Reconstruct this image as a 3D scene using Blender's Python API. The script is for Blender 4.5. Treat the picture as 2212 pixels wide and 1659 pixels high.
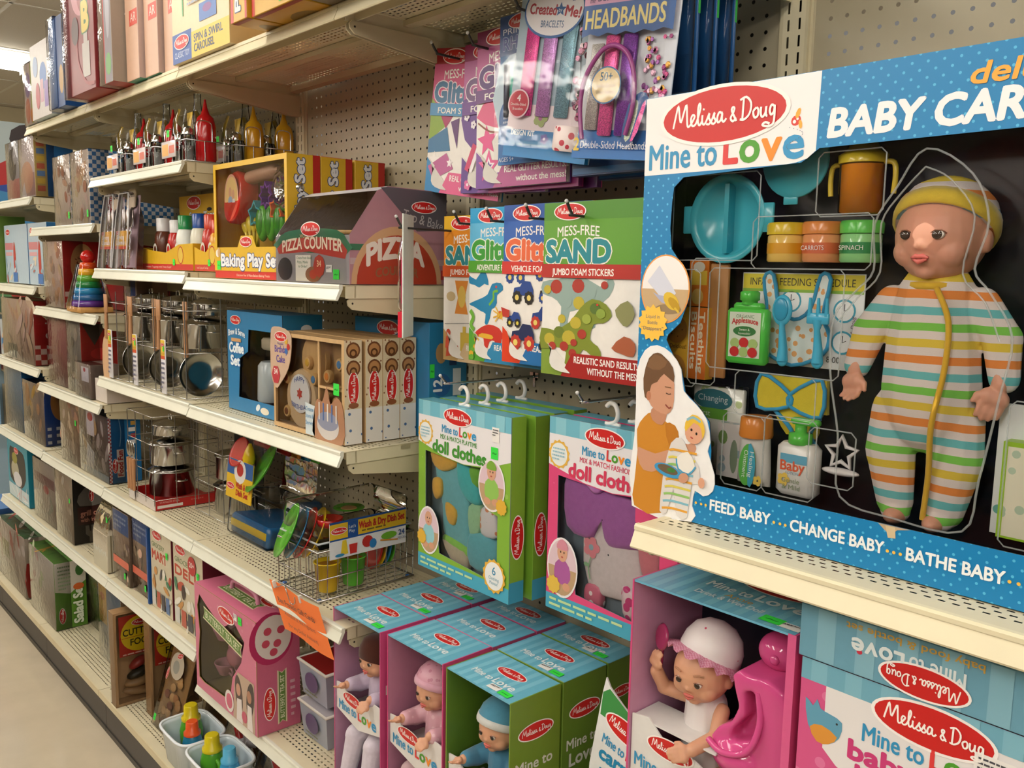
import bpy, bmesh, math, random
from mathutils import Matrix, Vector
from mathutils.geometry import tessellate_polygon
random.seed(7)
I = 0.0254                      # everything below is laid out in inches
sc = bpy.context.scene
COL = sc.collection
for o in list(bpy.data.objects): bpy.data.objects.remove(o)
# ------------------------------------------------------------------ camera
cd = bpy.data.cameras.new('camera'); cam = bpy.data.objects.new('camera', cd); COL.objects.link(cam)
cd.sensor_width = 36; cd.lens = 36*1895/2212; cd.clip_start = .02
def camrot(yaw, pit, roll):
    d = Vector((-math.sin(yaw)*math.cos(pit), math.cos(yaw)*math.cos(pit), -math.sin(pit)))
    r = d.cross(Vector((0,0,1))).normalized(); u = r.cross(d)
    r2 = r*math.cos(roll)+u*math.sin(roll); u2 = -r*math.sin(roll)+u*math.cos(roll)
    return Matrix((r2, u2, -d)).transposed()
cam.matrix_world = Matrix.Translation(Vector((88.44,-50.09,63.48))*I) @ camrot(.832,.1298,.0186).to_4x4()
sc.camera = cam
# ------------------------------------------------------------------ world and exposure
w = bpy.data.worlds.new('store'); sc.world = w; w.use_nodes = True
bg = w.node_tree.nodes['Background']; bg.inputs[0].default_value = (1,.965,.92,1); bg.inputs[1].default_value = .2
vs = sc.view_settings; vs.view_transform = 'Standard'; vs.look = 'None'; vs.gamma = 1; vs.exposure = -.1; vs.use_curve_mapping = False
# ------------------------------------------------------------------ materials
def s2l(c):
    if isinstance(c, str): c = tuple(int(c[i:i+2],16)/255 for i in (0,2,4))
    return tuple((x/12.92 if x <= .04045 else ((x+.055)/1.055)**2.4) for x in c)+(1,)
_M = {}
def mat(kind, col='808080', **kw):
    key = (kind, col, tuple(sorted(kw.items())))
    if key in _M: return _M[key]
    m = bpy.data.materials.new(kind+'_'+str(col)); m.use_nodes = True; _M[key] = m
    nt = m.node_tree; N = nt.nodes; L = nt.links; b = N['Principled BSDF']; out = N['Material Output']
    c = s2l(col); b.inputs['Base Color'].default_value = c; m.diffuse_color = c
    R = b.inputs['Roughness']; S = b.inputs['Specular IOR Level']
    def noise(scale, detail=2, obj=True):
        tc = N.new('ShaderNodeTexCoord'); n = N.new('ShaderNodeTexNoise'); n.inputs['Scale'].default_value = scale; n.inputs['Detail'].default_value = detail
        L.new(tc.outputs['Object'], n.inputs['Vector']); return n
    def bump(n, s, d=.001):
        bp = N.new('ShaderNodeBump'); bp.inputs['Strength'].default_value = s; bp.inputs['Distance'].default_value = d
        L.new(n.outputs[0], bp.inputs['Height']); L.new(bp.outputs[0], b.inputs['Normal'])
    def vary(n, lo, hi):
        r = N.new('ShaderNodeMapRange'); r.inputs['To Min'].default_value = lo; r.inputs['To Max'].default_value = hi
        L.new(n.outputs[0], r.inputs['Value'])
        x = N.new('ShaderNodeMixRGB'); x.blend_type = 'MULTIPLY'; x.inputs[0].default_value = 1; x.inputs[1].default_value = c
        L.new(r.outputs[0], x.inputs[2]); L.new(x.outputs[0], b.inputs['Base Color'])
    if kind == 'card': R.default_value = kw.get('r', .38); vary(noise(60), .93, 1.05)
    elif kind == 'ink': R.default_value = kw.get('r', .4)
    elif kind == 'plastic': R.default_value = kw.get('r', .22); bump(noise(25), .08)
    elif kind == 'vinyl':
        R.default_value = .5; b.inputs['Subsurface Weight'].default_value = .15; b.inputs['Subsurface Radius'].default_value = (.01,.004,.002); b.inputs['Subsurface Scale'].default_value = .3
        vary(noise(40), .93, 1.04)
    elif kind == 'fabric':
        R.default_value = .95; S.default_value = .15; n = noise(700, 3); bump(n, .5, .0006); vary(noise(120,4), .86, 1.07)
        b.inputs['Sheen Weight'].default_value = .25
    elif kind == 'steel':
        b.inputs['Metallic'].default_value = 1; R.default_value = kw.get('r', .18); n = noise(180); bump(n, .03)
    elif kind == 'paint':
        R.default_value = kw.get('r', .42); n = noise(14, 5); vary(n, .9, 1.06)
    elif kind == 'wood':
        R.default_value = .55; tc = N.new('ShaderNodeTexCoord'); mp = N.new('ShaderNodeMapping'); mp.inputs['Scale'].default_value = (90,90,8)
        n = N.new('ShaderNodeTexNoise'); n.inputs['Scale'].default_value = 1; n.inputs['Detail'].default_value = 4
        L.new(tc.outputs['Object'], mp.inputs[0]); L.new(mp.outputs[0], n.inputs['Vector']); vary(n, .78, 1.12)
    elif kind == 'glitter':
        R.default_value = .3; tc = N.new('ShaderNodeTexCoord'); v = N.new('ShaderNodeTexVoronoi'); v.inputs['Scale'].default_value = 900
        L.new(tc.outputs['Object'], v.inputs['Vector']); r = N.new('ShaderNodeMapRange'); r.inputs['From Max'].default_value = 1; r.inputs['To Min'].default_value = .55; r.inputs['To Max'].default_value = 1.5
        sp = N.new('ShaderNodeSeparateColor'); L.new(v.outputs['Color'], sp.inputs[0]); L.new(sp.outputs[0], r.inputs['Value'])
        x = N.new('ShaderNodeMixRGB'); x.blend_type = 'MULTIPLY'; x.inputs[0].default_value = 1; x.inputs[1].default_value = c
        L.new(r.outputs[0], x.inputs[2]); L.new(x.outputs[0], b.inputs['Base Color']); b.inputs['Metallic'].default_value = .35
    elif kind == 'emit':
        b.inputs['Emission Color'].default_value = c; b.inputs['Emission Strength'].default_value = kw.get('e', 4)
    elif kind == 'glint_edge':        # clear plastic edges: white mixed in to stand for highlights, partly see-through
        b.inputs['Roughness'].default_value = .08; t = N.new('ShaderNodeBsdfTransparent'); mx = N.new('ShaderNodeMixShader'); mx.inputs[0].default_value = kw.get('a', .4)
        L.new(t.outputs[0], mx.inputs[1]); L.new(b.outputs[0], mx.inputs[2]); L.new(mx.outputs[0], out.inputs[0])
    elif kind in ('clear', 'film'):
        t = N.new('ShaderNodeBsdfTransparent'); t.inputs[0].default_value = tuple(q**.5 for q in c[:3])+(1,) if col != '808080' else (.97,.97,.97,1)
        g = N.new('ShaderNodeBsdfGlossy'); g.inputs['Roughness'].default_value = kw.get('r', .06)
        fr = N.new('ShaderNodeFresnel'); fr.inputs[0].default_value = 1.32
        n = noise(kw.get('s', 30)*.6, 2); bp = N.new('ShaderNodeBump'); bp.inputs['Strength'].default_value = kw.get('b', .25)*.75; bp.inputs['Distance'].default_value = .004
        L.new(n.outputs[0], bp.inputs['Height']); L.new(bp.outputs[0], g.inputs['Normal']); L.new(bp.outputs[0], fr.inputs['Normal'])
        mx = N.new('ShaderNodeMixShader'); L.new(fr.outputs[0], mx.inputs[0]); L.new(t.outputs[0], mx.inputs[1]); L.new(g.outputs[0], mx.inputs[2])
        L.new(mx.outputs[0], out.inputs[0]); N.remove(b)
    elif kind == 'stripes':      # kw: cols comma list, p pitch in metres, ax axis
        tc = N.new('ShaderNodeTexCoord'); sp = N.new('ShaderNodeSeparateXYZ'); L.new(tc.outputs['Object'], sp.inputs[0])
        nn = noise(kw.get('ws', 8)); wv = N.new('ShaderNodeMath'); wv.operation = 'MULTIPLY_ADD'; wv.inputs[1].default_value = kw.get('wob', 0)
        L.new(nn.outputs[0], wv.inputs[0]); L.new(sp.outputs[kw.get('ax', 2)], wv.inputs[2])
        dv = N.new('ShaderNodeMath'); dv.operation = 'DIVIDE'; dv.inputs[1].default_value = kw['p']; L.new(wv.outputs[0], dv.inputs[0])
        fc = N.new('ShaderNodeMath'); fc.operation = 'FRACT'; L.new(dv.outputs[0], fc.inputs[0])
        rp = N.new('ShaderNodeValToRGB'); rp.color_ramp.interpolation = 'CONSTANT'; cs = kw['cols'].split(',')
        e = rp.color_ramp.elements
        while len(e) < len(cs): e.new(.5)
        for i, q in enumerate(cs): e[i].position = i/len(cs); e[i].color = s2l(q)
        L.new(fc.outputs[0], rp.inputs[0]); L.new(rp.outputs[0], b.inputs['Base Color'])
        R.default_value = kw.get('r', .9); S.default_value = kw.get('sp', .2)
        if kw.get('fab', 1): bump(noise(600,3), .4, .0006)
    elif kind == 'checker':
        tc = N.new('ShaderNodeTexCoord'); ck = N.new('ShaderNodeTexChecker'); ck.inputs['Scale'].default_value = kw['s']
        mp = N.new('ShaderNodeMapping'); mp.inputs['Location'].default_value = (.0013,.0017,.0011); L.new(tc.outputs['Object'], mp.inputs[0]); L.new(mp.outputs[0], ck.inputs[0])
        ck.inputs[1].default_value = c; ck.inputs[2].default_value = s2l(kw['c2']); L.new(ck.outputs[0], b.inputs['Base Color']); R.default_value = .4
    elif kind == 'dots':         # a voronoi print of small dots (dot spacing in metres = 1/s)
        tc = N.new('ShaderNodeTexCoord'); v = N.new('ShaderNodeTexVoronoi'); v.inputs['Scale'].default_value = kw['s']; v.inputs['Randomness'].default_value = kw.get('rnd', 0)
        if kw.get('xz'):
            v.voronoi_dimensions = '2D'; sx = N.new('ShaderNodeSeparateXYZ'); cx = N.new('ShaderNodeCombineXYZ'); mp = N.new('ShaderNodeMapping'); mp.inputs['Rotation'].default_value = (0,0,.785)
            L.new(tc.outputs['Object'], sx.inputs[0]); L.new(sx.outputs[0], cx.inputs[0]); L.new(sx.outputs[2], cx.inputs[1]); L.new(cx.outputs[0], mp.inputs[0]); L.new(mp.outputs[0], v.inputs['Vector'])
        else: L.new(tc.outputs['Object'], v.inputs['Vector'])
        lt = N.new('ShaderNodeMath'); lt.operation = 'LESS_THAN'; lt.inputs[1].default_value = kw.get('d', .2)
        L.new(v.outputs['Distance'], lt.inputs[0]); x = N.new('ShaderNodeMixRGB'); x.inputs[1].default_value = c; x.inputs[2].default_value = s2l(kw['c2'])
        L.new(lt.outputs[0], x.inputs[0]); L.new(x.outputs[0], b.inputs['Base Color']); R.default_value = kw.get('r', .4)
    elif kind == 'floor':
        R.default_value = .13; n = noise(9, 6); vary(n, .86, 1.08)
        v = noise(220, 2); bump(v, .05)
    elif kind == 'ceiling':
        R.default_value = .95; n = noise(150, 4); vary(n, .85, 1.05); bump(n, .4, .002)
    return m
ALM = mat('paint', 'd6ccae'); ALM2 = mat('paint', 'cabf9f'); RAIL = mat('paint', 'dcdccd', r=.22); DARK = mat('paint', '14120f')
CLR = mat('clear'); FILM = mat('film', '808080', b=.6, s=45); STEEL = mat('steel', 'c8c6c2'); CHROME = mat('steel', 'd8d8d8', r=.08); WIRE = mat('steel', 'b9b9b9', r=.25); HOOK = mat('paint', '2a2826', r=.3)
# ------------------------------------------------------------------ mesh building (inches)
class B:
    def __init__(s): s.v = []; s.f = []; s.mi = []; s.ms = []; s.sm = []; s.M = Matrix.Identity(4); s._k = {}
    def at(s, *a, rz=0, rx=0, ry=0, sc=None):
        M = Matrix.Translation(Vector(a) if a else Vector((0,0,0)))
        if rz: M = M @ Matrix.Rotation(math.radians(rz),4,'Z')
        if ry: M = M @ Matrix.Rotation(math.radians(ry),4,'Y')
        if rx: M = M @ Matrix.Rotation(math.radians(rx),4,'X')
        if sc: M = M @ Matrix.Diagonal((*sc,1))
        s.M = M; return s
    def add(s, V, F, m, sm=False):
        k = len(s.v); M = s.M
        s.v += [tuple(M @ Vector(p)) for p in V]
        if m.name not in s._k: s._k[m.name] = len(s.ms); s.ms.append(m)
        j = s._k[m.name]
        for f in F: s.f.append(tuple(i+k for i in f)); s.mi.append(j); s.sm.append(sm)
        return s
    def box(s, x0, x1, y0, y1, z0, z1, m, faces=None):
        V = [(x,y,z) for z in (z0,z1) for y in (y0,y1) for x in (x0,x1)]
        F = dict(b=(0,2,3,1), t=(4,5,7,6), f=(0,1,5,4), k=(2,6,7,3), l=(0,4,6,2), r=(1,3,7,5))
        for q in F:
            mm = m if not faces else faces.get(q, m)
            if mm: s.add(V, [F[q]], mm)
        return s
    def rbox(s, x0, x1, y0, y1, z0, z1, m, r=.3, n=3):       # rounded plan, vertical walls with softened rims
        e = min(r*.5, (z1-z0)*.3); P = []
        def ring(k):
            a = []
            for cx, cy, a0 in ((x1-r,y1-r,0),(x0+r,y1-r,90),(x0+r,y0+r,180),(x1-r,y0+r,270)):
                for i in range(n+1):
                    t = math.radians(a0+90*i/n); a.append((cx+(r-k)*math.cos(t), cy+(r-k)*math.sin(t)))
            return a
        rows = [[(x,y,z) for x,y in ring(k)] for z,k in ((z0,e),(z0+e,0),(z1-e,0),(z1,e))]
        return s.loft(rows, m, True, True)
    def loft(s, rows, m, cap=True, sm=True, closed=True):
        n = len(rows[0]); V = [p for r in rows for p in r]; F = []
        for i in range(len(rows)-1):
            for j in range(n if closed else n-1):
                a = i*n+j; b = i*n+(j+1)%n; F.append((a, b, b+n, a+n))
        s.add(V, F, m, sm)
        if cap:
            s.add(rows[0], [tuple(range(n-1,-1,-1))], m); s.add(rows[-1], [tuple(range(n))], m)
        return s
    def lathe(s, prof, m, n=20, sm=True, cap=True):            # prof (r,z) bottom to top
        rows = [[(max(r,1e-4)*math.cos(2*math.pi*i/n), max(r,1e-4)*math.sin(2*math.pi*i/n), z) for i in range(n)] for r,z in prof]
        return s.loft(rows, m, cap, sm)
    def ell(s, c, r, m, n=16, k=10, sm=True):
        c = Vector(c); old = s.M; s.M = old @ Matrix.Translation(c) @ Matrix.Diagonal((*r,1))
        s.lathe([(math.sin(math.pi*i/k), -math.cos(math.pi*i/k)) for i in range(k+1)], m, n, sm, False); s.M = old; return s
    def tube(s, pts, r, m, n=6, closed=False, cap=True):
        P = [Vector(p) for p in pts]; N = len(P); rows = []; up = None
        for i, p in enumerate(P):
            a = P[(i-1)%N] if closed or i else P[0]; b = P[(i+1)%N] if closed or i < N-1 else P[-1]
            t = (b-a).normalized()
            if up is None: up = Vector((0,0,1)) if abs(t.z) < .9 else Vector((1,0,0))
            x = up.cross(t).normalized() if up.cross(t).length > 1e-5 else Vector((1,0,0)); y = t.cross(x); up = y
            rr = r[i] if isinstance(r,(list,tuple)) else r
            rows.append([tuple(p+(x*math.cos(2*math.pi*j/n)+y*math.sin(2*math.pi*j/n))*rr) for j in range(n)])
        if closed: rows.append(rows[0])
        return s.loft(rows, m, cap and not closed, True)
    def prism(s, poly, y0, y1, m, m2=None, hole=None, sm=False):     # polygon in (x,z), from y0 (front) to y1 (back); optional hole polygon
        loops = [poly]+([hole] if hole else [])
        tri = tessellate_polygon([[Vector((x,z,0)) for x,z in lp] for lp in loops])
        pts = [p for lp in loops for p in lp]; n = len(pts)
        def orient(t, sgn):
            (ax,az),(bx,bz),(cx,cz) = (pts[i] for i in t); a = (bx-ax)*(cz-az)-(bz-az)*(cx-ax)
            return tuple(t) if a*sgn > 0 else tuple(reversed(t))
        s.add([(x,y0,z) for x,z in pts], [orient(t,1) for t in tri], m)
        if y1 != y0:
            s.add([(x,y1,z) for x,z in pts], [orient(t,-1) for t in tri], m2 or m)
            for lp in loops:
                k = len(lp); V = [(x,y0,z) for x,z in lp]+[(x,y1,z) for x,z in lp]
                s.add(V, [(i,(i+1)%k,(i+1)%k+k,i+k) for i in range(k)], m2 or m, sm)
        return s
    def mesh(s, name):
        me = bpy.data.meshes.new(name); me.from_pydata([(x*I,y*I,z*I) for x,y,z in s.v], [], s.f)
        for m in s.ms: me.materials.append(m)
        me.polygons.foreach_set('material_index', s.mi); me.polygons.foreach_set('use_smooth', s.sm); me.update(); me.validate(); return me
    def obj(s, name, parent=None, loc=None, rz=0): return mk(name, s.mesh(name), parent, loc, rz)
def mk(name, me, parent=None, loc=None, rz=0):
    o = bpy.data.objects.new(name, me); COL.objects.link(o)
    if loc is not None: o.location = Vector(loc)*I
    if rz: o.rotation_euler[2] = math.radians(rz)
    if parent: o.parent = parent
    return o
def tag(o, label, cat, group=None):
    o['label'] = label; o['category'] = cat
    if group: o['group'] = group
    return o
def thing(name, label, cat, loc=(0,0,0), rz=0, group=None, rx=0, ry=0):
    o = mk(name, None, None, loc, rz); o.empty_display_size = .02
    if rx: o.rotation_euler[0] = math.radians(rx)
    if ry: o.rotation_euler[1] = math.radians(ry)
    return tag(o, label, cat, group)
def struct(o): o['kind'] = 'structure'; return o
def dup(root, loc=None, rz=None, label=None, group=None):
    r = root.copy(); COL.objects.link(r)
    if loc is not None: r.location = Vector(loc)*I
    if rz is not None: r.rotation_euler[2] = math.radians(rz)
    if label: r['label'] = label
    if group: r['group'] = group
    for ch in list(root.children):
        c = ch.copy(); COL.objects.link(c); c.parent = r
        for g in list(ch.children):
            d = g.copy(); COL.objects.link(d); d.parent = c
    return r
# perforated sheet: nx*nz cells of pitch px,pz with an n-gon hole; built in the XZ plane at y=0 (or XY when flat)
def perf(nx, nz, px, pz, hw, hh, n=8, stagger=0, m=None, flat=False, skip=None, blank=None):
    b = B(); V = []; F = []
    for j in range(nz):
        for i in range(nx):
            x0, x1, z0, z1 = i*px, (i+1)*px, j*pz, (j+1)*pz; cx, cz = (x0+x1)/2, (z0+z1)/2; k = len(V)
            if blank and blank(i,j):
                V += [(x0,z0),(x1,z0),(x1,z1),(x0,z1)]; F.append((k,k+1,k+2,k+3)); continue
            if stagger and j%2: cx += px*.22
            else: cx -= px*.22*bool(stagger)
            if n == 8:
                out = [(x1,cz),(x1,z1),(cx,z1),(x0,z1),(x0,cz),(x0,z0),(cx,z0),(x1,z0)]
                inn = [(cx+hw*math.cos(math.pi*t/4)*(1 if t%2==0 else 1), cz+hh*math.sin(math.pi*t/4)) for t in range(8)]
            else:
                out = [(x1,z1),(x0,z1),(x0,z0),(x1,z0)]; inn = [(cx+hw,cz+hh),(cx-hw,cz+hh),(cx-hw,cz-hh),(cx+hw,cz-hh)]
            V += out+inn
            for t in range(n): F.append((k+t, k+(t+1)%n, k+n+(t+1)%n, k+n+t))
    VV = [(x,z,0) if flat else (x,0,z) for x,z in V]
    return b.add(VV, F, m or ALM)
# ------------------------------------------------------------------ structure: floor, ceiling, wall
fl = B().box(-420,420,-560,150,-.5,0,mat('floor','cabda6')).obj('floor'); struct(fl)
cl = B().box(-420,420,-560,150,120.7,124,mat('ceiling','cfc5b2')).obj('ceiling'); struct(cl)
tm = B().box(.12,47.88,.12,23.88,0,.55,mat('ceiling','d9d0bf')).mesh('ceiling_tile')
for i in range(8):
    for j in range(5):
        mk('ceiling_tile', tm, cl, (-377.5+48*i, -44+24*j, 120.12))
g = B()
for j in range(7): g.box(-420,10,-44.4+24*j-.4,-44.4+24*j+.4,119.95,120.1,mat('paint','d8d2c4'))
for i in range(9): g.box(-377.9+48*i,-377.1+48*i,-60,110,119.95,120.1,mat('paint','d8d2c4'))
g.obj('ceiling_grid', cl)
wl = B().box(-292,-288,-560,150,0,120,mat('paint','cdbf9c',r=.7)).obj('wall_left'); struct(wl)
B().box(-288,-284,-560,150,104,110,mat('paint','e6d9b4',r=.6)).obj('trim_band', wl)
def fixture(x, y, on=5.0):
    t = thing('ceiling_light', 'long white fluorescent strip light on the ceiling above the aisle', 'ceiling light', (x,y,116), 0, 'fluorescent strip lights over the store')
    B().box(-5,5,-48,48,2.6,4,mat('paint','d8d4cc')).obj('housing', t)
    b = B(); rows = []
    for yy in (-47.5,47.5):
        rows.append([(6*math.cos(math.pi*(1+i/8)), yy, 2.6+2.6*math.sin(math.pi*(1+i/8))) for i in range(9)])
    b.loft(rows, mat('emit','fffaf0',e=on), True, True).obj('diffuser', t)
    B().box(-6.2,6.2,-48.3,-47.5,-.2,3,mat('paint','e6e2da')).obj('end_cap', t); B().box(-6.2,6.2,47.5,48.3,-.2,3,mat('paint','e6e2da')).obj('end_cap', t)
    return t
for x in (-193,-97,-1,95,191):
    for y in (-28,-132,-236): fixture(x, y, 12 if y > -100 else 26)  # farther rows are unseen, added and turned up for more frontal light
fixture(60,95,15)
# ------------------------------------------------------------------ gondola: uprights, pegboards, shelves
J = [89,58.6,28.3,-2,-31.2,-59.8,-88.6,-117]
POSTS = ('slotted almond post above the corner of the big baby care box','slotted almond post between the coffee box and the sticker pads','slotted almond post at the end of the condiment rack shelf','slotted almond post behind the cookware sets and gingham bags','slotted almond post behind the cookie set and silvery packs')
def upright(x, i):
    t = thing('gondola_upright', POSTS[i], 'shelf post', (x,0,0), 0, 'slotted posts of the wall shelving')
    HT = 97 if x > 50 else 83; b = perf(2,HT,.75,1,.07,.33,4); b.v = [(px-.75,-.35,pz) for px,_,pz in b.v]; b.box(.75,.95,-.35,1.2,0,HT,ALM2).box(-.95,-.75,-.35,1.2,0,HT,ALM2).box(-.75,.75,1,1.2,0,HT,DARK)
    b.obj('post', t)
    B().box(-1.12,-.96,-.15,.1,0,HT,ALM2).obj('trim_strip', t); B().box(.96,1.14,-.15,.1,0,HT,ALM2).obj('trim_strip', t)
for i, x in enumerate(J[1:6]): upright(x, i)
def pegboard(x0, x1, label, zlo, zhi, mirror=True, back=True):
    nx = int(x1-x0-2.6); off = (x1-x0-nx)/2; t = thing('pegboard', label, 'pegboard', (x0,0,0))
    st = random.Random(int(x0)+300)
    b = perf(nx, zhi-zlo, 1, 1, .13, .13, 8, 0, mat('paint','a89e86')); b.v = [(a+off,0,c+zlo) for a,_,c in b.v]
    b.box(1.2,off,0,.02,zlo,zhi,mat('paint','a89e86')).box(x1-x0-off,x1-x0-1.2,0,.02,zlo,zhi,mat('paint','a89e86'))
    b.obj('panel', t)
    if back: B().box(1.2,x1-x0-1.2,2.2,2.4,zlo,zhi,mat('paint','2a2520')).obj('inner_back', t)
    return t
# unseen shelving run behind the camera, added to darken the shelf recesses
t = thing('light_block_shelving', 'unseen shelving run added across the aisle to block light, with mixed goods', 'shelving', (0,-112,0)); B().box(-300,300,0,1,6,84,mat('paint','a89e86')).obj('back_panel', t)
for z in (6,22,38,54,70): B().box(-300,300,1,15,z-1,z,ALM2).obj('deck', t)
for z in (6,22,38,54,70):
    b = B(); x = -298; rr = random.Random(z)
    while x < 290:
        wd = rr.uniform(7,13); b.box(x,x+wd,4,13.5,z,z+rr.uniform(8,12.5),mat('card',rr.choice(('b0503f','4f7a9c','c9a24a','6f8a4a','8a7a9c','c9c2b4')))); x += wd+.6
    o = b.obj('goods_row', t); o['kind'] = 'stuff'
pegboard(58.6,89,'almond pegboard panel behind the big baby care box',40,97,back=False)
pegboard(28.3,58.6,'almond pegboard panel behind the hanging sticker pads and doll clothes',17,97)
pegboard(-2,28.3,'almond pegboard panel behind the yellow baking boxes',17,97)
pegboard(-31.2,-2,'almond pegboard panel behind the toy condiment racks',30,84)
pegboard(-59.8,-31.2,'almond pegboard panel behind the gingham bags and rainbow stacker',6,84)
pegboard(-88.6,-59.8,'almond pegboard panel at the far end of the aisle shelving',6,84)
D = 13.45
_deck = {}
def deckmesh(W, D):
    k = (round(W,1), D)
    if k in _deck: return _deck[k]
    px = .6; nx = int((W-.6)/px); nz = int((D-1.6)/.5); off = (W-nx*px)/2
    b = perf(nx, nz, px, .5, .15, .075, 4, 1, ALM, True, blank=lambda i,j: (j%9) == 8); y0 = -D+1.1
    b.v = [(a+off, y0+c, -.02) for a,c,_ in b.v]
    y1 = y0+nz*.5
    b.box(0,W,-D,y0,-.08,0,ALM).box(0,off,y0,-.3,-.08,0,ALM).box(W-off,W,y0,-.3,-.08,0,ALM).box(0,W,y1,-.3,-.08,0,ALM)
    b.box(0,W,-D+1.1,-D+1.25,-1,-.08,ALM2).box(0,W,-D+5.6,-D+6.6,-.5,-.08,ALM2).box(0,W,-1.6,-.6,-.7,-.08,ALM2)
    b.box(0,.08,-D+.3,-.4,-1.05,-.02,ALM).box(W-.08,W,-D+.3,-.4,-1.05,-.02,ALM)
    _deck[k] = b.mesh('deck'); return _deck[k]
def shelf(x0, x1, z, label, D=D, rail=True, brk=True):
    W = x1-x0-.12
    t = thing('gondola_shelf', label, 'shelf', (x0+.06,0,z)); mk('deck', deckmesh(W, D), t)
    r = RAIL if rail else mat('paint','e0d6b6')
    rows = [[(x,-D+.05,.06),(x,-D-.22,.06),(x,-D-.3,-.06),(x,-D-.3,-.26),(x,-D-.24,-.28),(x,-D-.62,-1.12),(x,-D-.56,-1.22),(x,-D-.4,-1.2),(x,-D+.05,-.3)] for x in (0,W)]
    B().loft(rows, r, True, False).obj('price_rail', t)
    if brk:
        for x in (.12, W-.28):
            P = [(-D+.75,-1.02),(-D+.55,-1.25),(-D+.6,-1.6),(-D+1,-1.95),(-1.5,-3.2),(-.5,-3.2),(-.35,-1.02)]
            b = B(); b.M = Matrix(((0,1,0,0),(1,0,0,0),(0,0,1,0),(0,0,0,1)))
            b.prism(P, x, x+.16, ALM2); b.prism([(-D+1+.09*math.cos(a*.785),-1.45+.09*math.sin(a*.785)) for a in range(8)], x+.165, x+.168, DARK); b.obj('bracket', t)
    return t
shelf(J[1],J[0],49.8,'cream steel shelf carrying the big baby care box',rail=False)
shelf(J[1],J[0],93,'unseen high shelf added to shade the pegboard above the big baby care box',rail=False)  # out of view, added to cast shade on the pegboard below
shelf(J[1],J[0],30,'steel shelf under the bath doll box and the baby food box')
top = [shelf(J[i+1],J[i],83,'high almond shelf '+s, rail=False) for i,s in ((1,'above the glitter sticker pads'),(2,'above the baking boxes holding yellow boxes'),(3,'above the toy condiment racks holding boxed kits'),(4,'at its far end holding foil-wrapped boxes'))]
shelf(J[3],J[2],62,'almond shelf holding the pizza counter and baking sets')
shelf(J[3],J[2],48.65,'almond shelf holding the birthday cake boxes')
shelf(J[3],J[2],33.8,'almond shelf holding the dish racks')
shelf(J[3],J[2],18.1,'almond shelf holding the pink tea set box')
shelf(J[2],J[1],18.1,'almond shelf holding the boxed baby dolls')
for z,s in ((73.85,'holding the toy condiment racks'),(62.6,'holding the sweet toppings tray and cutlery packs'),(48.75,'holding the hanging pots and round pan'),(33.8,'holding the pot set on a red base'),(21.4,'holding the ice cream box and supermarket set')): shelf(J[4],J[3],z,'almond shelf '+s)
for z,s in ((68.3,'holding two blue gingham bagged boxes'),(56.6,'holding the rainbow ring stacker'),(44.9,'holding the slice and bake box'),(33.9,'holding the blue food fun cups box'),(21.4,'holding the black melamine cutlery box')): shelf(J[5],J[4],z,'almond shelf '+s)
for z,s in ((73,'holding tall silvery packs'),(59.5,'holding pale blue boxes'),(46.8,'holding a red gingham cookie box'),(34.1,'holding a small blue gingham box'),(21.3,'holding a teal window box')): shelf(J[6],J[5],z,'far almond shelf '+s)
for i in range(2,7):
    x0, x1 = J[i+1], J[i]; DB = 15.4
    t = thing('base_deck', 'almond base shelf with rows of slots, part of the lowest tier', 'base shelf', (x0+.05,0,6.2), 0, 'base shelves of the wall shelving'); mk('deck', deckmesh(x1-x0-.1, DB), t)
    B().box(0,x1-x0-.1,-DB-.05,-DB+.15,-.9,.02,mat('paint','d8cba8')).obj('front_lip', t)
    k = thing('kick_plate', 'dark scuffed kick plate along the floor', 'kick plate', (x0+.05,0,0), 0, 'kick plates under the base shelves')
    B().box(0,x1-x0-.1,-14.6,-14.4,0,5.35,mat('paint','4a4642',r=.5)).obj('plate', k); B().box(0,x1-x0-.1,-14.75,-14.6,0,.7,mat('paint','37332f')).obj('toe_strip', k)
# ------------------------------------------------------------------ print: flat ink laid on faces
def F_front(y=0): return Matrix(((1,0,0,0),(0,0,-1,y),(0,1,0,0),(0,0,0,1)))
def F_right(w): return Matrix(((0,0,1,w),(1,0,0,0),(0,1,0,0),(0,0,0,1)))
def F_top(h): return Matrix(((1,0,0,0),(0,1,0,0),(0,0,1,h),(0,0,0,1)))
def F_left(x=0): return Matrix(((0,0,-1,x),(-1,0,0,0),(0,1,0,0),(0,0,0,1)))
_G = {}
def glyph(s, bold=0., shear=0.):
    k = (s, bold, shear)
    if k in _G: return _G[k]
    cu = bpy.data.curves.new('lettering','FONT'); cu.body = s; cu.offset = bold; cu.shear = shear; cu.resolution_u = 3
    ob = bpy.data.objects.new('lettering', cu); me = bpy.data.meshes.new_from_object(ob)
    V = [(v.co.x, v.co.y) for v in me.vertices]; Fc = [tuple(p.vertices) for p in me.polygons]
    bpy.data.objects.remove(ob); bpy.data.curves.remove(cu); bpy.data.meshes.remove(me)
    _G[k] = (V, Fc); return _G[k]
CAP = max(v[1] for v in glyph('H')[0])
def smooth(P, k=4, closed=False):
    if k < 2: return P
    n = len(P); R = []
    for i in range(n if closed else n-1):
        g = lambda j: P[j % n] if closed else P[min(max(j,0),n-1)]
        a,b,c,d = g(i-1),g(i),g(i+1),g(i+2)
        for q in range(k):
            t = q/k; R.append(tuple(.5*(2*b[x]+(c[x]-a[x])*t+(2*a[x]-5*b[x]+4*c[x]-d[x])*t*t+(3*b[x]-a[x]-3*c[x]+d[x])*t**3) for x in range(len(b))))
    if not closed: R.append(P[-1])
    return R
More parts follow.
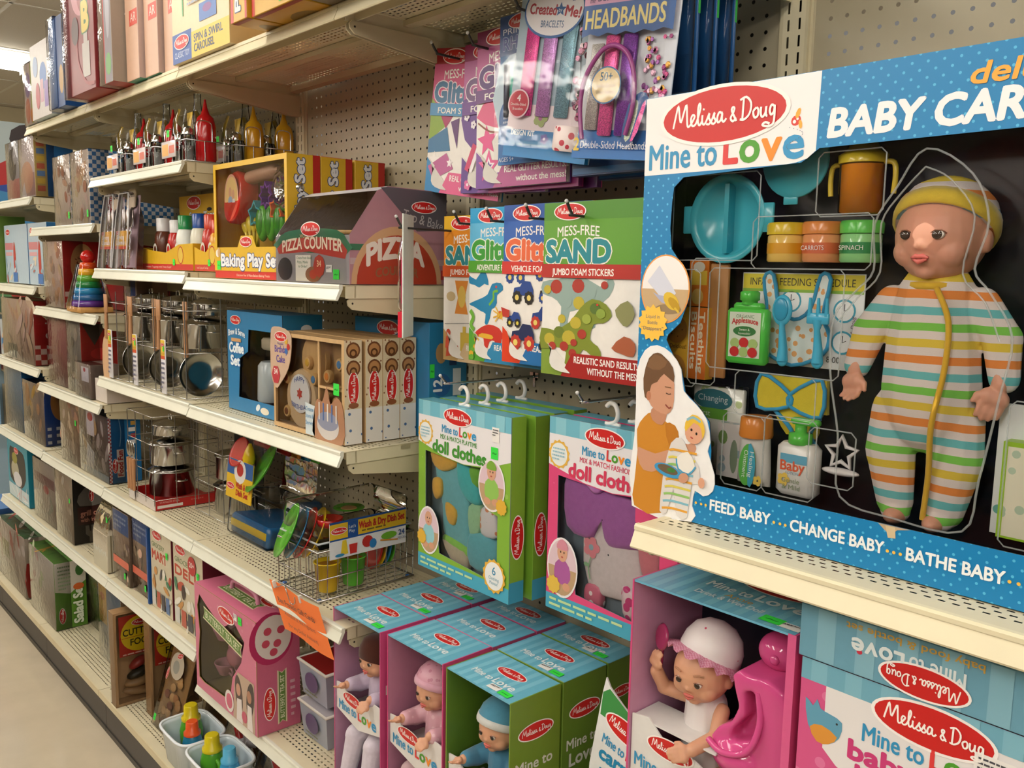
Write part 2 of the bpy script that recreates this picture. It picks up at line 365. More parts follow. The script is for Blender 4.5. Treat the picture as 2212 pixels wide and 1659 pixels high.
class Pr(B):
    def __init__(s, F, n0=.004): super().__init__(); s.M = F; s.n = n0
    def _m(s, c): return mat('ink', c) if isinstance(c, str) else c
    def poly(s, P, c, sm=0):
        if sm: P = smooth(P, sm, True)
        s.n += .004
        tri = tessellate_polygon([[Vector((x,y,0)) for x,y in P]])
        o = []
        for t in tri:
            (ax,ay),(bx,by),(cx,cy) = (P[i] for i in t); o.append(tuple(t) if (bx-ax)*(cy-ay)-(by-ay)*(cx-ax) > 0 else tuple(reversed(t)))
        s.add([(x,y,s.n) for x,y in P], o, s._m(c)); return s
    def rect(s, u0, v0, u1, v1, c): s.n += .004; s.add([(u0,v0,s.n),(u1,v0,s.n),(u1,v1,s.n),(u0,v1,s.n)], [(0,1,2,3)], s._m(c)); return s
    def ell2(s, cu, cv, ru, rv, c, n=20, rot=0):
        s.n += .004; a = math.radians(rot); V = []
        for i in range(n):
            x, y = ru*math.cos(2*math.pi*i/n), rv*math.sin(2*math.pi*i/n); V.append((cu+x*math.cos(a)-y*math.sin(a), cv+x*math.sin(a)+y*math.cos(a), s.n))
        s.add(V, [tuple(range(n))], s._m(c)); return s
    def burst(s, cu, cv, r, c, n=16, k=.86):
        P = [(cu+(r if i%2 else r*k)*math.cos(math.pi*i/n), cv+(r if i%2 else r*k)*math.sin(math.pi*i/n)) for i in range(2*n)]
        return s.poly(P, c)
    def star(s, cu, cv, r, c, rot=0, k=.45, n=5):
        return s.poly([(cu+(r if i%2==0 else r*k)*math.cos(math.pi*i/n+math.pi/2+rot), cv+(r if i%2==0 else r*k)*math.sin(math.pi*i/n+math.pi/2+rot)) for i in range(2*n)], c)
    def flower(s, cu, cv, r, c, c2=None):
        for i in range(5): s.ell2(cu+r*.6*math.cos(i*1.257), cv+r*.6*math.sin(i*1.257), r*.45, r*.45, c, 8)
        if c2: s.ell2(cu, cv, r*.3, r*.3, c2, 8)
        return s
    def heart(s, cu, cv, r, c): return s.poly([(cu,cv-r),(cu+r*.9,cv+.1*r),(cu+.9*r,cv+.65*r),(cu+.45*r,cv+.85*r),(cu,cv+.45*r),(cu-.45*r,cv+.85*r),(cu-.9*r,cv+.65*r),(cu-.9*r,cv+.1*r)], c)
    def line(s, P, w, c, k=3, closed=False):
        P = smooth(P, k, closed); s.n += .004; V = []; n = len(P)
        for i, p in enumerate(P):
            a = P[i-1] if i or closed else p; b = P[(i+1)%n] if i < n-1 or closed else p
            dx, dy = b[0]-a[0], b[1]-a[1]; l = math.hypot(dx,dy) or 1; z = s.n+.003*i/n; V += [(p[0]-dy/l*w/2, p[1]+dx/l*w/2, z), (p[0]+dy/l*w/2, p[1]-dx/l*w/2, z)]
        F = [(2*i,2*i+1,2*i+3,2*i+2) for i in range(n-1)]
        if closed: F.append((2*n-2,2*n-1,1,0))
        s.add(V, F, s._m(c)); return s
    def text(s, t, u, v, h, c, w=None, al='l', bold=0., shear=0., rot=0, out=None, ow=.035, arc=0):
        if out: s.text(t, u, v, h, out, w, al, bold+ow, shear, rot, arc=arc)
        V, Fc = glyph(t, 0, shear)
        if not V: return s
        x0 = min(p[0] for p in V); x1 = max(p[0] for p in V); k = h/CAP; kx = k if not w else w/(x1-x0)
        W = (x1-x0)*kx; du = {'l':0,'c':-W/2,'r':-W}[al]; a = math.radians(rot); s.n += .004; R = []
        for x, y in V:
            px = (x-x0)*kx+du; py = y*k
            if arc: f = (px-du)/W*2-1; py += arc*(1-f*f)
            R.append((u+px*math.cos(a)-py*math.sin(a), v+px*math.sin(a)+py*math.cos(a), s.n))
        if bold > .005:          # a heavier weight: the letters laid several times, each a hair to one side and above
            q = 6 if bold < .03 else 8; e = bold*k*.9
            for j in range(q):
                dx, dy = e*math.cos(2*math.pi*j/q), e*math.sin(2*math.pi*j/q); s.n += .0006; s.add([(x+dx,y+dy,s.n) for x,y,_ in R], Fc, s._m(c))
        else: s.add(R, Fc, s._m(c))
        return s
    def lines(s, u, v, w, h, n, c, al='l', seed=1):      # rows of print too fine to read, set as thin word bars
        r = random.Random(seed); p = h/n
        for i in range(n):
            x = u; lim = u+w*(1 if i < n-1 else .6)
            while x < lim: L = min(w*r.uniform(.08,.2), lim-x); s.rect(x, v-p*(i+.7), x+L, v-p*(i+.25), c); x += L+w*.03
        return s
STROKES = [[(0,0),(.25,1.1),(.5,2),(.68,1),(.85,.5),(1.15,1.4),(1.4,2),(1.5,1),(1.6,.1),(1.85,.1),(2.2,.55),(2.35,.9),(2.1,1),(1.95,.6),(2.1,.1),(2.4,.1),(2.65,.5),(2.95,1.5),(2.85,1.95),(2.7,1.5),(2.75,.3),(2.95,.05),(3.15,.35)],
 [(3.2,.9),(3.2,.3),(3.4,.05),(3.65,.35),(3.95,1),(3.9,.6),(4.1,.25),(3.9,.02),(3.65,.1)], [(4.1,.1),(4.25,.4),(4.5,1),(4.45,.6),(4.65,.25),(4.45,.02),(4.2,.1)], [(5.3,.8),(5,.95),(4.8,.5),(4.9,.08),(5.2,.3),(5.32,.9),(5.3,.3),(5.5,.08),(5.75,.35)], [(3.3,1.3),(3.36,1.45)],
 [(6.75,.3),(6.45,0),(6.2,.3),(6.45,.75),(6.55,1.1),(6.38,1.2),(6.3,.9),(6.8,0)], [(7.45,1.8),(7.4,.1)], [(7.1,1.7),(7.7,1.9),(8.2,1.35),(8.1,.5),(7.6,.05),(7.15,.1)],
 [(8.75,.9),(8.45,.6),(8.6,.1),(8.9,.2),(8.95,.7),(8.75,.9)], [(9.2,.9),(9.2,.3),(9.4,.05),(9.65,.4),(9.7,.9),(9.7,.2),(9.85,.1)], [(10.5,.8),(10.2,.95),(10.05,.5),(10.2,.15),(10.45,.4),(10.5,.9),(10.5,-.3),(10.3,-.7),(9.8,-.75),(9.4,-.6),(9.7,-.42),(10.1,-.58)]]
def logomesh(red='c8201f', k=3):
    p = Pr(Matrix.Identity(4)); p.ell2(0,0,.5,.195,'f3efec',32); p.ell2(0,0,.47,.172,red,32)
    for st in STROKES: p.line([((x-5.2)*.074, (y-.72)*.074) for x,y in st], .0145, 'f6f2ee', k)
    return p.mesh('logo')
LOGO = logomesh(); LOGO_S = logomesh(k=1)
def mtl(cols, st=1):
    p = Pr(Matrix.Identity(4)); V, _ = glyph('Mine to Love'); x0 = min(v[0] for v in V); W = max(v[0] for v in V)-x0; k = 1/W; x = 0
    for i, (s, h) in enumerate((('Mine to ',1),('L',1.25),('o',1.25),('v',1.25),('e',1.25))):
        V, _ = glyph(s.strip()); w = max(v[0] for v in V)-min(v[0] for v in V); p.n = 0
        if i == 0: w = .47; p.text('Mine to',0,0,CAP*k*1.08,cols[0],w=w,bold=.018); x = w+.05
        else: hh = CAP*k*1.25; ww = [0,.085,.115,.112,.11][i]; p.text(s,x,0,hh,cols[i],w=ww,bold=.03); x += ww+.018
    return p.mesh('title_lettering')
MTL_C = mtl(('2f8fc0','d93a3a','4c9a2a','f08a1d','2f93c8')); MTL_W = mtl(('dfe8ea',)*5)
def place(name, me, t, F, u, v, w, n=.03, rot=0, asp=1):
    o = mk(name, me, t); M = F.copy(); M.translation = M.translation*I
    o.matrix_local = M @ Matrix.Translation(Vector((u,v,n))*I) @ Matrix.Rotation(math.radians(rot),4,'Z') @ Matrix.Diagonal((w,w*asp,1,1)); return o
def logo(t, F, u, v, w, n=.04, rot=0, asp=1, big=False): return place('logo', LOGO if big else LOGO_S, t, F, u, v, w, n, rot, asp)
STK = {}
def sticker(t, F, u, v, n=.05, rot=0, w=.8, h=.9):
    if not STK:
        p = Pr(Matrix.Identity(4)); p.rect(-.5,-.5,.5,.5,mat('ink','35d945',r=.6)); p.line([(-.3,-.05),(-.1,.02),(.1,-.06),(.3,0)],.12,'1f9a30',1); STK['g'] = p.mesh('price_sticker')
        p = Pr(Matrix.Identity(4)); p.rect(-.5,-.5,.5,.5,'ece9e6'); p.lines(-.4,.4,.8,.5,3,'4a4a52'); STK['w'] = p.mesh('barcode_label')
    return place('price_sticker', STK['g'], t, F, u, v, w, n, rot, h/w)
def barcode(t, F, u, v, n=.05, rot=0, w=.9, h=.7): sticker and (STK or sticker); return place('barcode_label', STK['w'], t, F, u, v, w, n, rot, h/w)
def carton(t, w, d, h, f, r=None, tp=None, name='carton', b=.04):     # closed box with slightly rounded edges; per-face colours
    mf = f if not isinstance(f,str) else mat('card',f); mr = mf if r is None else (r if not isinstance(r,str) else mat('card',r)); mt = mf if tp is None else (tp if not isinstance(tp,str) else mat('card',tp))
    bb = B(); e = b
    bb.add([(e,0,e),(w-e,0,e),(w-e,0,h-e),(e,0,h-e)],[(0,1,2,3)],mf); bb.add([(e,d,e),(w-e,d,e),(w-e,d,h-e),(e,d,h-e)],[(3,2,1,0)],mf)
    bb.add([(w,e,e),(w,d-e,e),(w,d-e,h-e),(w,e,h-e)],[(0,1,2,3)],mr); bb.add([(0,e,e),(0,d-e,e),(0,d-e,h-e),(0,e,h-e)],[(3,2,1,0)],mr)
    bb.add([(e,e,h),(w-e,e,h),(w-e,d-e,h),(e,d-e,h)],[(0,1,2,3)],mt); bb.add([(e,e,0),(w-e,e,0),(w-e,d-e,0),(e,d-e,0)],[(3,2,1,0)],mt)
    for (x,ex) in ((e,0),(w-e,w)):
        bb.add([(x,0,e),(x,0,h-e),(ex,e,h-e),(ex,e,e)],[(0,1,2,3)],mr); bb.add([(x,d,e),(x,d,h-e),(ex,d-e,h-e),(ex,d-e,e)],[(0,1,2,3)],mr)
        bb.add([(x,e,h),(x,d-e,h),(ex,d-e,h-e),(ex,e,h-e)],[(0,1,2,3)],mt); bb.add([(x,e,0),(x,d-e,0),(ex,d-e,e),(ex,e,e)],[(0,1,2,3)],mt)
    for (z,ez) in ((e,0),(h-e,h)):
        bb.add([(e,0,z),(w-e,0,z),(w-e,e,ez),(e,e,ez)],[(0,1,2,3)],mf); bb.add([(e,d,z),(w-e,d,z),(w-e,d-e,ez),(e,d-e,ez)],[(0,1,2,3)],mf)
    return bb.obj(name, t)
def shell(t, w, d, h, hole, f, r, tp, inner, th=.07, name='carton', back=True):    # open-front or window carton with real inside
    m = lambda c: mat('card',c) if isinstance(c,str) else c
    b = B(); mi = m(inner)
    if hole: b.prism([(0,0),(w,0),(w,h),(0,h)], 0, th, m(f), mi, hole)
    b.box(0,th,th*bool(hole),d,0,h,m(r),dict(r=mi)); b.box(w-th,w,th*bool(hole),d,0,h,m(r),dict(l=mi))
    b.box(th,w-th,th*bool(hole),d,h-th,h,m(tp),dict(b=mi)); b.box(th,w-th,th*bool(hole),d,0,th,m(tp),dict(t=mi))
    if back: b.box(th,w-th,d-th,d,th,h-th,m(r),dict(f=mi))
    return b.obj(name, t)
def film(t, x0, x1, y, z0, z1, name='window_film', m=None):
    b = B(); nx, nz = 6, 6; V = [(x0+(x1-x0)*i/nx, y+.03*math.sin(i*2.1+j*1.3), z0+(z1-z0)*j/nz) for j in range(nz+1) for i in range(nx+1)]
    b.add(V, [(j*(nx+1)+i, j*(nx+1)+i+1, (j+1)*(nx+1)+i+1, (j+1)*(nx+1)+i) for j in range(nz) for i in range(nx)], m or CLR, True); return b.obj(name, t)
def remesh(b, name, t, vox=.08, it=6):
    o = b.obj(name, t); r = o.modifiers.new('join','REMESH'); r.mode = 'VOXEL'; r.voxel_size = vox*I; r.use_smooth_shade = True
    s = o.modifiers.new('soften','SMOOTH'); s.iterations = it; s.factor = .5; return o
def limb(b, pts, rad, m):
    b.tube(pts, rad, m, 12)
    for p, r in zip(pts, rad): b.ell(p, (r,r,r), m, 12, 8)
    return b
def hand(b, c, ax, side, s, m, curl=.5):      # palm and five fingers; ax = pointing direction (unit-ish), side = thumb direction
    c = Vector(c); ax = Vector(ax).normalized(); sd = Vector(side); sd = (sd-ax*sd.dot(ax)).normalized(); nn = ax.cross(sd)
    for k in (-.25,0,.25): b.ell(c+sd*k*s, (s*.3,s*.26,s*.34), m, 10, 8)
    for i, (o, L) in enumerate(((.36,.62),(.12,.72),(-.12,.66),(-.36,.5))):
        a = c+sd*o*s+ax*s*.25; k1 = a+ax*L*s*.5+nn*s*.08*curl; k2 = k1+(ax*(1-curl*.7)+nn*curl).normalized()*L*s*.45
        limb(b, [tuple(a),tuple(k1),tuple(k2)], [s*.125,s*.115,s*.095], m)
    a = c+sd*s*.32-ax*s*.1; k1 = a+(sd*.8+ax*.5)*s*.35; k2 = k1+(ax*.9+sd*.15)*s*.3
    limb(b, [tuple(a),tuple(k1),tuple(k2)], [s*.15,s*.13,s*.1], m)
def face(t, hm, c, r, look=0, lips='c4625a', eye='2a211c', tilt=0, brow=None):
    """head set into the body builder hm; eyes, lips and brows as parts. c centre, r radius, look = turn about Z in degrees, tilt = nod"""
    m = hm[1]; b = hm[0]; R = Matrix.Rotation(math.radians(look),4,'Z') @ Matrix.Rotation(math.radians(tilt),4,'X')
    P = lambda x,y,z: tuple(Vector(c)+(R @ Vector((x*r,y*r,z*r))))
    b.ell(c, (r*.97,r*.98,r*1.02), m, 24, 16); b.ell(P(0,-.12,-.42), (r*.78,r*.74,r*.6), m, 20, 12)
    for s in (-1,1):
        b.ell(P(.42*s,-.46,-.36), (r*.4,r*.38,r*.36), m, 14, 10); b.ell(P(.97*s,.06,-.12), (r*.12,r*.2,r*.26), m, 10, 8); b.ell(P(.085*s,-.92,-.25), (r*.065,r*.07,r*.055), m, 8, 6)
    b.ell(P(0,-.93,-.21), (r*.1,r*.12,r*.1), m, 10, 8); b.ell(P(0,-.58,-.78), (r*.26,r*.2,r*.18), m, 10, 8); b.ell(P(0,-.72,-.5), (r*.3,r*.2,r*.18), m, 10, 8)
    for s in (-1,1):
        e = B(); e.ell(P(.36*s,-.875,.0), (r*.135,r*.09,r*.105), mat('plastic','cfc4ba',r=.1), 14, 10); e.ell(P(.35*s,-.935,-.0), (r*.112,r*.05,r*.1), mat('plastic',eye,r=.05), 14, 10); e.obj('eye', t)
        q = B(); q.tube([P((.36-.15)*s,-.93,.04),P((.36-.05)*s,-.95,.1),P((.36+.08)*s,-.92,.1),P((.36+.16)*s,-.85,.03)], r*.016, mat('vinyl','8a5a44'), 5); q.obj('eyelash', t)
        if brow: q = B(); q.tube([P(.24*s,-.95,.33),P(.4*s,-.91,.38),P(.55*s,-.8,.32)], r*.03, mat('vinyl',brow), 5); q.obj('eyebrow', t)
    l = B(); l.tube([P(-.19,-.9,-.5),P(-.07,-.95,-.46),P(0,-.955,-.475),P(.07,-.95,-.46),P(.19,-.9,-.5)], [r*.03,r*.055,r*.05,r*.055,r*.03], mat('vinyl',lips), 7)
    l.tube([P(-.16,-.9,-.53),P(0,-.945,-.585),P(.16,-.9,-.53)], [r*.03,r*.065,r*.03], mat('vinyl',lips), 7); l.ell(P(0,-.935,-.525), (r*.09,r*.04,r*.03), mat('vinyl','6e2620'), 8, 6); l.obj('lips', t)
# ------------------------------------------------------------------ big baby care box
BX, BY, BZ = 56.2, -11, 49.86
def arcpts(P, k=4): return smooth(P, k, True)
t = thing('baby_care_box', 'large blue window box of baby care toys with a striped doll inside', 'toy box', (BX,BY,BZ))
hole = [(2.0,17.4),(2.1,18.2),(2.7,18.7),(9.6,18.95),(10.0,19.2),(10.5,19.55),(25.5,19.65),(26,19.1),(26,2.6),(25.6,2.35),(5.3,2.35),(5.3,4.2),(5.1,5.7),(4.3,6.5),(3.45,7.1),(3.1,8.4),(2.5,9.1),(2.0,9.9),(2.1,10.2),(2.9,10.9),(3.4,12.2),(3.4,13.2),(2.7,14.2),(2.1,14.9),(1.95,16)]
BLUE = mat('dots','0f7cb6',s=82,d=.13,c2='4fb0da',rnd=0,xz=1)
shell(t, 28, 3.9, 23.1, hole, BLUE, '1279ad', '1a86ba', '141519')
film(t, 1.6,26.4,.12,2,19.9)
p = Pr(F_front()); p.poly([(0,23.08),(10.4,23.08),(10.32,19.45),(9.9,19.12),(9.3,18.97),(8.8,18.93),(0,18.93)],'ece9ea')
p.obj('white_panel', t)
logo(t, F_front(), 4.95, 21.7, 7.9, .03, 0, 1, True)
place('title_lettering', MTL_C, t, F_front(), .35, 19.22, 9.35, .02)
p = Pr(F_front(), .01); p.ell2(9.2,20.95,.27,.24,'d93a2e',12,30); p.ell2(9.12,20.9,.09,.09,'f2f2f2',8); p.ell2(9.28,21.02,.07,.07,'f2f2f2',8); p.ell2(9.3,21.28,.12,.26,'f0a93a',8,-20); p.ell2(9.45,20.75,.1,.22,'f0a93a',8,10)
for i in range(16): a = i/15; p.ell2(8.9+.55*math.sin(a*5)+.5*a,20.65-1.0*a,.025,.025,'5a6a80',5)
p.obj('ladybird_mark', t)
p = Pr(F_front(), .01); p.text('BABY CARE',10.9,20.02,1.22,'ecebee',w=9.3,bold=.045,shear=.12); p.text('PLAY SET',21,20.02,1.22,'ecebee',w=5.6,bold=.045,shear=.12); p.text('deluxe',17.1,21.55,.82,'f2a63a',w=4.2,bold=.03,shear=.15); p.obj('headline', t)
p = Pr(F_front(), .01)
for s,u,w in (('FEED BABY',5.4,3.65),('CHANGE BABY',10.2,4.75),('BATHE BABY',16,4.1),('PLAY',21.4,1.7)):
    p.text(s,u,.95,.56,'e9eef0',w=w,bold=.03)
for u in (4.5,4.85,5.15,9.3,9.65,9.95,15.15,15.45,15.75,20.3,20.65,21): p.ell2(u,1.15,.08,.08,'e9b84a',8)
p.obj('slogan_lettering', t)
p = Pr(F_front(), .02); p.ell2(1.77,12.7,1.68,1.9,'e59a4a',32); P = [(1.77+1.6*math.cos(i*math.pi/16),12.7+1.82*math.sin(i*math.pi/16)) for i in range(17)]; p.poly(P,'ece8e6'); P = [(1.77+1.6*math.cos(-i*math.pi/16),12.7+1.82*math.sin(-i*math.pi/16)) for i in range(17)]; p.poly(P,'c3a57c')
p.ell2(2.05,11.6,.9,.28,'927b5c',16); p.poly([(.55,13.1),(1.35,14.0),(2.55,12.5),(1.95,11.85)],'cfd2e2'); p.poly([(.95,12.5),(1.4,12.35),(2.2,12.3),(1.9,11.9),(1.6,11.95)],'a9acc6'); p.ell2(2.25,12.05,.62,.4,'d9b63a',14,-40); p.ell2(2.45,11.9,.5,.24,'b9921f',12,-40); p.line([(2.5,11.7),(2.8,11.45)],.12,'d9b63a',1)
p.burst(1.03,10.78,1.06,'f3c04a',14,.82)
for i,s in enumerate(('Liquid in','Bottle','“Disappears”')): p.text(s,1.03,11.05-.33*i,.2,'5a6a7a',al='c')
p.obj('bottle_picture', t)
# die-cut picture of a boy feeding a doll, printed on the card beside the window
b = B(); O = smooth([(0.02,.02),(.02,4.2),(.05,6.1),(.02,8.0),(.55,9.2),(1.39,9.56),(2.38,9.2),(3.11,8.37),(3.35,7.2),(4.2,6.55),(4.95,5.8),(5.24,4.6),(5.1,4.1),(5.6,2.9),(5.55,2.0),(4.96,1.6),(4.4,1.8),(4.25,.9),(4.25,.02)],2,True)
b.prism(O, -.06, -.005, mat('card','ecebec')); b.obj('photo_cutout', t)
p = Pr(F_front(-.06)); SK = 'c99478'
p.poly([(.2,.1),(.15,1.5),(.3,3.4),(.2,4.6),(.7,5.4),(1.3,5.75),(2.1,5.4),(2.8,4.9),(2.9,3.6),(2.3,.1)],'c9862b',2); p.poly([(2.6,3.9),(3.2,4.5),(2.9,5.2),(2.2,5.2)],'b87522',2)
p.poly([(.35,3.6),(.5,2.6),(1.4,2.3),(3.9,3.6),(4.2,4.1),(3.7,4.3),(1.6,3.4)],SK,2); p.ell2(4.0,4.05,.42,.3,SK,12,35)
p.poly([(1.2,5.9),(1.3,5.3),(2.0,5.1),(2.3,5.7),(2.1,6.4)],'bd8669',2)
p.poly([(.75,7.4),(.95,6.4),(1.5,5.9),(2.3,5.75),(2.7,6.2),(2.75,7.0),(2.6,7.9),(1.6,8.3)],SK,2)
p.poly([(.55,7.6),(.7,6.55),(.95,6.6),(1.15,7.3),(1.55,7.5),(2.0,8.0),(2.7,7.6),(2.6,8.4),(2.0,8.95),(1.5,9.15),(.9,8.8)],'6b4c33',2); p.poly([(.8,8.3),(1.3,9.05),(2.2,8.7),(1.7,8.2)],'7d5a3c',2)
p.ell2(.98,6.65,.17,.28,'b97a5c',10); p.line([(2.2,6.95),(2.4,6.9),(2.55,6.95)],.05,'4a352b',2); p.line([(2.2,6.3),(2.45,6.12),(2.6,6.22)],.08,'8a3f34',2); p.line([(2.1,7.3),(2.55,7.28)],.05,'7d5a3c',1)
p.poly([(2.3,2.6),(2.7,4.2),(3.4,4.6),(3.9,3.9),(4.6,3.2),(4.7,2.2),(4.2,2.1),(4.0,.2),(3.3,.2),(3.0,1.6),(2.6,.2),(2.1,.2),(2.2,1.8)],'d8d4d2',2)
for i in range(9): z = .4+i*.42; p.line([(2.25+.05*i,z),(2.9,z+.12),(4.0+.06*i,z+.1)],.13,('e0a03a','7fb6c8','8fbf6a','d8c85a')[i%4],2)
p.poly([(3.2,3.5),(3.9,3.9),(4.4,3.2),(4.0,2.7),(3.3,2.9)],'e6e2dc',2); p.line([(3.15,3.4),(3.3,2.85),(4.0,2.65),(4.45,3.15)],.1,'4a9cc4',2)
p.ell2(4.25,5.0,.6,.62,'d9a184',18,-25); p.poly([(3.7,5.0),(3.65,5.5),(4.1,6.0),(4.7,5.8),(4.95,5.2),(4.8,4.75),(4.7,5.3),(4.2,5.55)],'e2b83e',2); p.line([(3.75,5.65),(4.15,5.85),(4.65,5.65)],.14,'88b4c4',2); p.ell2(4.08,5.15,.07,.08,'2b211c',8); p.ell2(4.42,4.98,.07,.08,'2b211c',8); p.ell2(4.12,4.72,.1,.05,'b5564a',8,-20)
p.ell2(2.6,2.62,.95,.36,'3f97c9',18,-8); p.ell2(2.6,2.68,.72,.24,'6a5a44',16,-8); p.ell2(2.85,2.68,.3,.13,'3f7a3a',10); p.ell2(3.7,2.4,.35,.28,SK,10,30); p.ell2(4.9,2.35,.22,.3,'d9a184',10)
p.obj('photo_print', t)
p = Pr(F_front(),.01); p.poly([(14.6,2.34),(14.9,2.1),(15.2,1.9),(15.5,2.2),(16.1,2.34)],'b9a184'); p.poly([(14.95,2.3),(15.1,1.75),(15.45,1.8),(15.4,2.3)],'cdb894'); p.obj('torn_edge', t)
# clear blister tray
b = B()
def ridge(P, y=.7, r=.055, k=4, closed=True): b.tube([(x,y,z) for x,z in smooth(P,k,closed)], r, mat('glint_edge','dfe4e6',a=.33), 6, closed)
ridge([(15.2,19.2),(14.0,17.6),(13.1,16),(13.2,13.9),(12.4,12.9),(11.4,11.6),(11.4,9),(12.0,6),(12.3,3),(15,2.5),(18,2.6),(18.5,5),(19,8.5),(19.3,11.2),(18.3,13),(17.6,14),(18.0,16),(17.2,18)])
ridge([(15.3,18.4),(14.3,17.3),(13.5,16),(13.6,13.8),(12.6,12.6),(11.7,11.4)],.5,.045,4,False); ridge([(15.3,18.4),(16.4,17.8),(17.5,16.2),(17.2,13.8),(18.2,12.6),(18.9,11)],.5,.045,4,False)
for x0,x1,z0,z1 in ((6.8,13.1,13.9,16.5),(4.3,11.9,8.6,13.9),(10.2,13.5,16.4,19.4),(1.7,7.1,14.3,18.8),(.5,3.7,7.4,13.8),(3.1,4.9,7.6,14.4),(6.2,10.8,6.3,8.6),(5.6,8.1,2.4,6.3),(8.1,11,2.4,6.5),(10.6,13,3.4,6.2),(19.6,22,14,19.5),(19.5,25,2.4,8.6)):
    q = .25; ridge([(x0+q,z0),(x1-q,z0),(x1,z0+q),(x1,z1-q),(x1-q,z1),(x0+q,z1),(x0,z1-q),(x0,z0+q)],.55,.04,1)
b.obj('blister_tray', t)
B().box(.2,27.8,3.62,3.72,.2,22.9,mat('card','15171c',r=.25)).obj('tray_back', t)
# ---- toys inside, each a thing of its own
def T(name, label, cat, x, y, z, **k): return thing(name, label, cat, (BX+x,BY+y,BZ+z), **k)
TURQ = mat('plastic','46b3c6'); 
t = T('divided_plate','round turquoise divided toy plate in the baby care box','toy plate',4.35,2.0,16.55)
b = B().at(0,0,0,rx=90); b.lathe([(0.1,-.3),(1.7,-.3),(1.95,.2),(2.05,.3),(2.35,.33),(2.4,.28),(2.1,.0),(1.9,-.45),(.1,-.5)],TURQ,36); b.obj('dish', t)
B().box(-.14,.14,-.32,.28,-1.85,1.85,mat('plastic','2ea4ba')).obj('divider', t)
for s in (-1,1): B().rbox(s*2.5-.35,s*2.5+.35,-.3,-.1,-.75,.75,TURQ,.09).obj('tab', t)
t = T('plate_lid','round turquoise plate lid half hidden behind the white panel','toy lid',8.2,2.0,19.3)
b = B().at(0,0,0,rx=90); b.lathe([(.1,0),(1.75,0),(1.85,.12),(1.8,.22),(1.5,.2),(1.4,.3),(.1,.32)],TURQ,30); b.obj('disc', t); B().rbox(-.55,.25,-.2,-.05,-2.15,-1.6,TURQ,.07).obj('tab', t)
t = T('sippy_cup','yellow toy sippy cup filled with orange juice','toy cup',11.75,1.9,16.55)
B().lathe([(.75,0),(.95,.1),(.98,2.3)],mat('plastic','e08d1d',r=.12),24).obj('juice', t); B().lathe([(.8,-.06),(1.03,.1),(1.06,2.45)],CLR,24,True,False).obj('cup', t)
B().lathe([(1.12,2.35),(1.14,2.75),(.8,2.95),(.62,3.3),(.3,3.4)],mat('plastic','d9bf2e'),24).obj('lid', t)
for s in (-1,1): B().tube(smooth([(s*1.05,0,2.4),(s*1.5,0,2.3),(s*1.6,0,1.7),(s*1.55,0,.9)],4),.13,mat('plastic','d8bd3a'),8).obj('handle', t)
for i,(c1,c2,lb,tx,lab) in enumerate((('e3c22e','eec66a','e0a021','','yellow'),('e08a45','e79a68','d86a42','CARROTS','orange carrot'),('63c957','8fd08a','2f8a4e','SPINACH','green spinach'))):
    t = T('food_jar','toy baby food jar with '+lab+' lid','toy jar',7.95+1.98*i,1.9,14.25,group='baby food jars in the baby care box')
    B().lathe([(.88,0),(.95,.08),(.95,1.3),(.85,1.4)],mat('plastic',c2,r=.15),24).obj('glass', t); B().lathe([(1.0,1.38),(1.02,1.85),(.94,1.98)],mat('plastic',c1),24).obj('lid', t)
    b = B().lathe([(.965,.42),(.965,.95)],mat('ink',lb),24,True,False); b.obj('label_band', t)
    if tx: p = Pr(F_front(-.99)); p.text(tx,0,.58,.22,'f0ece6',w=1.2,al='c'); p.obj('lettering', t)
t = T('feeding_schedule','white feeding schedule card with yellow header behind the bib','card',4.75,3.0,8.85)
B().rbox(0,7,0,.08,0,4.85,mat('card','e6e9ea'),.03).obj('sheet', t)
p = Pr(F_front()); p.rect(.05,4.0,6.95,4.8,'dfcf3c'); p.rect(.05,3.85,6.95,4.0,'8fbf4a'); p.text('INFANT FEEDING SCHEDULE',.5,4.2,.38,'3a3a30',w=6); p.obj('header', t)
p = Pr(F_front())
for x,z in ((3,3.4),(6,3.0),(6,1.4)): p.ell2(x,z,.6,.6,'4aa6c0',20); p.ell2(x,z,.5,.5,'f0f2f2',20); p.line([(x,z+.35),(x,z),(x+.2,z+.1)],.05,'333333',1)
p.text('Melissa & Doug',6.6,.9,.2,'7a5a70',rot=90,shear=.3); p.text('8:00',5.2,.35,.3,'444444'); p.obj('clock_faces', t)
t = T('bib','white star print toy bib with blue trim','toy bib',8.2,2.75,9.0)
O = smooth([(-1.6,2.6),(-2.0,1.6),(-1.7,.6),(0,-.1),(1.7,.6),(2.0,1.6),(1.6,2.6),(1.9,4.4),(1.35,4.6),(.9,2.9),(0,2.3),(-.9,2.9),(-1.35,4.6),(-1.9,4.4)],3,True)
B().prism(O,-.12,.1,mat('dots','dbe6e4',s=85,d=.33,rnd=1,c2='e0a468')).obj('cloth', t); B().tube([(x,-.1,z) for x,z in O],.11,mat('fabric','3f9cc8'),6,True).obj('trim', t)
t = T('applesauce_pouch','green toy applesauce pouch with red apples on the label','toy pouch',6.1,1.7,8.85)
b = B(); b.rbox(-1.25,1.25,-.35,.35,0,2.95,mat('plastic','56c94e'),.32); b.rbox(-.9,.9,-.3,.3,2.85,3.25,mat('plastic','56c94e'),.28); b.obj('pouch', t)
B().lathe([(.42,3.15),(.42,3.35),(.52,3.4),(.52,3.8),(.4,3.88)],mat('plastic','56c94e'),16).obj('cap', t)
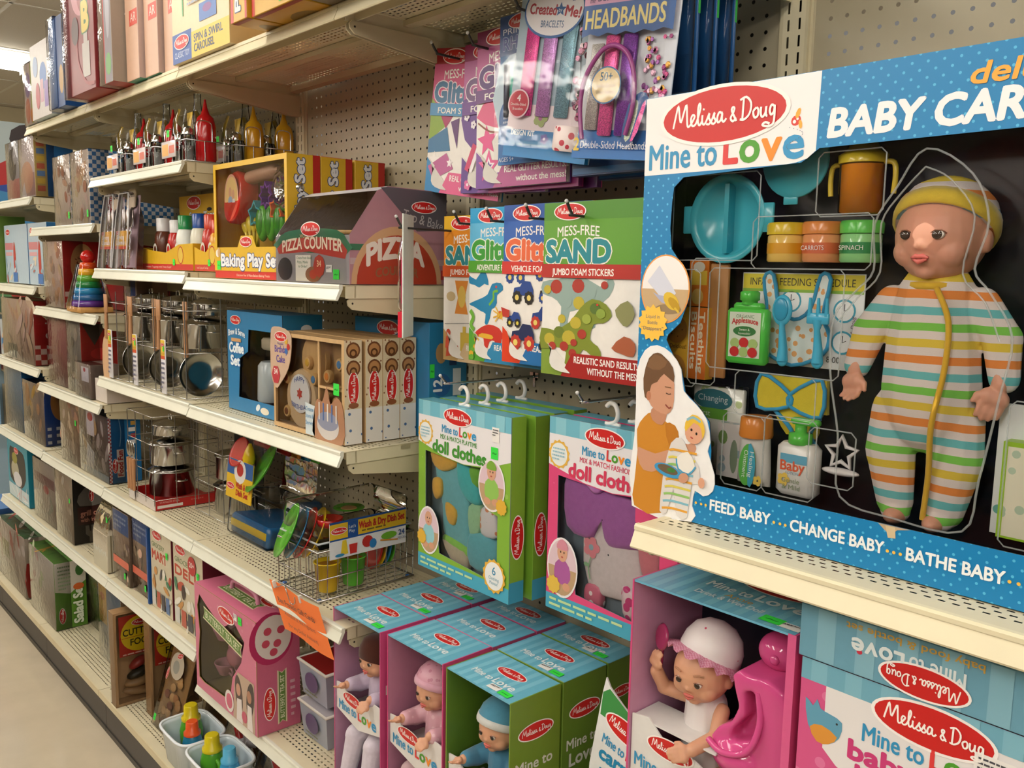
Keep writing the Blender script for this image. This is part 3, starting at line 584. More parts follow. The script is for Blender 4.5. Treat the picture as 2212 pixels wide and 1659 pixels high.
p = Pr(F_front(-.36)); p.rect(-.95,.35,.95,2.75,'d9e4d2'); p.text('ORGANIC',0,2.45,.17,'4a7a4a',w=1.1,al='c'); p.text('Applesauce',0,2.1,.27,'c8262a',w=1.6,al='c',bold=.03,arc=.1); p.ell2(0,1.75,.7,.27,'2f7a3c',18); p.text('Sweet &',0,1.77,.13,'e6efe0',al='c'); p.text('Squeezable!',0,1.58,.11,'e6efe0',al='c')
for x,z,c in ((-.55,1.1,'a9c77a'),(.55,1.1,'a9c77a'),(0,1.15,'c8262a'),(0,.65,'a9c77a'),(-.55,.65,'c8262a'),(.55,.65,'c8262a')): p.ell2(x,z,.29,.27,c,14)
p.obj('label', t)
LB = mat('plastic','4ab8e0')
t = T('toy_spoon','light blue toy spoon','toy spoon',8.15,1.6,8.95); b = B(); b.tube([(0.1,0,.25),(.1,0,.9),(0,-.02,2.0),(0,0,2.6)],[.3,.24,.15,.2],LB,10); b.ell((.1,0,.3),(.32,.16,.34),LB); b.obj('handle', t); B().ell((-.02,-.05,2.85),(.58,.2,.8),LB).obj('bowl', t); B().ell((-.02,-.2,2.9),(.42,.1,.6),mat('plastic','2f9cc6')).obj('hollow', t)
t = T('toy_fork','light blue toy fork with three tines','toy fork',10.1,1.6,9.0); b = B(); b.tube([(0.1,0,.25),(.1,0,.9),(0,-.02,1.9),(0,0,2.4)],[.3,.24,.15,.28],LB,10); b.ell((.1,0,.3),(.32,.16,.34),LB); b.obj('handle', t)
b = B().rbox(-.6,.6,-.1,.1,2.2,2.75,LB,.09)
for x in (-.45,0,.45): b.tube([(x,0,2.6),(x,-.04,3.5)],[.13,.07],LB,8)
b.obj('tines', t)
t = T('biscuit_box','orange and yellow toy teething biscuits box','toy box',.62,1.6,7.7)
B().box(0,2.9,0,.7,0,4.0,mat('card','e8b23a'),dict(f=mat('card','e8b23a'))).obj('carton', t)
p = Pr(F_front()); p.rect(1.75,0,2.9,4.0,'d9742a'); p.text('Teething',2.38,3.75,.36,'f2e6c8',rot=-90,w=3.4,bold=.03); p.text('Biscuits',1.85,3.75,.36,'f2e6c8',rot=-90,w=3.2,bold=.03)
for z in (2.7,.5): p.ell2(.85,z,.75,.78,'c98a3a',20); [p.ell2(.85+.4*math.cos(a),z+.4*math.sin(a),.05,.05,'7a4a1a',5) for a in (0,1.25,2.5,3.8,5)]
p.text('So Delicious!',.1,1.65,.24,'5a3a1a',w=1.5); p.obj('label', t)
t = T('biscuit_sleeve','tall orange toy biscuit sleeve','toy box',1.9,2.0,11.75); B().box(0,1.3,0,.6,0,2.6,mat('card','dd7a28')).obj('carton', t); p = Pr(F_front()); p.rect(.1,1.2,1.2,2.0,'e9c44a'); p.ell2(.65,2.2,.4,.3,'e9e2d2',14); p.ell2(.6,.55,.4,.45,'e9c06a',14); p.obj('label', t)
t = T('wooden_stick','flat wooden stick in the baby care box','wooden stick',3.9,2.1,7.85); B().rbox(-.6,.6,-.12,.12,0,6.3,mat('wood','b9824c'),.1).obj('stick', t)
t = T('changing_mat_pack','white packet of changing supplies with teal seal','toy packet',1.9,2.6,2.4); B().rbox(0,3.6,0,.6,0,5.0,mat('film','808080',b=.4),.15).obj('wrap', t); B().rbox(.1,3.5,.1,.5,.1,4.8,mat('dots','e4e4dc',s=45,d=.25,rnd=1,c2='b8c88a'),.15).obj('pack', t); p = Pr(F_front(.08)); p.ell2(1.5,4.1,1.3,.6,'3a7a86',20); p.rect(.3,3.0,2.5,3.6,'6aa83a'); p.text('Changing',.5,4.0,.35,'dfe8e8',w=2); p.text('First',.6,3.15,.3,'e6efe0'); p.obj('seal', t)
t = T('wipes_box','white dotted toy wipes box standing upright','toy box',4.3,2.0,2.4); B().box(0,1.5,0,1.2,0,3.0,mat('dots','e2dcda',s=42,d=.28,rnd=.6,c2='9fb4c0'),dict(r=mat('card','cfc6c4'))).obj('carton', t); p = Pr(F_front()); p.ell2(1.1,1.2,.25,.95,'8a9a84',14); p.ell2(.35,2.2,.3,.4,'7a9a5a',12); p.obj('seal', t)
t = T('cloth_diaper','yellow cloth toy diaper with blue binding','toy diaper',8.3,2.6,5.5)
YC = mat('fabric','d9c53a'); BT = mat('fabric','3f9fd0')
O1 = smooth([(-1.75,2.8),(0,1.9),(-.1,1.2),(-1.9,1.0)],3,True); O2 = smooth([(1.75,2.8),(.05,1.9),(.15,1.2),(1.8,.9)],3,True)
b = B(); b.prism([(-1.8,2.75),(1.9,2.75),(2.0,1.0),(-1.9,1.0)],.15,.4,YC); b.prism(O1,-.1,.15,YC); b.prism(O2,-.12,.15,YC); b.prism(smooth([(-.9,1.0),(1.1,1.0),(1.6,0),(1.0,-.6),(.4,0),(-.2,-.3)],3,True),.1,.3,YC); b.obj('cloth', t)
for O in (O1,O2): B().tube([(x,-.12,z) for x,z in O],.11,BT,6,True).obj('binding', t)
B().tube(smooth([(-.9,.05,.9),(.1,.05,0),(.2,.05,-.7)],4),.12,BT,6).obj('binding', t); B().tube(smooth([(1.7,.05,.8),(1.2,.05,-.1),(1.7,.05,-.8)],4),.12,BT,6).obj('binding', t)
t = T('ointment_tube','white toy ointment tube with orange cap','toy tube',6.85,1.8,2.4)
b = B(); b.loft([[(x*a,y*c,z) for x,y in [(math.cos(k*.524),math.sin(k*.524)) for k in range(12)]] for z,a,c in ((0,1.02,.2),(.8,1.0,.42),(2.6,.85,.6))],mat('plastic','dcdad6'),True); b.obj('tube', t); B().lathe([(.86,2.58),(.9,2.7),(.84,3.6),(.78,3.68)],mat('plastic','e08a3a'),24).obj('cap', t)
p = Pr(F_front(-.58)); p.ell2(-.1,1.1,.5,1.15,'5ab04a',20,-4); p.poly([(-.05,2.2),(.25,2.0),(.42,1.1),(.3,.2),(0,-.0)],'3fa3c0',2); p.text('Healing',.08,1.85,.24,'e8f0ea',rot=-94,w=1.4); p.text('Ointment',-.28,1.9,.24,'e8f0ea',rot=-94,w=1.5); p.flower(.6,.35,.28,'e6c65a'); p.obj('label', t)
t = T('lotion_bottle','white toy baby lotion bottle with green pump','toy bottle',9.45,1.8,2.3)
B().rbox(-1.15,1.15,-.55,.55,0,2.75,mat('plastic','e0dedb'),.5,5).obj('bottle', t); b = B().lathe([(.55,2.7),(.6,2.75),(.6,3.25),(.3,3.3),(.3,3.7)],mat('plastic','5cc64c'),20); b.obj('collar', t); B().rbox(-.55,1.05,-.25,.25,3.7,4.05,mat('plastic','5cc64c'),.2).obj('pump', t)
p = Pr(F_front(-.57)); p.rect(-.75,1.75,.75,2.2,'6ab0d0'); p.text('Baby',-.72,1.35,.5,'e0603a',w=1.35,bold=.02); p.text('LOTION',-.4,1.15,.14,'4a8aa8',w=.7); p.flower(-.5,.85,.35,'e9c65a'); p.text('Gentle',-.6,.72,.24,'8a9a7a',w=1); p.text('& Mild',-.55,.38,.24,'8a9a7a',w=1); p.obj('label', t)
t = T('star_pacifier','white toy pacifier with star handle','toy pacifier',11.55,2.0,3.9); P = [(0.05+(.85 if i%2==0 else .42)*math.cos(math.pi*i/5+math.pi/2), .95+(.85 if i%2==0 else .42)*math.sin(math.pi*i/5+math.pi/2)) for i in range(10)]
B().tube([(x,0,z) for x,z in P],.12,mat('plastic','dcd8da'),7,True).obj('handle', t); B().ell((0.05,0,.0),(1.0,.3,.2),mat('plastic','e2dee0')).obj('shield', t)
t = T('juice_pouch','lime green toy juice pouch with carrot','toy pouch',20.9,2.0,14.3); B().rbox(-.9,.9,-.3,.3,0,4.6,mat('plastic','8fc53a'),.25).obj('pouch', t); p = Pr(F_front(-.31)); p.rect(-.85,3.4,.85,4.3,'e6e2dc'); p.poly([(0,3.45),(.4,4.0),(0,4.2),(-.4,4.0)],'e0562e',2); p.rect(-.85,4.3,.85,4.6,'2a8a8a'); p.obj('label', t)
t = T('milk_bottle','white toy milk bottle with yellow collar','toy bottle',21.4,2.0,10.2); B().lathe([(.8,0),(.85,.1),(.85,2.1),(.7,2.4)],mat('plastic','d9d6dd'),20).obj('bottle', t); B().lathe([(.85,2.35),(.85,2.7),(.4,2.9),(.2,3.3)],mat('plastic','e3c63a'),20).obj('collar', t)
t = T('turquoise_bib_clip','turquoise toy bib edge by the doll hand','toy bib',20.6,2.0,7.6); B().prism(smooth([(0,2.0),(-.6,1.6),(-.4,.5),(.6,-.3),(1.8,0),(2,1.8),(1,1.5)],3,True),0,.3,mat('fabric','3fb0cc')).obj('cloth', t)
t = T('birth_record_card','white animal print card with lime frame','card',18.6,2.2,2.45); B().box(0,5,0,.15,0,5.8,mat('dots','dfe2e4',s=40,d=.3,rnd=1,c2='6aa8a0')).obj('backing', t); B().box(.55,4.9,-.9,0,.1,4.3,mat('card','9cc52e')).obj('frame', t); p = Pr(F_front(-.9)); p.rect(.75,.2,4.8,4.1,mat('dots','ebe6cf',s=60,d=.3,rnd=1,c2='b9cdb4')); p.ell2(3.6,1.6,1.5,1.8,'5ab0b0',24); p.text("It's a Birth",2.6,.4,.4,'e6eeee',rot=80); p.obj('label', t)
# ---- the striped doll
t = T('baby_doll','baby doll in striped sleepsuit and yellow cap in the baby care box','doll',15.55,2.0,2.0)
SKN = mat('vinyl','dda188'); b = B(); hm = (b, SKN); face(t, hm, (0.05,0,13.45), 2.0, -4, eye='3a2f28')
limb(b, [(0,.1,11.8),(0,.1,11)], [.8,.9], SKN); limb(b, [(0,.1,10.4),(0,.1,6.5)], [1.0,1.0], SKN)
for s,hx in ((-1,-3.35),(1,3.15)):
    limb(b, [(s*1.7,.1,10.4),(s*2.95,0,9.0),(hx,-.3,7.1)], [.35,.35,.4], SKN); limb(b, [(s*.9,.1,5.8),(s*1.3,0,3.4),(s*1.0,0,.9)], [.6,.5,.45], SKN); b.ell((s*.9,-.35,.45),(.5,.85,.42),SKN)
hand(b, (-3.38,-.45,6.55), (.05,-.15,-1), (.9,-.3,0), 1.15, SKN, .7); hand(b, (3.0,-.5,6.5), (-.25,-.2,-1), (-.9,-.4,.1), 1.15, SKN, .35)
remesh(b, 'body', t, .075, 3)
ST = mat('stripes','808080',p=2.92*I,cols='dbc04a,ddd2cf,7cc455,ddd2cf,6db9bd,ddd2cf,e08a48,ddd2cf',wob=.012,ws=9)
b = B(); limb(b, [(0,.1,10.6),(0,.05,8.6),(0.1,.0,6.6),(.1,.1,5.7)], [1.8,2.1,2.25,2.2], ST); b.ell((0,.1,10.9),(1.5,1.0,.7),ST)
for s,k in ((-1,-3.3),(1,3.15)):
    limb(b, [(s*1.95,.1,10.4),(s*2.95,0,9.0),(k*1.02,-.25,7.35)], [.85,.85,.66], ST); limb(b, [(s*1.2,.05,5.3),(s*1.5,-.1,3.4),(s*1.15,0,1.1)], [1.38,1.2,.9], ST); b.ell((s*1.0,-.25,.6),(.7,.85,.55),ST)
o = remesh(b, 'sleepsuit', t, .085, 5); o.scale = (1,.7,1)
B().tube(smooth([(.5,-1.2,11.15),(1.2,-1.42,9.7),(1.3,-1.7,7.6),(.95,-1.72,5.2),(.7,-.98,2.8),(.5,-.75,.6)],5),.13,mat('fabric','dcb03c'),8).obj('zip_trim', t)
B().tube([(1.15*math.cos(a)+0.0,.05+1.05*math.sin(a),11.35+.12*math.sin(a)) for a in [i*math.pi/10 for i in range(20)]],.2,mat('fabric','d9b23c'),8,True).obj('collar_trim', t)
CAPM = mat('stripes','808080',p=3.2*I,cols='d9bf45,d9bf45,e08a48,ddd2cf,8fb8c8,ddd2cf,e08a48,ddd2cf',wob=.01)
b = B(); R = Matrix.Translation((0.05,.1,13.62)) @ Matrix.Rotation(math.radians(-33),4,'X'); b.M = R; n = 28
b.lathe([(2.13,.15),(2.2,.2),(2.2,.95),(2.12,1.05),(1.95,1.5),(1.5,2.0),(.9,2.3),(.1,2.42)],CAPM,n); b.obj('cap', t)
b = B(); b.M = R; b.lathe([(2.08,.1),(2.22,.12),(2.28,.5),(2.2,.92),(2.1,.9)],mat('fabric','dcbf45'),n,True,False); b.obj('cap_band', t)
# ------------------------------------------------------------------ peg hooks and the hanging sticker pads
def hook(x, z, L, label, m=HOOK, tip=.9):
    t = thing('peg_hook', label, 'peg hook', (x,0,z))
    B().tube(smooth([(0,-.05,0),(0,-L+1.1,.04),(0,-L+.5,.16),(0,-L,tip)],3),.1,m,6).obj('arm', t)
    B().box(-.5,.5,-.14,-.02,-.12,.3,m).box(-.12,.12,-.14,-.02,-.9,.3,m).obj('clip', t)
    B().ell((0,-L-.02,tip),(.13,.13,.13),mat('plastic','c9c9c6')).obj('tip', t)
    return t
PADM = 'e9e5e0'
def pad(name, label, x, y, z, w, h, hdr, band, title, tc, tout, sub, bandc, foot, footc, fc, art, n=5, rz=0, lean=0, paper=PADM, sc=1, ry=0):
    """sticker pad: a stack of sheets with printed front, curled corner and header"""
    t = thing(name, label, 'sticker pad', (x,y,z), rz, None, lean, ry); t.scale = (sc,1,sc)
    B().box(0,w,0,.22,0,h,mat('card',paper),dict(r=mat('card','d8d2c8'))).obj('sheets', t)
    B().box(-.02,w+.02,.23,.34,-.03,h+.02,mat('card',fc)).obj('backing_card', t)
    p = Pr(F_front()); H = h
    p.rect(0,H-4.3,w,H,hdr[1]); p.rect(0,H-1.15,w,H,hdr[0]); p.obj('header', t)
    p = Pr(F_front(),.13); p.rect(0,H-4.9,w,H-4.0,bandc); p.text(sub[0],1.0 if len(sub)<3 else .55,H-4.72,.42,'f0ece6',w=sub[1],bold=.02); p.obj('banner', t)
    p = Pr(F_front(),.012); p.text('MESS-FREE',1.3,H-2.25,.62,'f0ece8',w=3.7,bold=.01,arc=.12); p.text(title,.35,H-3.85,1.35,tc,w=6.0 if title!='SAND' else 5.6,bold=.06,out=tout,ow=.05); p.obj('title_lettering', t)
    logo(t, F_front(), 2.4, H-.62, 2.9)
    p = Pr(F_front(),.012); art(p); p.obj('picture', t)
    p = Pr(F_front(),.13); p.poly([(2.0,0),(w,0),(w,1.6),(3.0,1.6)],footc); p.text(foot[0],3.2,.98,.42,'efeae6',w=w-3.0,bold=.02); p.text(foot[1],4.4,.33,.42,'efeae6',w=w-4.4,bold=.02); p.obj('footer', t)
    b = B(); b.M = F_front(); b.add([(0,0,.01),(3.4,0,.01),(0,2.6,.01)],[(0,1,2)],mat('card',fc))      # turned-up corner
    V = []; 
    for i in range(9):
        f = i/8; V += [(3.6*f,2.7*(1-f),.03), (1.1+2.3*f-.9*math.sin(f*3.14),.25+2.3*(1-f)*.75-.55*math.sin(f*3.14),.32*math.sin(f*3.14)+.04)]
    b.add(V,[(2*i,2*i+2,2*i+3,2*i+1) for i in range(8)],mat('card','c9c4bd'),True); b.obj('curled_corner', t)
    return t
def art_dino(p):
    G, R_, S, Y = '7d8a2e','a8382c','8fa6a0','b9a93a'
    p.poly([(0,6.2),(1.5,6.4),(3.2,6.8),(5.2,6.0),(6.0,6.6),(6.4,6.2),(6.0,5.4),(5.0,4.6),(4.9,3.4),(4.3,3.4),(4.2,4.4),(2.6,4.3),(2.4,3.2),(1.7,3.3),(1.8,4.6),(.9,5.2),(0,5.4)],S,2)
    for x,z,r,c in ((1.3,5.9,.55,R_),(2.4,6.2,.5,S),(3.3,6.0,.55,R_),(4.4,5.6,.5,S),(2.2,5.0,.6,S),(3.4,4.9,.5,Y),(1.9,3.8,.35,Y),(4.55,4.0,.35,Y),(5.6,6.1,.3,R_),(.5,5.7,.35,Y)): p.ell2(x,z,r,r*.85,c,12)
    p.ell2(5.9,6.75,.55,.3,S,14,20)
    p.poly([(0,3.1),(1.2,3.0),(2.6,3.6),(3.6,4.6),(4.6,5.2),(5.8,4.9),(6.3,4.2),(5.6,3.7),(4.8,3.6),(4.5,2.6),(5.2,2.2),(5.5,1.6),(4.6,1.6),(3.9,1.9),(3.3,.9),(3.9,.4),(3.0,.3),(2.2,.5),(2.4,1.6),(1.4,1.9),(0,1.7)],G,2)
    for x,z,r,c in ((.8,2.4,.5,Y),(1.7,2.9,.5,'6a7a2a'),(2.6,2.6,.6,Y),(3.2,3.6,.5,Y),(1.1,1.95,.35,R_),(2.2,2.0,.4,R_),(3.0,1.6,.35,R_),(3.8,2.9,.4,R_),(4.9,4.6,.45,'56702e'),(5.4,4.3,.4,'8aa040'),(3.1,2.3,.3,R_),(4.2,3.9,.4,'9aa845')): p.ell2(x,z,r,r*.8,c,12)
    p.ell2(5.1,4.85,.1,.07,'c9302a',8); p.poly([(6.6,4.6),(7.6,5.2),(8.2,4.4),(7.6,3.6),(7.0,3.9)],'8a8a5a',2); p.poly([(6.4,2.2),(7.4,3.0),(8.3,2.6),(8.2,1.8),(7.2,1.9)],'a85a3a',2)
def art_sandpit(p):
    p.poly([(1.5,6.6),(3.2,6.6),(2.8,5.2),(3.2,3.9),(1.5,3.9),(1.9,5.2)],'d98a3a',1); p.ell2(2.4,5.3,.5,.9,'d9b85a',14); p.ell2(1.0,5.3,.6,.4,'c9b48a',12); p.line([(.2,3.0),(3.4,3.2)],.05,'8a8a8a',1)
    p.ell2(.7,2.3,.3,.3,'c8503a',12); p.poly([(.4,2.0),(1.0,2.0),(1.2,1.0),(.3,1.0)],'c8503a'); p.poly([(.4,.3),(2.2,.6),(2.0,1.3),(.5,1.1)],'b8452f',1); p.rect(2.3,.8,3.4,2.4,'cbb04a'); p.rect(2.6,2.4,3.0,2.9,'cbb04a')
def art_adv(p):
    BL, GR, RD, YL = '1f7fae','6fae3a','c9362a','dfae35'
    p.poly([(0,6.6),(.8,6.3),(1.6,7.1),(2.1,6.6),(2.3,5.9),(1.8,6.0),(1.2,5.7),(.6,5.9),(0,6.0)],BL,2)
    p.poly([(0,4.4),(1.2,4.8),(2.2,5.2),(2.7,6.0),(3.7,6.1),(4.0,5.6),(3.3,5.2),(3.3,4.6),(3.0,4.2),(2.7,4.1),(2.5,3.4),(2.2,2.9),(1.9,3.0),(2.0,3.7),(1.4,3.9),(.6,4.2)],BL,2); p.line([(2.4,4.4),(2.9,4.9),(2.9,5.4),(3.4,5.5)],.2,GR,3); p.ell2(3.2,5.8,.12,.1,'c9362a',8)
    p.poly([(.7,2.1),(1.4,2.6),(2.4,2.9),(3.6,2.7),(4.3,1.9),(3.9,1.9),(3.8,1.2),(3.2,1.2),(3.1,1.7),(2.5,1.6),(2.3,1.1),(1.9,1.2),(1.8,1.8),(1.1,1.9)],RD,2); p.poly([(1.2,1.9),(2.8,1.8),(2.8,2.1),(1.6,2.2)],YL,2)
    p.ell2(3.7,3.7,.35,.3,YL,12); p.ell2(3.7,3.85,.2,.18,'d8562e',10)
    for a in (-.9,-.4,.4,.9,2.3,2.8,3.5,4.0): p.line([(3.7,3.7),(3.7+.8*math.cos(a),3.75+.75*math.sin(a))],.1,YL,1)
    p.line([(.2,3.9),(.6,3.4),(.3,2.8),(.7,2.4)],.35,GR,3)
    for i in range(7): p.ell2(.75+.35*math.sin(i*.9),1.9-.27*i,.28,.22,(GR,YL)[i%2],10)
    p.line([(2.4,.5),(2.7,1.0),(3.2,.4),(3.6,.9),(4.2,1.3)],.26,BL,4); p.line([(2.7,.95),(3.0,.65)],.26,YL,1); p.line([(3.3,.5),(3.55,.8)],.26,YL,1)
def art_veh(p):
    def truck(x,z,s,c,wc,hub='e0c86a'):
        p.poly([(x-s,z),(x-s*.9,z+.5*s),(x-.3*s,z+.6*s),(x,z+s),(x+.7*s,z+.95*s),(x+s,z+.4*s),(x+s,z)],c,1)
        for d in (-.6,.6): p.burst(x+d*s,z-.15*s,.5*s,wc,9,.84); p.ell2(x+d*s,z-.15*s,.2*s,.2*s,hub,10)
    truck(1.3,6.3,.95,'d8b23a','24448c'); truck(4.4,6.5,.9,'b9352c','24448c','d8b23a'); truck(2.2,4.9,1.05,'24448c','26221f'); truck(4.7,4.9,.8,'26221f','24448c'); truck(1.3,3.0,.7,'24448c','26221f','d9c64a'); truck(4.2,3.2,1.0,'1f3f86','b9352c'); truck(2.3,1.7,1.2,'1d2a55','b9352c'); truck(5.0,1.6,.9,'d88a2a','26221f'); p.poly([(0,4.0),(.9,3.8),(.9,3.3),(.2,3.3)],'b9352c')
def sheetpad(*a, **k): return pad(*a, **k)
hook(49.2,66.9,10,'black peg hook holding the green dinosaur sand sticker pad'); hook(44.6,66.9,9.2,'black peg hook holding the blue vehicle glitter pad'); hook(39.6,66.9,8.4,'black peg hook holding the light blue adventure glitter pad'); hook(34.6,66.9,7.4,'black peg hook holding the orange sand sticker pad')
pad('sticker_pad','orange and yellow sand sticker pad with a sandcastle print',30.3,-5.0,55.9,8.6,11.8,('dfb12e','dd8a24'),None,'SAND','2b8a94','f0ead8',('JUMBO FOAM STICKERS',6.4),'c8562a',('REALISTIC SAND RESULTS...','WITHOUT THE MESS!'),'c9b08a','b08f5a',art_sandpit)
pad('sticker_pad','light blue glitter sticker pad with dinosaur and crab print',35.0,-6.1,56.35,8.6,11.75,('1f9ad0','5fb4de'),None,'Glitter','3f9a3a','e9efe2',('ADVENTURE FOAM STICKERS',6.2),'4f9a2e',('REAL GLITTER RESULTS...','without the mess!'),'2f86b4','5aa83a',art_adv)
pad('sticker_pad','dark blue glitter sticker pad with monster truck print',40.2,-7.2,56.75,8.6,11.3,('1d4fa0','2c5fb2'),None,'Glitter','e0653a','f0dccf',('VEHICLE FOAM STICKERS',6.2),'c8322a',('REAL GLITTER RESULTS...','without the mess!'),'1f6aa8','d8401f',art_veh)
pad('sticker_pad','green sand sticker pad with patchwork dinosaur print',45.6,-8.4,56.5,8.8,11.4,('4f8a2c','5f9a30'),None,'SAND','1f8592','f2eee0',('JUMBO FOAM STICKERS',5.4),'b02a22',('REALISTIC SAND RESULTS...','WITHOUT THE MESS!'),'a01f1c','7f9a3a',art_dino)
# upper row: purple and pink glitter pads, sparkle kits in blister cards
def art_pink(p):
    p.poly([(0,7),(2.4,5.2),(0,3.8)],'86a52c'); p.poly([(.3,7),(3.6,6.6),(2.0,4.8)],'a8205a'); p.poly([(0,3.9),(2.2,4.9),(2.8,3.2),(0,2.9)],'2a6f9c'); p.poly([(2.6,5.3),(3.6,5.6),(3.6,3.4)],'5c2a6e'); p.star(.9,2.4,.7,'efe9e6'); p.poly([(.2,1.9),(2.4,3.0),(3.4,1.9),(1.0,.9)],'b85a92'); p.heart(1.6,.75,.45,'2a5f9a'); p.heart(1.6,.75,.2,'e9e0e4'); p.star(3.2,.6,.4,'6a4a90'); p.star(2.9,2.3,.4,'f2e9ee')
def art_purple(p):
    p.poly([(0,6.6),(3.5,7),(4,5),(2,3.2),(.3,3.8)],'63388c',2)
    for x,z in ((.6,6.2),(1.6,6.6),(.5,5.4),(1.3,4.8)): p.flower(x,z,.3,'ece4ee')
    p.ell2(3.0,5.2,1.1,1.2,'ece6ee',20); p.flower(3.0,5.2,.6,'b05aa8','63388c'); p.line([(.7,1.6),(1.6,3.4)],.5,'c93a6a',1); p.line([(1.1,1.4),(2.0,3.2)],.35,'ece6ea',1); p.flower(.9,.6,.4,'d868a0','f0e0ea')
def art_pink2(p):
    p.poly([(0,5.0),(2.0,6.4),(5.0,5.6),(5,3.8),(2.5,4.0)],'d85a86',2); p.heart(1.0,6.3,.35,'3f9ab0'); p.star(1.2,3.3,1.1,'dc4f8c',.1); p.star(1.4,1.5,1.2,'dc5a94'); p.star(1.4,1.5,.7,'efe0ea'); p.star(1.4,1.5,.4,'6a4a96'); p.line([(.2,4.6),(1.5,3.9),(3.2,3.7)],.12,'8a4a3a',3); p.star(2.7,.9,.4,'8a5ab0')
hook(31.6,80.0,7.4,'black peg hook behind the red-topped glitter pad',tip=.8); hook(37.0,79.6,8.2,'black peg hook behind the purple glitter pad',tip=.8); hook(43.4,80.6,9.6,'black peg hook carrying the rhinestone kit',tip=.8)
pad('sticker_pad','pink glitter sticker pad with a red top and geometric stickers',27.0,-4.6,70.0,9.0,10.6,('a01f2a','c9437a'),None,'Glitter','2f6a94','f0dce4',('FOAM STICKERS',6),'3f8abc',('REAL GLITTER RESULTS...','without the mess!'),'d85a8a','1f7fb8',art_pink,sc=1.08,ry=8)
pad('sticker_pad','purple glitter sticker pad with flower stickers',32.9,-5.4,69.4,9.0,10.4,('8c2258','b05a96'),None,'Glitter','6a4a7a','efe2ea',('FOAM STICKERS',6),'6a3a8c',('REAL GLITTER RESULTS...','without the mess!'),'8a4a9c','5f3a8c',art_purple,sc=1.08,ry=2)
pad('sticker_pad','pink glitter sticker pad with bright pink star stickers',35.8,-6.25,69.5,9.2,10.8,('7a1c50','b85a94'),None,'Glitter','5a3a78','f0e4ec',('FOAM TIARAS',6),'6a3a7c',('REAL GLITTER RESULTS...','without the mess!'),'b0568c','7a4a9c',art_pink2,sc=1.06)
def kit(name, label, x, y, z, w, h, card, rz=0, lean=0, ry=0):
    t = thing(name, label, 'craft kit', (x,y,z), rz, None, lean, ry); B().rbox(0,w,.3,.5,0,h,mat('card',card),.08).obj('card', t); return t
t = kit('rhinestone_kit','blue rhinestone craft kit with strips of sparkling gems',39.2,-7.3,70.95,8.6,10.3,'2f6ea8')
p = Pr(F_front(.3)); p.rect(0,7.6,8.6,10.3,'2a4f8c'); p.poly([(0,6.9),(2.5,7.7),(5,7.9),(8.6,7.4),(8.6,2.6),(0,2.6)],'b9cfdf',2); p.rect(0,0,8.6,2.6,'1f6ab0'); p.text('PRINCESS',.35,9.0,.4,'e6e9f2',w=4); p.text('RHINESTONES',.4,7.95,.85,'3a4a94',w=8,bold=.02,out='aebcdc'); p.ell2(1.4,3.2,1.35,1.5,'2f63a4',24); p.lines(.6,4.0,1.6,1.5,5,'b9cbe2'); p.text('AGES 5+',.2,.2,.3,'dfe6ee'); p.obj('print', t); logo(t, F_front(.3), 2.2, 9.75, 2.6)
for i,c in enumerate(('3a4058','2f9c8c','7a86a8','c24a86')): B().rbox(.8+.62*i,1.25+.62*i,-.05,.28,3.3,6.9,mat('glitter',c),.1).obj('gem_strip', t)
film(t,.1,8.5,-.25,.2,10)
t = kit('bracelet_kit','clear pack of glitter bracelets with round white header',41.3,-8.5,71.4,8.4,12.5,'9fb4c4',ry=9); t.scale = (.97,.6,.83)
B().box(.1,8.3,-.1,.3,0,.9,mat('card','1f7fc0')).obj('base_card', t)
p = Pr(F_front(.3)); p.rect(0,0,8.4,4.2,'e6d6dc'); p.rect(0,.0,8.4,2.2,'2276b4'); p.text('DESIGN KIT',.5,1.75,.42,'eef2f4',w=2.4,bold=.03); p.rect(.5,.4,4.8,1.3,'4a8fc0'); p.lines(.7,1.2,3.8,.7,2,'a9c8e0'); p.flower(4.0,1.6,.4,'5a4aa0','e9e0f0'); p.flower(3.4,3.2,.7,'9aa86a','a05a8a'); p.obj('print', t)
for i,(c,x) in enumerate((('cf2f86',1.1),('b07ab8',2.9),('6f98a8',4.7))): B().rbox(x,x+1.3,-.1,.28,3.3,10.8,mat('glitter',c),.2).obj('bracelet_strip', t)
b = B(); rr = random.Random(5)
for i in range(34): b.at(6.5+rr.uniform(-.2,1.5),.16,2.6+rr.random()*7.6,rx=90).lathe([(.3*rr.uniform(.6,1.1),0),(.2,.14)],mat('glitter',rr.choice(('b04a78','8c3a5c','c98aa8','5a3a56','d9c0c8'))),8)
b.obj('gem_stickers', t)
p = Pr(F_front(-.1)); p.ell2(3.6,11.3,2.9,2.1,'1f5fa0',32); p.ell2(3.6,11.35,2.75,1.95,'ebe8ea',32); p.text('Created',1.25,11.1,.75,'b02a3c',w=2.6,bold=.03,rot=-4); p.star(4.25,11.3,.55,'2a5f9c'); p.text('by',4.08,11.15,.25,'eeeeee'); p.text('Me!',4.7,10.85,.75,'b02a3c',w=1.4,bold=.03,rot=-8); p.text('BRACELETS',2.5,10.05,.5,'2f5f8c',w=2.2,rot=-2); p.star(5.4,12.0,.2,'2a5f9c'); p.star(5.1,12.4,.18,'c8324a'); p.obj('header', t)
p = Pr(F_front(-.2)); p.ell2(1.25,4.2,1.1,1.15,'e9c8d2',24); p.ell2(1.25,4.2,.97,1.02,'c22a44',24); p.text('4',1.25,4.4,.5,'f2e6e6',al='c',bold=.03); p.text('Double-Sided',1.25,4.05,.2,'f2e6e6',al='c'); p.text('Bracelets',1.25,3.7,.2,'f2e6e6',al='c'); p.obj('seal', t)
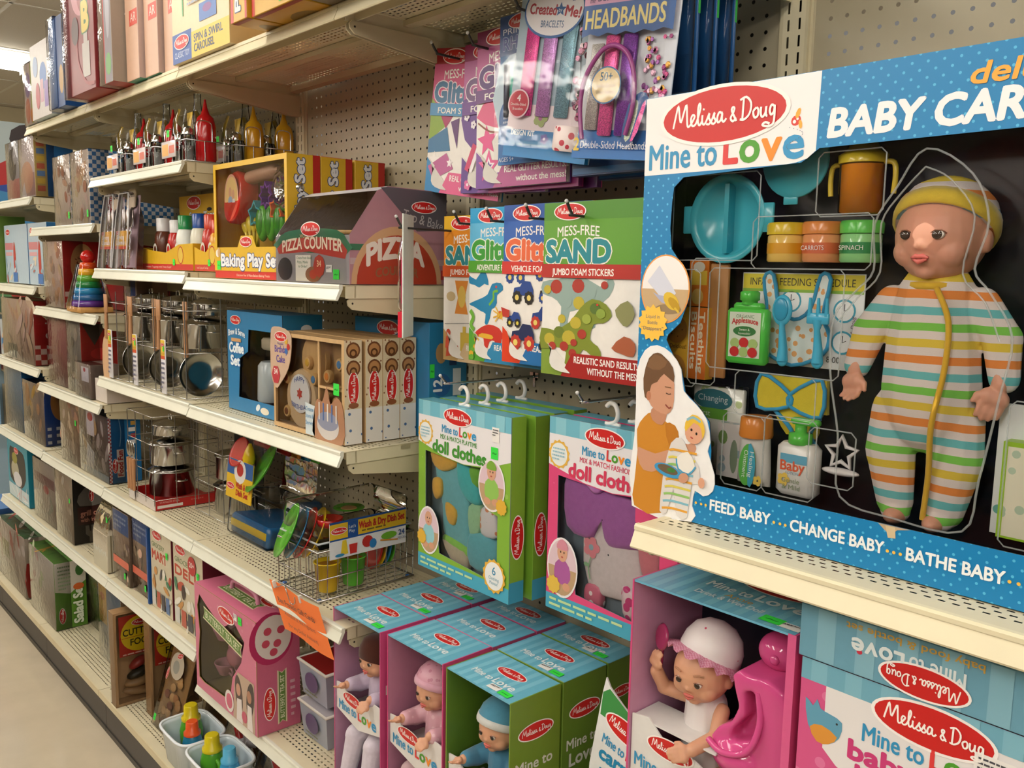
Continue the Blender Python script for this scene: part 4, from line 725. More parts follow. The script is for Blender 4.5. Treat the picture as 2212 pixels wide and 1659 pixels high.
b = B(); b.at(6.6,.0,1.6).lathe([(1.2,-.8),(1.35,-.6),(1.35,1.0),(1.2,1.1)],mat('dots','e2d3d2',s=50,d=.36,rnd=1,c2='b83a4c'),24); b.obj('sample_bracelet', t); B().at(6.6,0,2.6).lathe([(1.25,0),(1.0,.05)],mat('ink','8a6424'),24).obj('bracelet_inside', t)
film(t,.1,8.3,-.9,.8,12)
def sidekit(x, y, z, h, label):
    t = thing('craft_kit', label, 'craft kit', (x,y,z), 0, 'sparkle kits hanging behind the headband kit'); B().rbox(0,8.6,.1,.3,0,h,mat('card','1f5288'),.08).obj('card', t); B().rbox(.1,8.5,-.6,.1,.2,h-.2,CLR,.2).obj('blister', t)
    p = Pr(F_right(8.6)); p.rect(.1,h*.55,.3,h*.75,'2fae4a'); p.obj('edge_print', t)
t = kit('headband_kit','clear pack of design-your-own headbands with blue header and purple hoop',49.3,-9.6,70.45,8.6,12,'cdd0da',ry=6); t.scale = (.8,.7,.86)
B().box(.05,8.55,-.35,.3,0,.6,mat('card','1c6ab4')).obj('base_card', t)
p = Pr(F_front(.3)); p.rect(0,0,8.6,2.0,'1f6cb8'); p.obj('print', t)
p = Pr(F_front(-.4)); p.rect(-.05,9.55,8.65,12,'cf9aba'); p.poly([(-.05,8.2)]+[(8.7*i/10-.05,8.2+.2*(i%2)) for i in range(1,11)]+[(8.65,10.3),(-.05,10.3)],'2a5a9c'); p.text('DESIGN-YOUR-OWN',1.3,10.5,.5,'3a3060',w=6.4); p.text('HEADBANDS',.25,8.75,1.2,'e6d68a',w=7.6,bold=.02); p.text('the',.5,10.45,.3,'3a3060',shear=.3); p.obj('header', t)
logo(t, F_front(-.4), 2.0, 11.6, 2.8)
for c,x in (('e25a9c',2.2),('7a3a9c',3.9)): B().rbox(x,x+1.35,-.15,.25,1.6,8.3,mat('glitter',c),.2).obj('headband_strip', t)
B().rbox(.8,2.0,-.05,.2,2,7.8,mat('glitter','b9b4b0'),.1).obj('headband_strip', t)
B().tube(smooth([(1.2,-.6,1.3),(.7,-.6,3.4),(.9,-.6,5.4),(2.2,-.6,7.1),(3.6,-.6,7.5),(5.0,-.6,6.8),(5.8,-.6,5.2),(5.9,-.6,3.4),(5.5,-.6,1.6)],5),.18,mat('plastic','b0509c'),8).obj('hoop', t)
b = B(); rr = random.Random(8)
for i in range(60): b.at(6.0+rr.random()*2.4,.12,2.6+rr.random()*5.4,rx=90).lathe([(.24*rr.uniform(.5,1.1),0),(.15,.1)],mat('glitter',rr.choice(('b8487a','d98ab0','8c3a6c','e0b0c8','d9a04a','9a5aa0'))),6)
b.obj('gem_stickers', t)
p = Pr(F_front(-.75)); p.ell2(3.2,4.9,1.5,1.25,'3f78b4',28); p.ell2(3.2,4.9,1.4,1.15,'e9d3a2',28); p.text('50+',3.2,5.2,.55,'2f6a94',al='c',bold=.01); p.text('Sparkle Gems &',3.2,4.75,.2,'6a5a4a',al='c'); p.text('Glitter Stickers',3.2,4.35,.2,'6a5a4a',al='c'); p.obj('seal', t)
p = Pr(F_front(-.42)); p.text('2',.25,.55,.85,'e6c64a',bold=.03); p.text('Double-Sided Headbands',.95,.7,.5,'e6edf2',w=6.6); p.poly([(5.0,1.2),(5.4,3.6),(6.4,4.4),(7.2,4.0),(6.6,2.2),(5.9,1.0)],'2a5a9c',2); p.poly([(5.3,1.4),(5.7,3.5),(6.2,3.9),(6.3,3.0),(5.8,1.4)],mat('glitter','b9c4b0'),2); p.poly([(5.9,1.2),(6.7,3.6),(7.0,3.6),(6.5,1.8)],mat('glitter','d85a9c'),2); p.obj('banner', t)
film(t,.1,8.5,-.9,.8,11.6); sticker(t, F_front(-.95), 8.0, 11.7, rot=-5); barcode(t, F_front(-.95), 8.0, 10.8)
for i in range(3): sidekit(48.4+.2*i,-7.9+1.5*i,73.5,8.2,'sparkle craft kit hanging behind the headband kit, seen edge-on')
for i in range(2):
    t = thing('bead_kit', 'dark blue craft kit hanging behind the bracelet kit', 'craft kit', (46.6+1.2*i,-6.9+1.3*i,69.7-.2*i), 0, 'dark blue kits behind the bracelet kit'); B().box(0,8.2,0,.8,0,10,mat('card','173f78')).obj('card', t); B().box(.1,8.1,-.04,0,.1,.5,mat('card','2a6aa8')).obj('footer', t)
for i in range(2):
    t = thing('pad_stack', 'magenta edged glitter pad stacked behind the pink star pad', 'sticker pad', (36.8+.9*i,-5.85+.9*i,69.2-.05*i), 0, 'glitter pads behind the pink star pad'); B().box(0,9.4,0,.4,0,10.6,mat('card','8a2a6a' if i == 0 else '5f2468')).obj('sheets', t); B().box(0,9.4,.4,.5,0,10.6,mat('card','c23a78')).obj('backing_card', t)
t = thing('hanging_card_pack', 'narrow pink blister card hanging edge-on beside the pizza box', 'toy pack', (31.0,-9.2,58.0), 40)
B().box(0,.1,-1.6,1.6,0,9.6,mat('card','dfe6df')).obj('card', t); b = B(); b.loft([[(x,y,z) for x,y in ((0,-.9*s),(-.55*s-.05,-.7*s),(-.6*s-.05,.7*s),(0,.9*s))] for z,s in ((1.9,.6),(2.4,1),(6.5,1),(8.4,.4))],mat('film','f2b8cc',b=.4)); b.obj('blister', t)
B().rbox(-.4,-.05,-.5,.5,2.6,6.3,mat('plastic','d0467c'),.15).obj('toy', t); B().box(-.5,.0,-1.0,1.0,0,2.0,mat('card','d8203a')).obj('red_base', t); B().box(-.06,-.01,-.6,.6,7.4,8.4,mat('card','b52a34')).obj('logo_patch', t)
hook(31.2,66.5,10.4,'black peg hook carrying the narrow pink blister card')
# ------------------------------------------------------------------ doll clothes boxes on hangers
def hanger(t, x, y, z):
    b = B(); b.tube(smooth([(x-.55,y,z+.0),(x+.15,y,z+.25),(x+.35,y,z+.8),(x+.1,y,z+1.35),(x-.35,y,z+1.45),(x-.65,y,z+1.2)],5),.16,mat('plastic','e6e2de'),8); b.rbox(x-.75,x+.6,y-.12,y+.12,z-.08,z+.18,mat('plastic','e6e2de'),.1); b.obj('plastic_hanger', t)
def clothes(x, y, z, label, sc, dc, sub, front, rz=0, detail=True):
    W, Dp, H = 11.5, 1.45, 14.0; t = thing('doll_clothes_box', label, 'toy box', (x,y,z), rz)
    hole = [(1.0,4.6),(.95,9.9),(3.2,9.75),(6.0,9.55),(8.0,9.7),(8.0,8.2),(9.0,6.6),(10.1,6.4),(10.1,1.9),(8.6,1.3),(2.9,1.7),(2.6,3.6)] if detail else None
    if detail: shell(t, W, Dp, H, hole, mat('dots',sc,s=26,d=.13,rnd=.4,c2=dc), sc, '6ab0c6', '6f7f86', .06)
    else: carton(t, W, Dp, H, sc, sc, '6ab0c6')
    b = Pr(F_right(W)); b.rect(0,0,Dp,1.6,'3f9cba'); b.obj('side_band', t); logo(t, F_right(W), Dp/2, 5.0, 3.4, rot=90)
    if detail:
        p = Pr(F_front(),.006); p.rect(0,0,W,1.15,'45a3bf'); p.poly([(0,H-1.2),(W,H-1.2),(W,10.7),(9,9.9),(6,9.6),(3.4,9.8),(0,10.6)],'e4e1e6',0); p.rect(0,H-1.2,W,H,'6fb5ca')
        for i in range(5): p.rect(.6+i*2.3,H-1.2,1.6+i*2.3,H,'88c4d4')
        p.obj('print', t); logo(t, F_front(), 5.2, H-.85, 3.6, .05, -1, 1, True)
        place('title_lettering', MTL_C, t, F_front(), 3.2, H-2.25, 4.3, .04, -1)
        p = Pr(F_front(),.03); p.text(sub,3.0,H-2.8,.36,front,w=4.6,rot=-1,bold=.01); p.text('doll clothes',2.0,H-3.95,.95,front,w=6.7,rot=-1,bold=.045); p.lines(.4,1.0,7.0,.8,2,'bcd8a0'); p.obj('lettering', t)
        p = Pr(F_front(),.03); p.burst(1.0,11.4,1.05,'e2b24a',14,.88); p.ell2(1.0,11.4,.8,.82,'e6eaea',24); p.lines(.4,11.9,1.2,.95,4,'9ac0d0'); p.obj('seal', t)
    return t
def photo(t, cu, cv, ru, rv, ring, shirt, hat=None, n=.04):
    p = Pr(F_front(), n); p.ell2(cu,cv,ru,rv,'e9e6e8',26); q = [(cu+ru*.92*math.cos(i*math.pi/12),cv+rv*.92*math.sin(i*math.pi/12)) for i in range(13)]; p.poly(q,'d9bfca'); p.poly([(cu-ru*.92*math.cos(i*math.pi/12),cv-rv*.92*math.sin(i*math.pi/12)) for i in range(13)],'b99a76')
    p.poly([(cu-.5*ru,cv-.35*rv),(cu-.45*ru,cv+.1*rv),(cu,cv+.3*rv),(cu+.45*ru,cv+.1*rv),(cu+.55*ru,cv-.3*rv),(cu+.2*ru,cv-.55*rv),(cu-.3*ru,cv-.5*rv)],shirt,2); p.ell2(cu-.3*ru,cv-.62*rv,.25*ru,.14*rv,'cf9a7c',10); p.ell2(cu+.3*ru,cv-.6*rv,.25*ru,.14*rv,'cf9a7c',10); p.ell2(cu,cv+.5*rv,.33*ru,.3*rv,'d2a084',16); p.ell2(cu-.1*ru,cv+.52*rv,.04*ru,.04*rv,'2a211c',6); p.ell2(cu+.12*ru,cv+.52*rv,.04*ru,.04*rv,'2a211c',6); p.ell2(cu,cv+.36*rv,.08*ru,.03*rv,'b5564a',6)
    if hat: p.poly([(cu-.36*ru,cv+.62*rv),(cu-.25*ru,cv+.86*rv),(cu,cv+.95*rv),(cu+.25*ru,cv+.86*rv),(cu+.36*ru,cv+.62*rv)],hat,2)
    p.obj('photo_print', t)
t = clothes(31.0,-8.0,38.9,'green doll clothes box in front of its row, with teal and yellow clothes','7fae38','93bd50','MIX & MATCH PLAYTIME','3f8f2f',-1)
TEAL = mat('fabric','6fb4c0'); YEL = mat('fabric','dcae4e')
def soft(t, name, pts, y0, m, r=.35, th=.5):       # a folded cloth item: outline inflated into a cushion
    pts = [(px,pz+1.35*min(1,max(0,(pz-1.2)/2.4))) for px,pz in pts]; O = smooth(pts,3,True); cx = sum(p[0] for p in O)/len(O); cz = sum(p[1] for p in O)/len(O); b = B(); rows = []
    for f,yy in ((1,y0+th),(1,y0+th*.5),(.94,y0+th*.15),(.8,y0),(.4,y0-.08),(.02,y0-.1)): rows.append([(cx+(x-cx)*f,yy,cz+(z-cz)*f) for x,z in O])
    b.loft(rows, m, False, True); return b.obj(name, t)
B().box(.1,11.4,1.25,1.35,.1,13.9,mat('card','7f98a0')).obj('tray_back', t)
soft(t,'yellow_hood',[(1.2,9.3),(4.2,8.4),(4.4,7.7),(2.6,7.0),(1.2,7.6)],.35,YEL); soft(t,'teal_robe',[(1.3,7.4),(3.0,7.2),(4.6,8.0),(5.6,6.6),(6.0,2.8),(5.6,2.0),(2.8,2.2),(2.4,4.2)],.55,TEAL); soft(t,'robe_hem',[(2.9,2.5),(5.9,2.2),(5.8,1.7),(2.8,1.9)],.5,mat('fabric','8cc85a'),th=.4)
soft(t,'teal_visor',[(4.6,8.2),(6.2,8.0),(7.5,6.2),(7.3,5.2),(6,5.3),(4.8,6.4)],.3,mat('fabric','4fb9bd')); soft(t,'green_cloth',[(6.0,7.9),(7.3,8.0),(7.5,6.8),(6.6,6.4)],.35,mat('fabric','74b545'))
soft(t,'animal_bib',[(6.0,4.9),(7.4,5.2),(7.6,3.9),(7.2,3.1),(6.2,3.0)],.4,mat('fabric','9cc8a0')); soft(t,'white_bib',[(7.5,5.0),(8.6,5.2),(9.4,4.6),(9.5,3.3),(7.6,3.2)],.4,mat('dots','dedade',s=45,d=.3,rnd=1,c2='d88a66'))
soft(t,'folded_towel',[(6.2,3.1),(9.4,3.0),(9.5,1.5),(6.3,1.4)],.3,mat('fabric','64aebb'),th=.7); soft(t,'sock',[(2.6,2.2),(5.6,2.0),(5.9,.9),(4.5,.8)],.4,mat('fabric','b9ad98')); soft(t,'duck_patch',[(1.6,6.3),(2.6,6.3),(2.7,5.2),(2.0,4.6),(1.5,5.3)],.25,YEL,th=.3); soft(t,'duck_beak',[(3.2,4.6),(4.6,4.2),(4.4,3.2),(3.5,3.3)],.3,YEL,th=.3)
film(t,.9,10.3,.1,1.2,10); photo(t,9.4,8.6,1.55,2.0,None,'8fbf5a','7aa83a'); photo(t,1.5,3.3,1.45,2.0,None,'8fc4cc',None)
p = Pr(F_front(),.09); p.burst(9.9,1.75,1.35,'e2ae3c',14,.88); p.ell2(9.9,1.75,1.05,1.08,'e9ebeb',24); p.text('6',9.9,1.85,.62,'2f86b0',al='c',bold=.01); p.text('Clothing',9.9,1.45,.24,'5fa0b8',al='c'); p.text('Pieces!',9.9,1.1,.24,'5fa0b8',al='c'); p.obj('seal', t); p = Pr(F_front(),.09); p.burst(10.6,7.2,.65,'dcae3c',10,.84); p.obj('seal', t); p = Pr(F_front(),.09); p.burst(.6,2.6,.65,'dcae3c',10,.84); p.obj('seal', t)
barcode(t, F_front(), 9.8, 12.5, w=.8, h=1.1); sticker(t, F_front(), 9.7, 11.1); hanger(t, 5.2, .7, 14.0)
for i,(y,z) in enumerate(((-6.3,38.9),(-4.7,39.0),(-2.9,39.1))):
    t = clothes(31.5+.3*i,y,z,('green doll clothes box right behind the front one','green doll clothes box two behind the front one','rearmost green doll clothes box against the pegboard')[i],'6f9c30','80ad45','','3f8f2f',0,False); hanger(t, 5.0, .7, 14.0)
hook(36.3,54.75,9.9,'steel peg hook holding the green doll clothes boxes',WIRE,.7)
t = clothes(45.1,-6.9,39.3,'pink doll clothes box with purple cardigan and white dress','d8487c','e0608e','MIX & MATCH FASHION','d03a5c',0)
B().box(.1,11.4,1.25,1.35,.1,13.9,mat('card','6a7884')).obj('tray_back', t)
PUR = mat('fabric','a868aa'); WH = mat('fabric','d6cdcf')
soft(t,'white_dress',[(3.2,6.4),(7.2,6.2),(7.9,2.2),(3.4,2.0)],.55,WH); soft(t,'purple_cardigan',[(1.3,9.0),(4.6,8.4),(8.4,7.6),(8.9,5.2),(6.4,4.4),(5.2,4.6),(4.6,6.8),(4.0,4.6),(1.3,4.9)],.3,PUR,th=.7); soft(t,'cardigan_bow',[(3.4,8.4),(4.2,7.8),(5.0,8.2),(4.6,8.9),(3.8,9.0)],.1,PUR,th=.3); soft(t,'leggings',[(3.3,2.0),(4.6,2.1),(4.7,1.0),(3.3,1.1)],.5,mat('dots','c96a84',s=40,d=.32,rnd=.6,c2='e9dfe2')); soft(t,'headband',[(8.4,6.6),(9.6,5.8),(9.8,3.6),(8.6,3.2),(8.0,4.8)],.3,mat('fabric','d0808c')); soft(t,'pink_bootee',[(8.0,3.2),(9.8,3.0),(9.6,1.5),(8.2,1.6)],.3,mat('dots','d9c4cc',s=50,d=.4,rnd=1,c2='c23a7a')); soft(t,'pink_bow',[(6.8,2.6),(8.0,2.2),(7.6,1.1),(6.9,1.4)],.3,mat('dots','d9c4cc',s=50,d=.4,rnd=1,c2='c23a7a'))
p = Pr(F_front(.42)); p.flower(3.9,5.3,.75,'dd8a96','8fb0c0'); p.line([(3.9,4.6),(3.7,3.8),(3.9,3.0)],.1,'8fb890',3); p.ell2(3.5,4.0,.25,.16,'8fb890',8); p.obj('dress_flower', t)
film(t,.9,10.3,.1,1.2,10); photo(t,1.6,3.3,1.5,2.2,None,'a85a9c','d08a9c')
p = Pr(F_front(),.09); p.burst(.8,1.9,.7,'dcb84a',10,.84); p.obj('seal', t); hanger(t, 5.3, .7, 14.0)
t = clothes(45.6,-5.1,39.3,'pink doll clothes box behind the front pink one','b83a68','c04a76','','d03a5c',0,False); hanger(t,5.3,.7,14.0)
hook(50.5,55.1,9.9,'steel peg hook holding the pink doll clothes boxes',WIRE,.7)
# ------------------------------------------------------------------ boxed dolls on the lower shelf
SKD = mat('vinyl','cf9a7b')
def stripes_top(t, w, d, h, blank=False):
    p = Pr(F_top(h)); 
    for i in range(int(w/.9)): p.n = .004; p.rect(.25+.9*i,.05,.7+.9*i,d-.05,'7cbdd2')
    p.obj('stripe_print', t)
    if not blank: logo(t, F_top(h), w*.55, d*.62, w*.42, .02); place('title_lettering', MTL_W, t, F_top(h), w*.2, d*.24, w*.62, .02)
def dollbox(x, y, label, inner, side, rz=0, st=True, open_=True, d=4.6):
    W, H = 7.05, 16.9; t = thing('doll_box', label, 'toy box', (x,y,18.16), rz)
    if open_: shell(t, W, d, H, None, side, side, '68afc8', inner, .1); B().box(0,.1,-.03,0,0,H,mat('card',side)).obj('front_edge', t); B().box(W-.1,W,-.03,0,0,H,mat('card',side)).obj('front_edge', t)
    else: carton(t, W, d, H, side, side, '68afc8')
    stripes_top(t, W, d, H)
    p = Pr(F_right(W)); p.rect(0,0,d,.1,side); f = d/4.6; p.text('Mine to',.5*f,11.6,.75,'d5d6cd',w=3.4*f,bold=.02); p.text('Love',.8*f,10.3,.95,'d5d6cd',w=2.8*f,bold=.03); p.obj('side_print', t); logo(t, F_right(W), d/2, 14.3, d*.72, .02)
    if st: barcode(t, F_top(H), 4.6, .62, w=1.1, h=.6); sticker(t, F_top(H), 5.8, .55, w=1.1, h=.6)
    if open_:
        b = B(); b.box(.15,W-.15,.25,d*.75,7.9,8.0,mat('card','d6d2d0')); O = [(.15,8.0),(.15,10.3),(1.2,10.4),(2.2,9.5),(4.8,9.5),(5.8,10.4),(6.9,10.3),(6.9,8.0),(5.2,7.6),(3.5,7.2),(1.8,7.6)]; b.prism(O,.15,.25,mat('card','dcd8d6')); b.obj('front_band', t); logo(t, F_front(.15), 2.7, 9.45, 3.0, .03, -2, 1, True); place('title_lettering', MTL_C, t, F_front(.15), .6, 8.15, 5.6, .03)
        B().box(.12,W-.12,.12,d-.12,.1,1.0,mat('card','2b8ba0')).obj('floor_insert', t)
    return t
def seated(x, y, label, top, pants, hat):
    t = thing('baby_doll', label, 'doll', (x,y,18.16)); b = B(); face(t, (b,SKD), (3.6,1.9,13.15), 1.55, 6, eye='2b2420', tilt=4)
    limb(b, [(3.6,2.3,11.9),(3.6,2.4,11.2)], [.6,.7], SKD); limb(b, [(3.6,2.6,10.4),(3.6,2.8,7.4)], [1.0,1.2], SKD)
    for s in (-1,1):
        limb(b, [(3.6+1.3*s,2.4,10.8),(3.6+1.9*s,1.4,10.3),(3.6+1.75*s,.0,10.6)], [.45,.42,.36], SKD); limb(b, [(3.6+.8*s,2.4,7.2),(3.6+1.3*s,.6,6.2),(3.6+1.5*s,-.2,2.6)], [.7,.55,.42], SKD); b.ell((3.6+1.55*s,-.6,2.1),(.45,.75,.4),SKD)
    hand(b, (1.75,-.4,10.6), (-.1,-1,-.1), (.8,0,.4), .85, SKD, .5); hand(b, (5.3,-.45,10.2), (-.15,-1,-.35), (-.8,0,.4), .85, SKD, .5)
    remesh(b, 'body', t, .075, 3)
    b = B(); limb(b, [(3.6,2.5,10.7),(3.6,2.5,8.6)], [1.25,1.4], top)
    for s in (-1,1): limb(b, [(3.6+1.3*s,2.4,10.7),(3.6+1.95*s,1.4,10.25),(3.6+1.8*s,.35,10.5)], [.75,.72,.58], top)
    remesh(b, 'top', t, .1, 4)
    b = B(); limb(b, [(3.6,2.6,8.2),(3.6,2.5,7.3)], [1.4,1.35], pants)
    for s in (-1,1): limb(b, [(3.6+.8*s,2.3,7.1),(3.6+1.35*s,.6,6.1),(3.6+1.5*s,-.15,3.0)], [1.0,.95,.68], pants)
    remesh(b, 'trousers', t, .1, 4)
    b = B(); b.M = Matrix.Translation((3.6,1.95,13.2)) @ Matrix.Rotation(math.radians(-16),4,'X')
    if hat[0] == 'hair': b.lathe([(1.62,-.3),(1.72,.1),(1.7,.6),(1.5,1.2),(1.0,1.62),(.1,1.78)],hat[1],22); [b.ell((1.5*math.cos(a),1.5*math.sin(a),-.35),(.35,.35,.5),hat[1],8,6) for a in (0.2,.9,1.6,2.3,2.9)]
    else: b.lathe([(1.66,.1),(1.74,.15),(1.74,.7),(1.6,1.2),(1.2,1.7),(.6,1.98),(.1,2.05)],hat[1],22)
    b.obj('hair' if hat[0]=='hair' else 'cap', t)
    if hat[0] != 'hair':
        b = B(); b.M = Matrix.Translation((3.6,1.95,13.2)) @ Matrix.Rotation(math.radians(-16),4,'X'); b.lathe([(1.66,.05),(1.8,.1),(1.84,.35),(1.8,.62),(1.7,.6)],hat[2],22,True,False); b.obj('cap_band', t)
    return t
PK = mat('card','b888a0')
dollbox(26.2,-13.25,'pink lined doll box with the dark haired doll, top striped blue','b98aa6','c04a7c'); dollbox(33.75,-12.95,'pink lined doll box with the crochet capped doll','b27a94','c9487c',.5,False); dollbox(41.25,-12.95,'green lined doll box with the blue capped doll','587a28','6f8c2a',-1)
seated(26.2,-13.1,'baby doll with dark brown hair and pale lilac top in a pink box',mat('fabric','c3b3c9'),mat('fabric','cdc3d0'),('hair',mat('fabric','452218')))
seated(33.75,-12.8,'baby doll in pink frilled top and crochet cap in a pink box',mat('dots','cfa0ac',s=60,d=.25,rnd=1,c2='d9b4bc'),mat('fabric','b99ba0'),('cap',mat('dots','c794a4',s=90,d=.3,rnd=1,c2='b5788c'),mat('fabric','cf9fb0')))
seated(41.25,-12.8,'baby doll in blue top and blue cap with white band in a green box',mat('fabric','4a7f9c'),mat('fabric','4a7f9c'),('cap',mat('fabric','4f8aa4'),mat('fabric','c9c9c6')))
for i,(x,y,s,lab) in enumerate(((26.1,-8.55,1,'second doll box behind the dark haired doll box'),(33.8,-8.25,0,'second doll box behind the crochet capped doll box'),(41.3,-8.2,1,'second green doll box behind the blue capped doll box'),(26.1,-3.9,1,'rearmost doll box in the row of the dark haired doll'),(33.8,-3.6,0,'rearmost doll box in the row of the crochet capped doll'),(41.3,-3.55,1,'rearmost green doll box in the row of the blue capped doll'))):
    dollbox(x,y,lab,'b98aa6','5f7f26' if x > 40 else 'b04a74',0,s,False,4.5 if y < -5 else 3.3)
def carrier(x, y, z, label, rz):
    t = thing('carrier_set_pack', label, 'toy pack', (x,y,z), rz, None, -8)
    O = smooth([(0,0),(5.2,0),(5.2,9.8),(4.6,10.2),(3.2,9.3),(.6,10.6),(0,10.2)],2,True); B().prism(O,0,.12,mat('card','dfe2e2')).obj('card', t)
    p = Pr(F_front()); p.poly([(.03,8.6),(5.17,8.0),(5.17,9.75),(4.6,10.1),(3.2,9.25),(.6,10.5),(.03,10.1)],'3f8f4a'); p.poly([(.03,0.03),(5.17,.03),(5.17,3.0),(.03,4.6)],'1f86b4'); p.obj('print', t)
    logo(t, F_front(), 2.4, 8.35, 3.8, .03, -12, 1, True); place('title_lettering', MTL_C, t, F_front(), .5, 6.95, 4.3, .03, -8)
    p = Pr(F_front(),.02); p.text('carrier',.4,5.85,.85,'1f86b4',w=4.2,bold=.05,rot=-6); p.text('play set',.6,4.75,.75,'1f86b4',w=3.8,bold=.04,rot=-6); p.obj('lettering', t)
    b = B(); b.rbox(-.2,5.2,-1.6,-.1,-.5,3.4,mat('dots','d9bd5a',s=22,d=.4,rnd=1,c2='cfe0e0'),.7,5); b.obj('folded_carrier', t); B().tube(smooth([(.4,-1.65,3.2),(1.6,-1.75,3.7),(2.6,-1.75,3.5)],3),.32,mat('fabric','cfdfe2'),8).obj('strap', t)
    return t
carrier(51.9,-9.6,25.8,'front carrier play set pack with yellow folded carrier',-4); carrier(52.6,-5.2,29.6,'carrier play set pack standing behind another one',-4)
t = thing('carrier_riser', 'blue carton under the carrier play set packs', 'carton', (49.4,-11.6,18.16)); carton(t,7.9,10.8,6.0,'2f86a8','2a7898','2f86a8')
# ------------------------------------------------------------------ bath doll box
W, H, Dp = 10.3, 16.0, 7; t = thing('bath_doll_box', 'pink open box of the drink and wet doll under the cream shelf', 'toy box', (57.5,-12.25,30.06))
shell(t, W, Dp, H, None, 'd0487e', 'd0487e', '6aaecb', 'c88fae', .12); B().box(.12,W-.12,Dp-.25,Dp-.14,.1,H-.1,mat('card','1d2230')).obj('back_insert', t); B().box(0,.12,-.03,0,0,H,mat('card','cc4a80')).obj('front_edge', t); B().box(W-.45,W,-.03,0,0,H,mat('card','d65a8e')).obj('front_edge', t)
stripes_top(t, W, Dp, H, True); logo(t, F_top(H), 6.6, 4.6, 4.4, .02, 0, 1, True); place('title_lettering', MTL_W, t, F_top(H), 3.2, 2.5, 6.0, .02); p = Pr(F_top(H),.02); p.text('Annie',4.9,1.75,.5,'d0a04a',al='l'); p.text('Drink & Wet Doll',3.4,1.1,.5,'cfdade',w=4.2,bold=.02); p.obj('lettering', t); sticker(t, F_top(H), 8.5, .75, w=1.2, h=.8); barcode(t, F_top(H), 9.6, .65, w=1.2, h=.7)
b = B(); O = [(.2,0),(.2,7.9),(1.4,8.1),(2.2,7.4),(2.8,6.9),(4.6,6.9),(5.9,6.4),(5.9,0)]; b.prism(O,.15,.25,mat('card','dcdad8')); b.box(.2,5.9,.25,2.6,7.7,7.8,mat('card','d6d4d2')); b.obj('front_band', t); logo(t, F_front(.15), 3.0, 6.75, 3.3, .03, 0, 1, True); place('title_lettering', MTL_C, t, F_front(.15), .5, 4.9, 5.6, .03)
p = Pr(F_front(.15),.03); p.ell2(5.5,6.0,.16,.14,'c8324a',8); p.obj('ladybird_mark', t)
t = thing('baby_doll', 'baby doll in floral sun hat raising one hand in the pink box', 'doll', (57.5,-12.25,30.06)); b = B(); face(t, (b,SKD), (3.5,2.2,11.1), 1.68, 4, eye='3a2c22', tilt=8, brow='a87a5c')
limb(b, [(3.5,2.6,9.8),(3.5,2.7,9.2)], [.6,.7], SKD); limb(b, [(3.5,2.8,8.6),(3.5,3,5)], [1.05,1.25], SKD)
limb(b, [(2.3,2.6,9.0),(1.1,1.9,9.3),(.95,1.3,10.4)], [.45,.46,.4], SKD); hand(b, (1.0,1.1,11.0), (.15,-.25,1), (.8,-.3,0), .9, SKD, .7)
limb(b, [(4.7,2.5,9.0),(5.1,1.4,8.0),(4.6,-.1,7.6)], [.46,.45,.38], SKD); hand(b, (4.35,-.5,7.45), (-.5,-.8,-.1), (-.4,.2,.8), .95, SKD, .45)
for s in (-1,1): limb(b, [(3.5+.8*s,2.6,5.2),(3.5+1.1*s,1.0,4.6),(3.5+1.1*s,.6,2.2)], [.7,.6,.5], SKD)
remesh(b, 'body', t, .075, 3)
FLO = mat('dots','d9d3d2',s=48,d=.1,rnd=1,c2='c8506a'); b = B(); limb(b, [(3.5,2.75,8.9),(3.5,2.8,6.2)], [1.22,1.42], FLO); remesh(b, 'romper', t, .1, 4)
b = B(); b.M = Matrix.Translation((3.55,2.45,11.55)) @ Matrix.Rotation(math.radians(9),4,'Y') @ Matrix.Rotation(math.radians(-24),4,'X'); b.lathe([(1.72,.2),(1.8,.5),(1.72,1.2),(1.4,1.9),(.8,2.35),(.1,2.5)],FLO,26); b.obj('sun_hat', t)
b = B(); b.M = Matrix.Translation((3.55,2.45,11.55)) @ Matrix.Rotation(math.radians(9),4,'Y') @ Matrix.Rotation(math.radians(-24),4,'X'); rows = []
for r,z,a in ((1.74,.42,0),(2.0,.3,.08),(2.45,.05,.2)): rows.append([(r*math.cos(k*math.pi/24),r*math.sin(k*math.pi/24),z+a*math.sin(k*2.2)) for k in range(48)])
b.loft(rows, mat('checker','d9a3b8',s=380,c2='c8748f'), False, True); b.obj('hat_brim', t)
t = thing('toy_potty_seat', 'glossy pink plastic toy potty seat with a round top', 'toy seat', (57.5,-12.25,30.06)); PKP = mat('plastic','d0508c',r=.1)
b = B(); b.ell((7.75,3.2,13.4),(1.25,1.1,1.05),PKP,24,16); b.obj('round_top', t); B().ell((7.95,2.15,13.3),(.28,.2,.28),PKP).obj('spout', t)
b = B(); O = [(6.2,12.2),(6.6,12.6),(7.3,12.5),(8.4,12.6),(9.3,12.2),(9.6,11.4),(9.6,6.5),(5.8,6.5),(5.1,7.2),(5.0,8.2),(5.5,9.0),(6.3,9.6),(6.7,10.6),(6.4,11.4)]; b.prism(O,2.2,4.6,PKP); b.prism(O,.9,2.3,PKP,None,[(7.0,11.6),(7.6,11.7),(7.9,10.4),(7.6,9.0),(6.2,8.4),(6.4,9.2),(7.1,10.2)]); b.ell((6.6,1.3,7.6),(1.6,1.0,1.0),PKP); remesh(b, 'seat', t, .11, 12)
B().tube(smooth([(5.1,.7,8.2),(6.2,.4,8.0),(7.6,.5,8.6),(8.1,.8,10.2),(7.8,1.0,11.8)],4),.18,PKP,8).obj('bowl_rim', t)
B().rbox(6.1,9.7,1.0,4.6,.2,6.3,mat('card','c03a74'),.2).obj('stand', t)
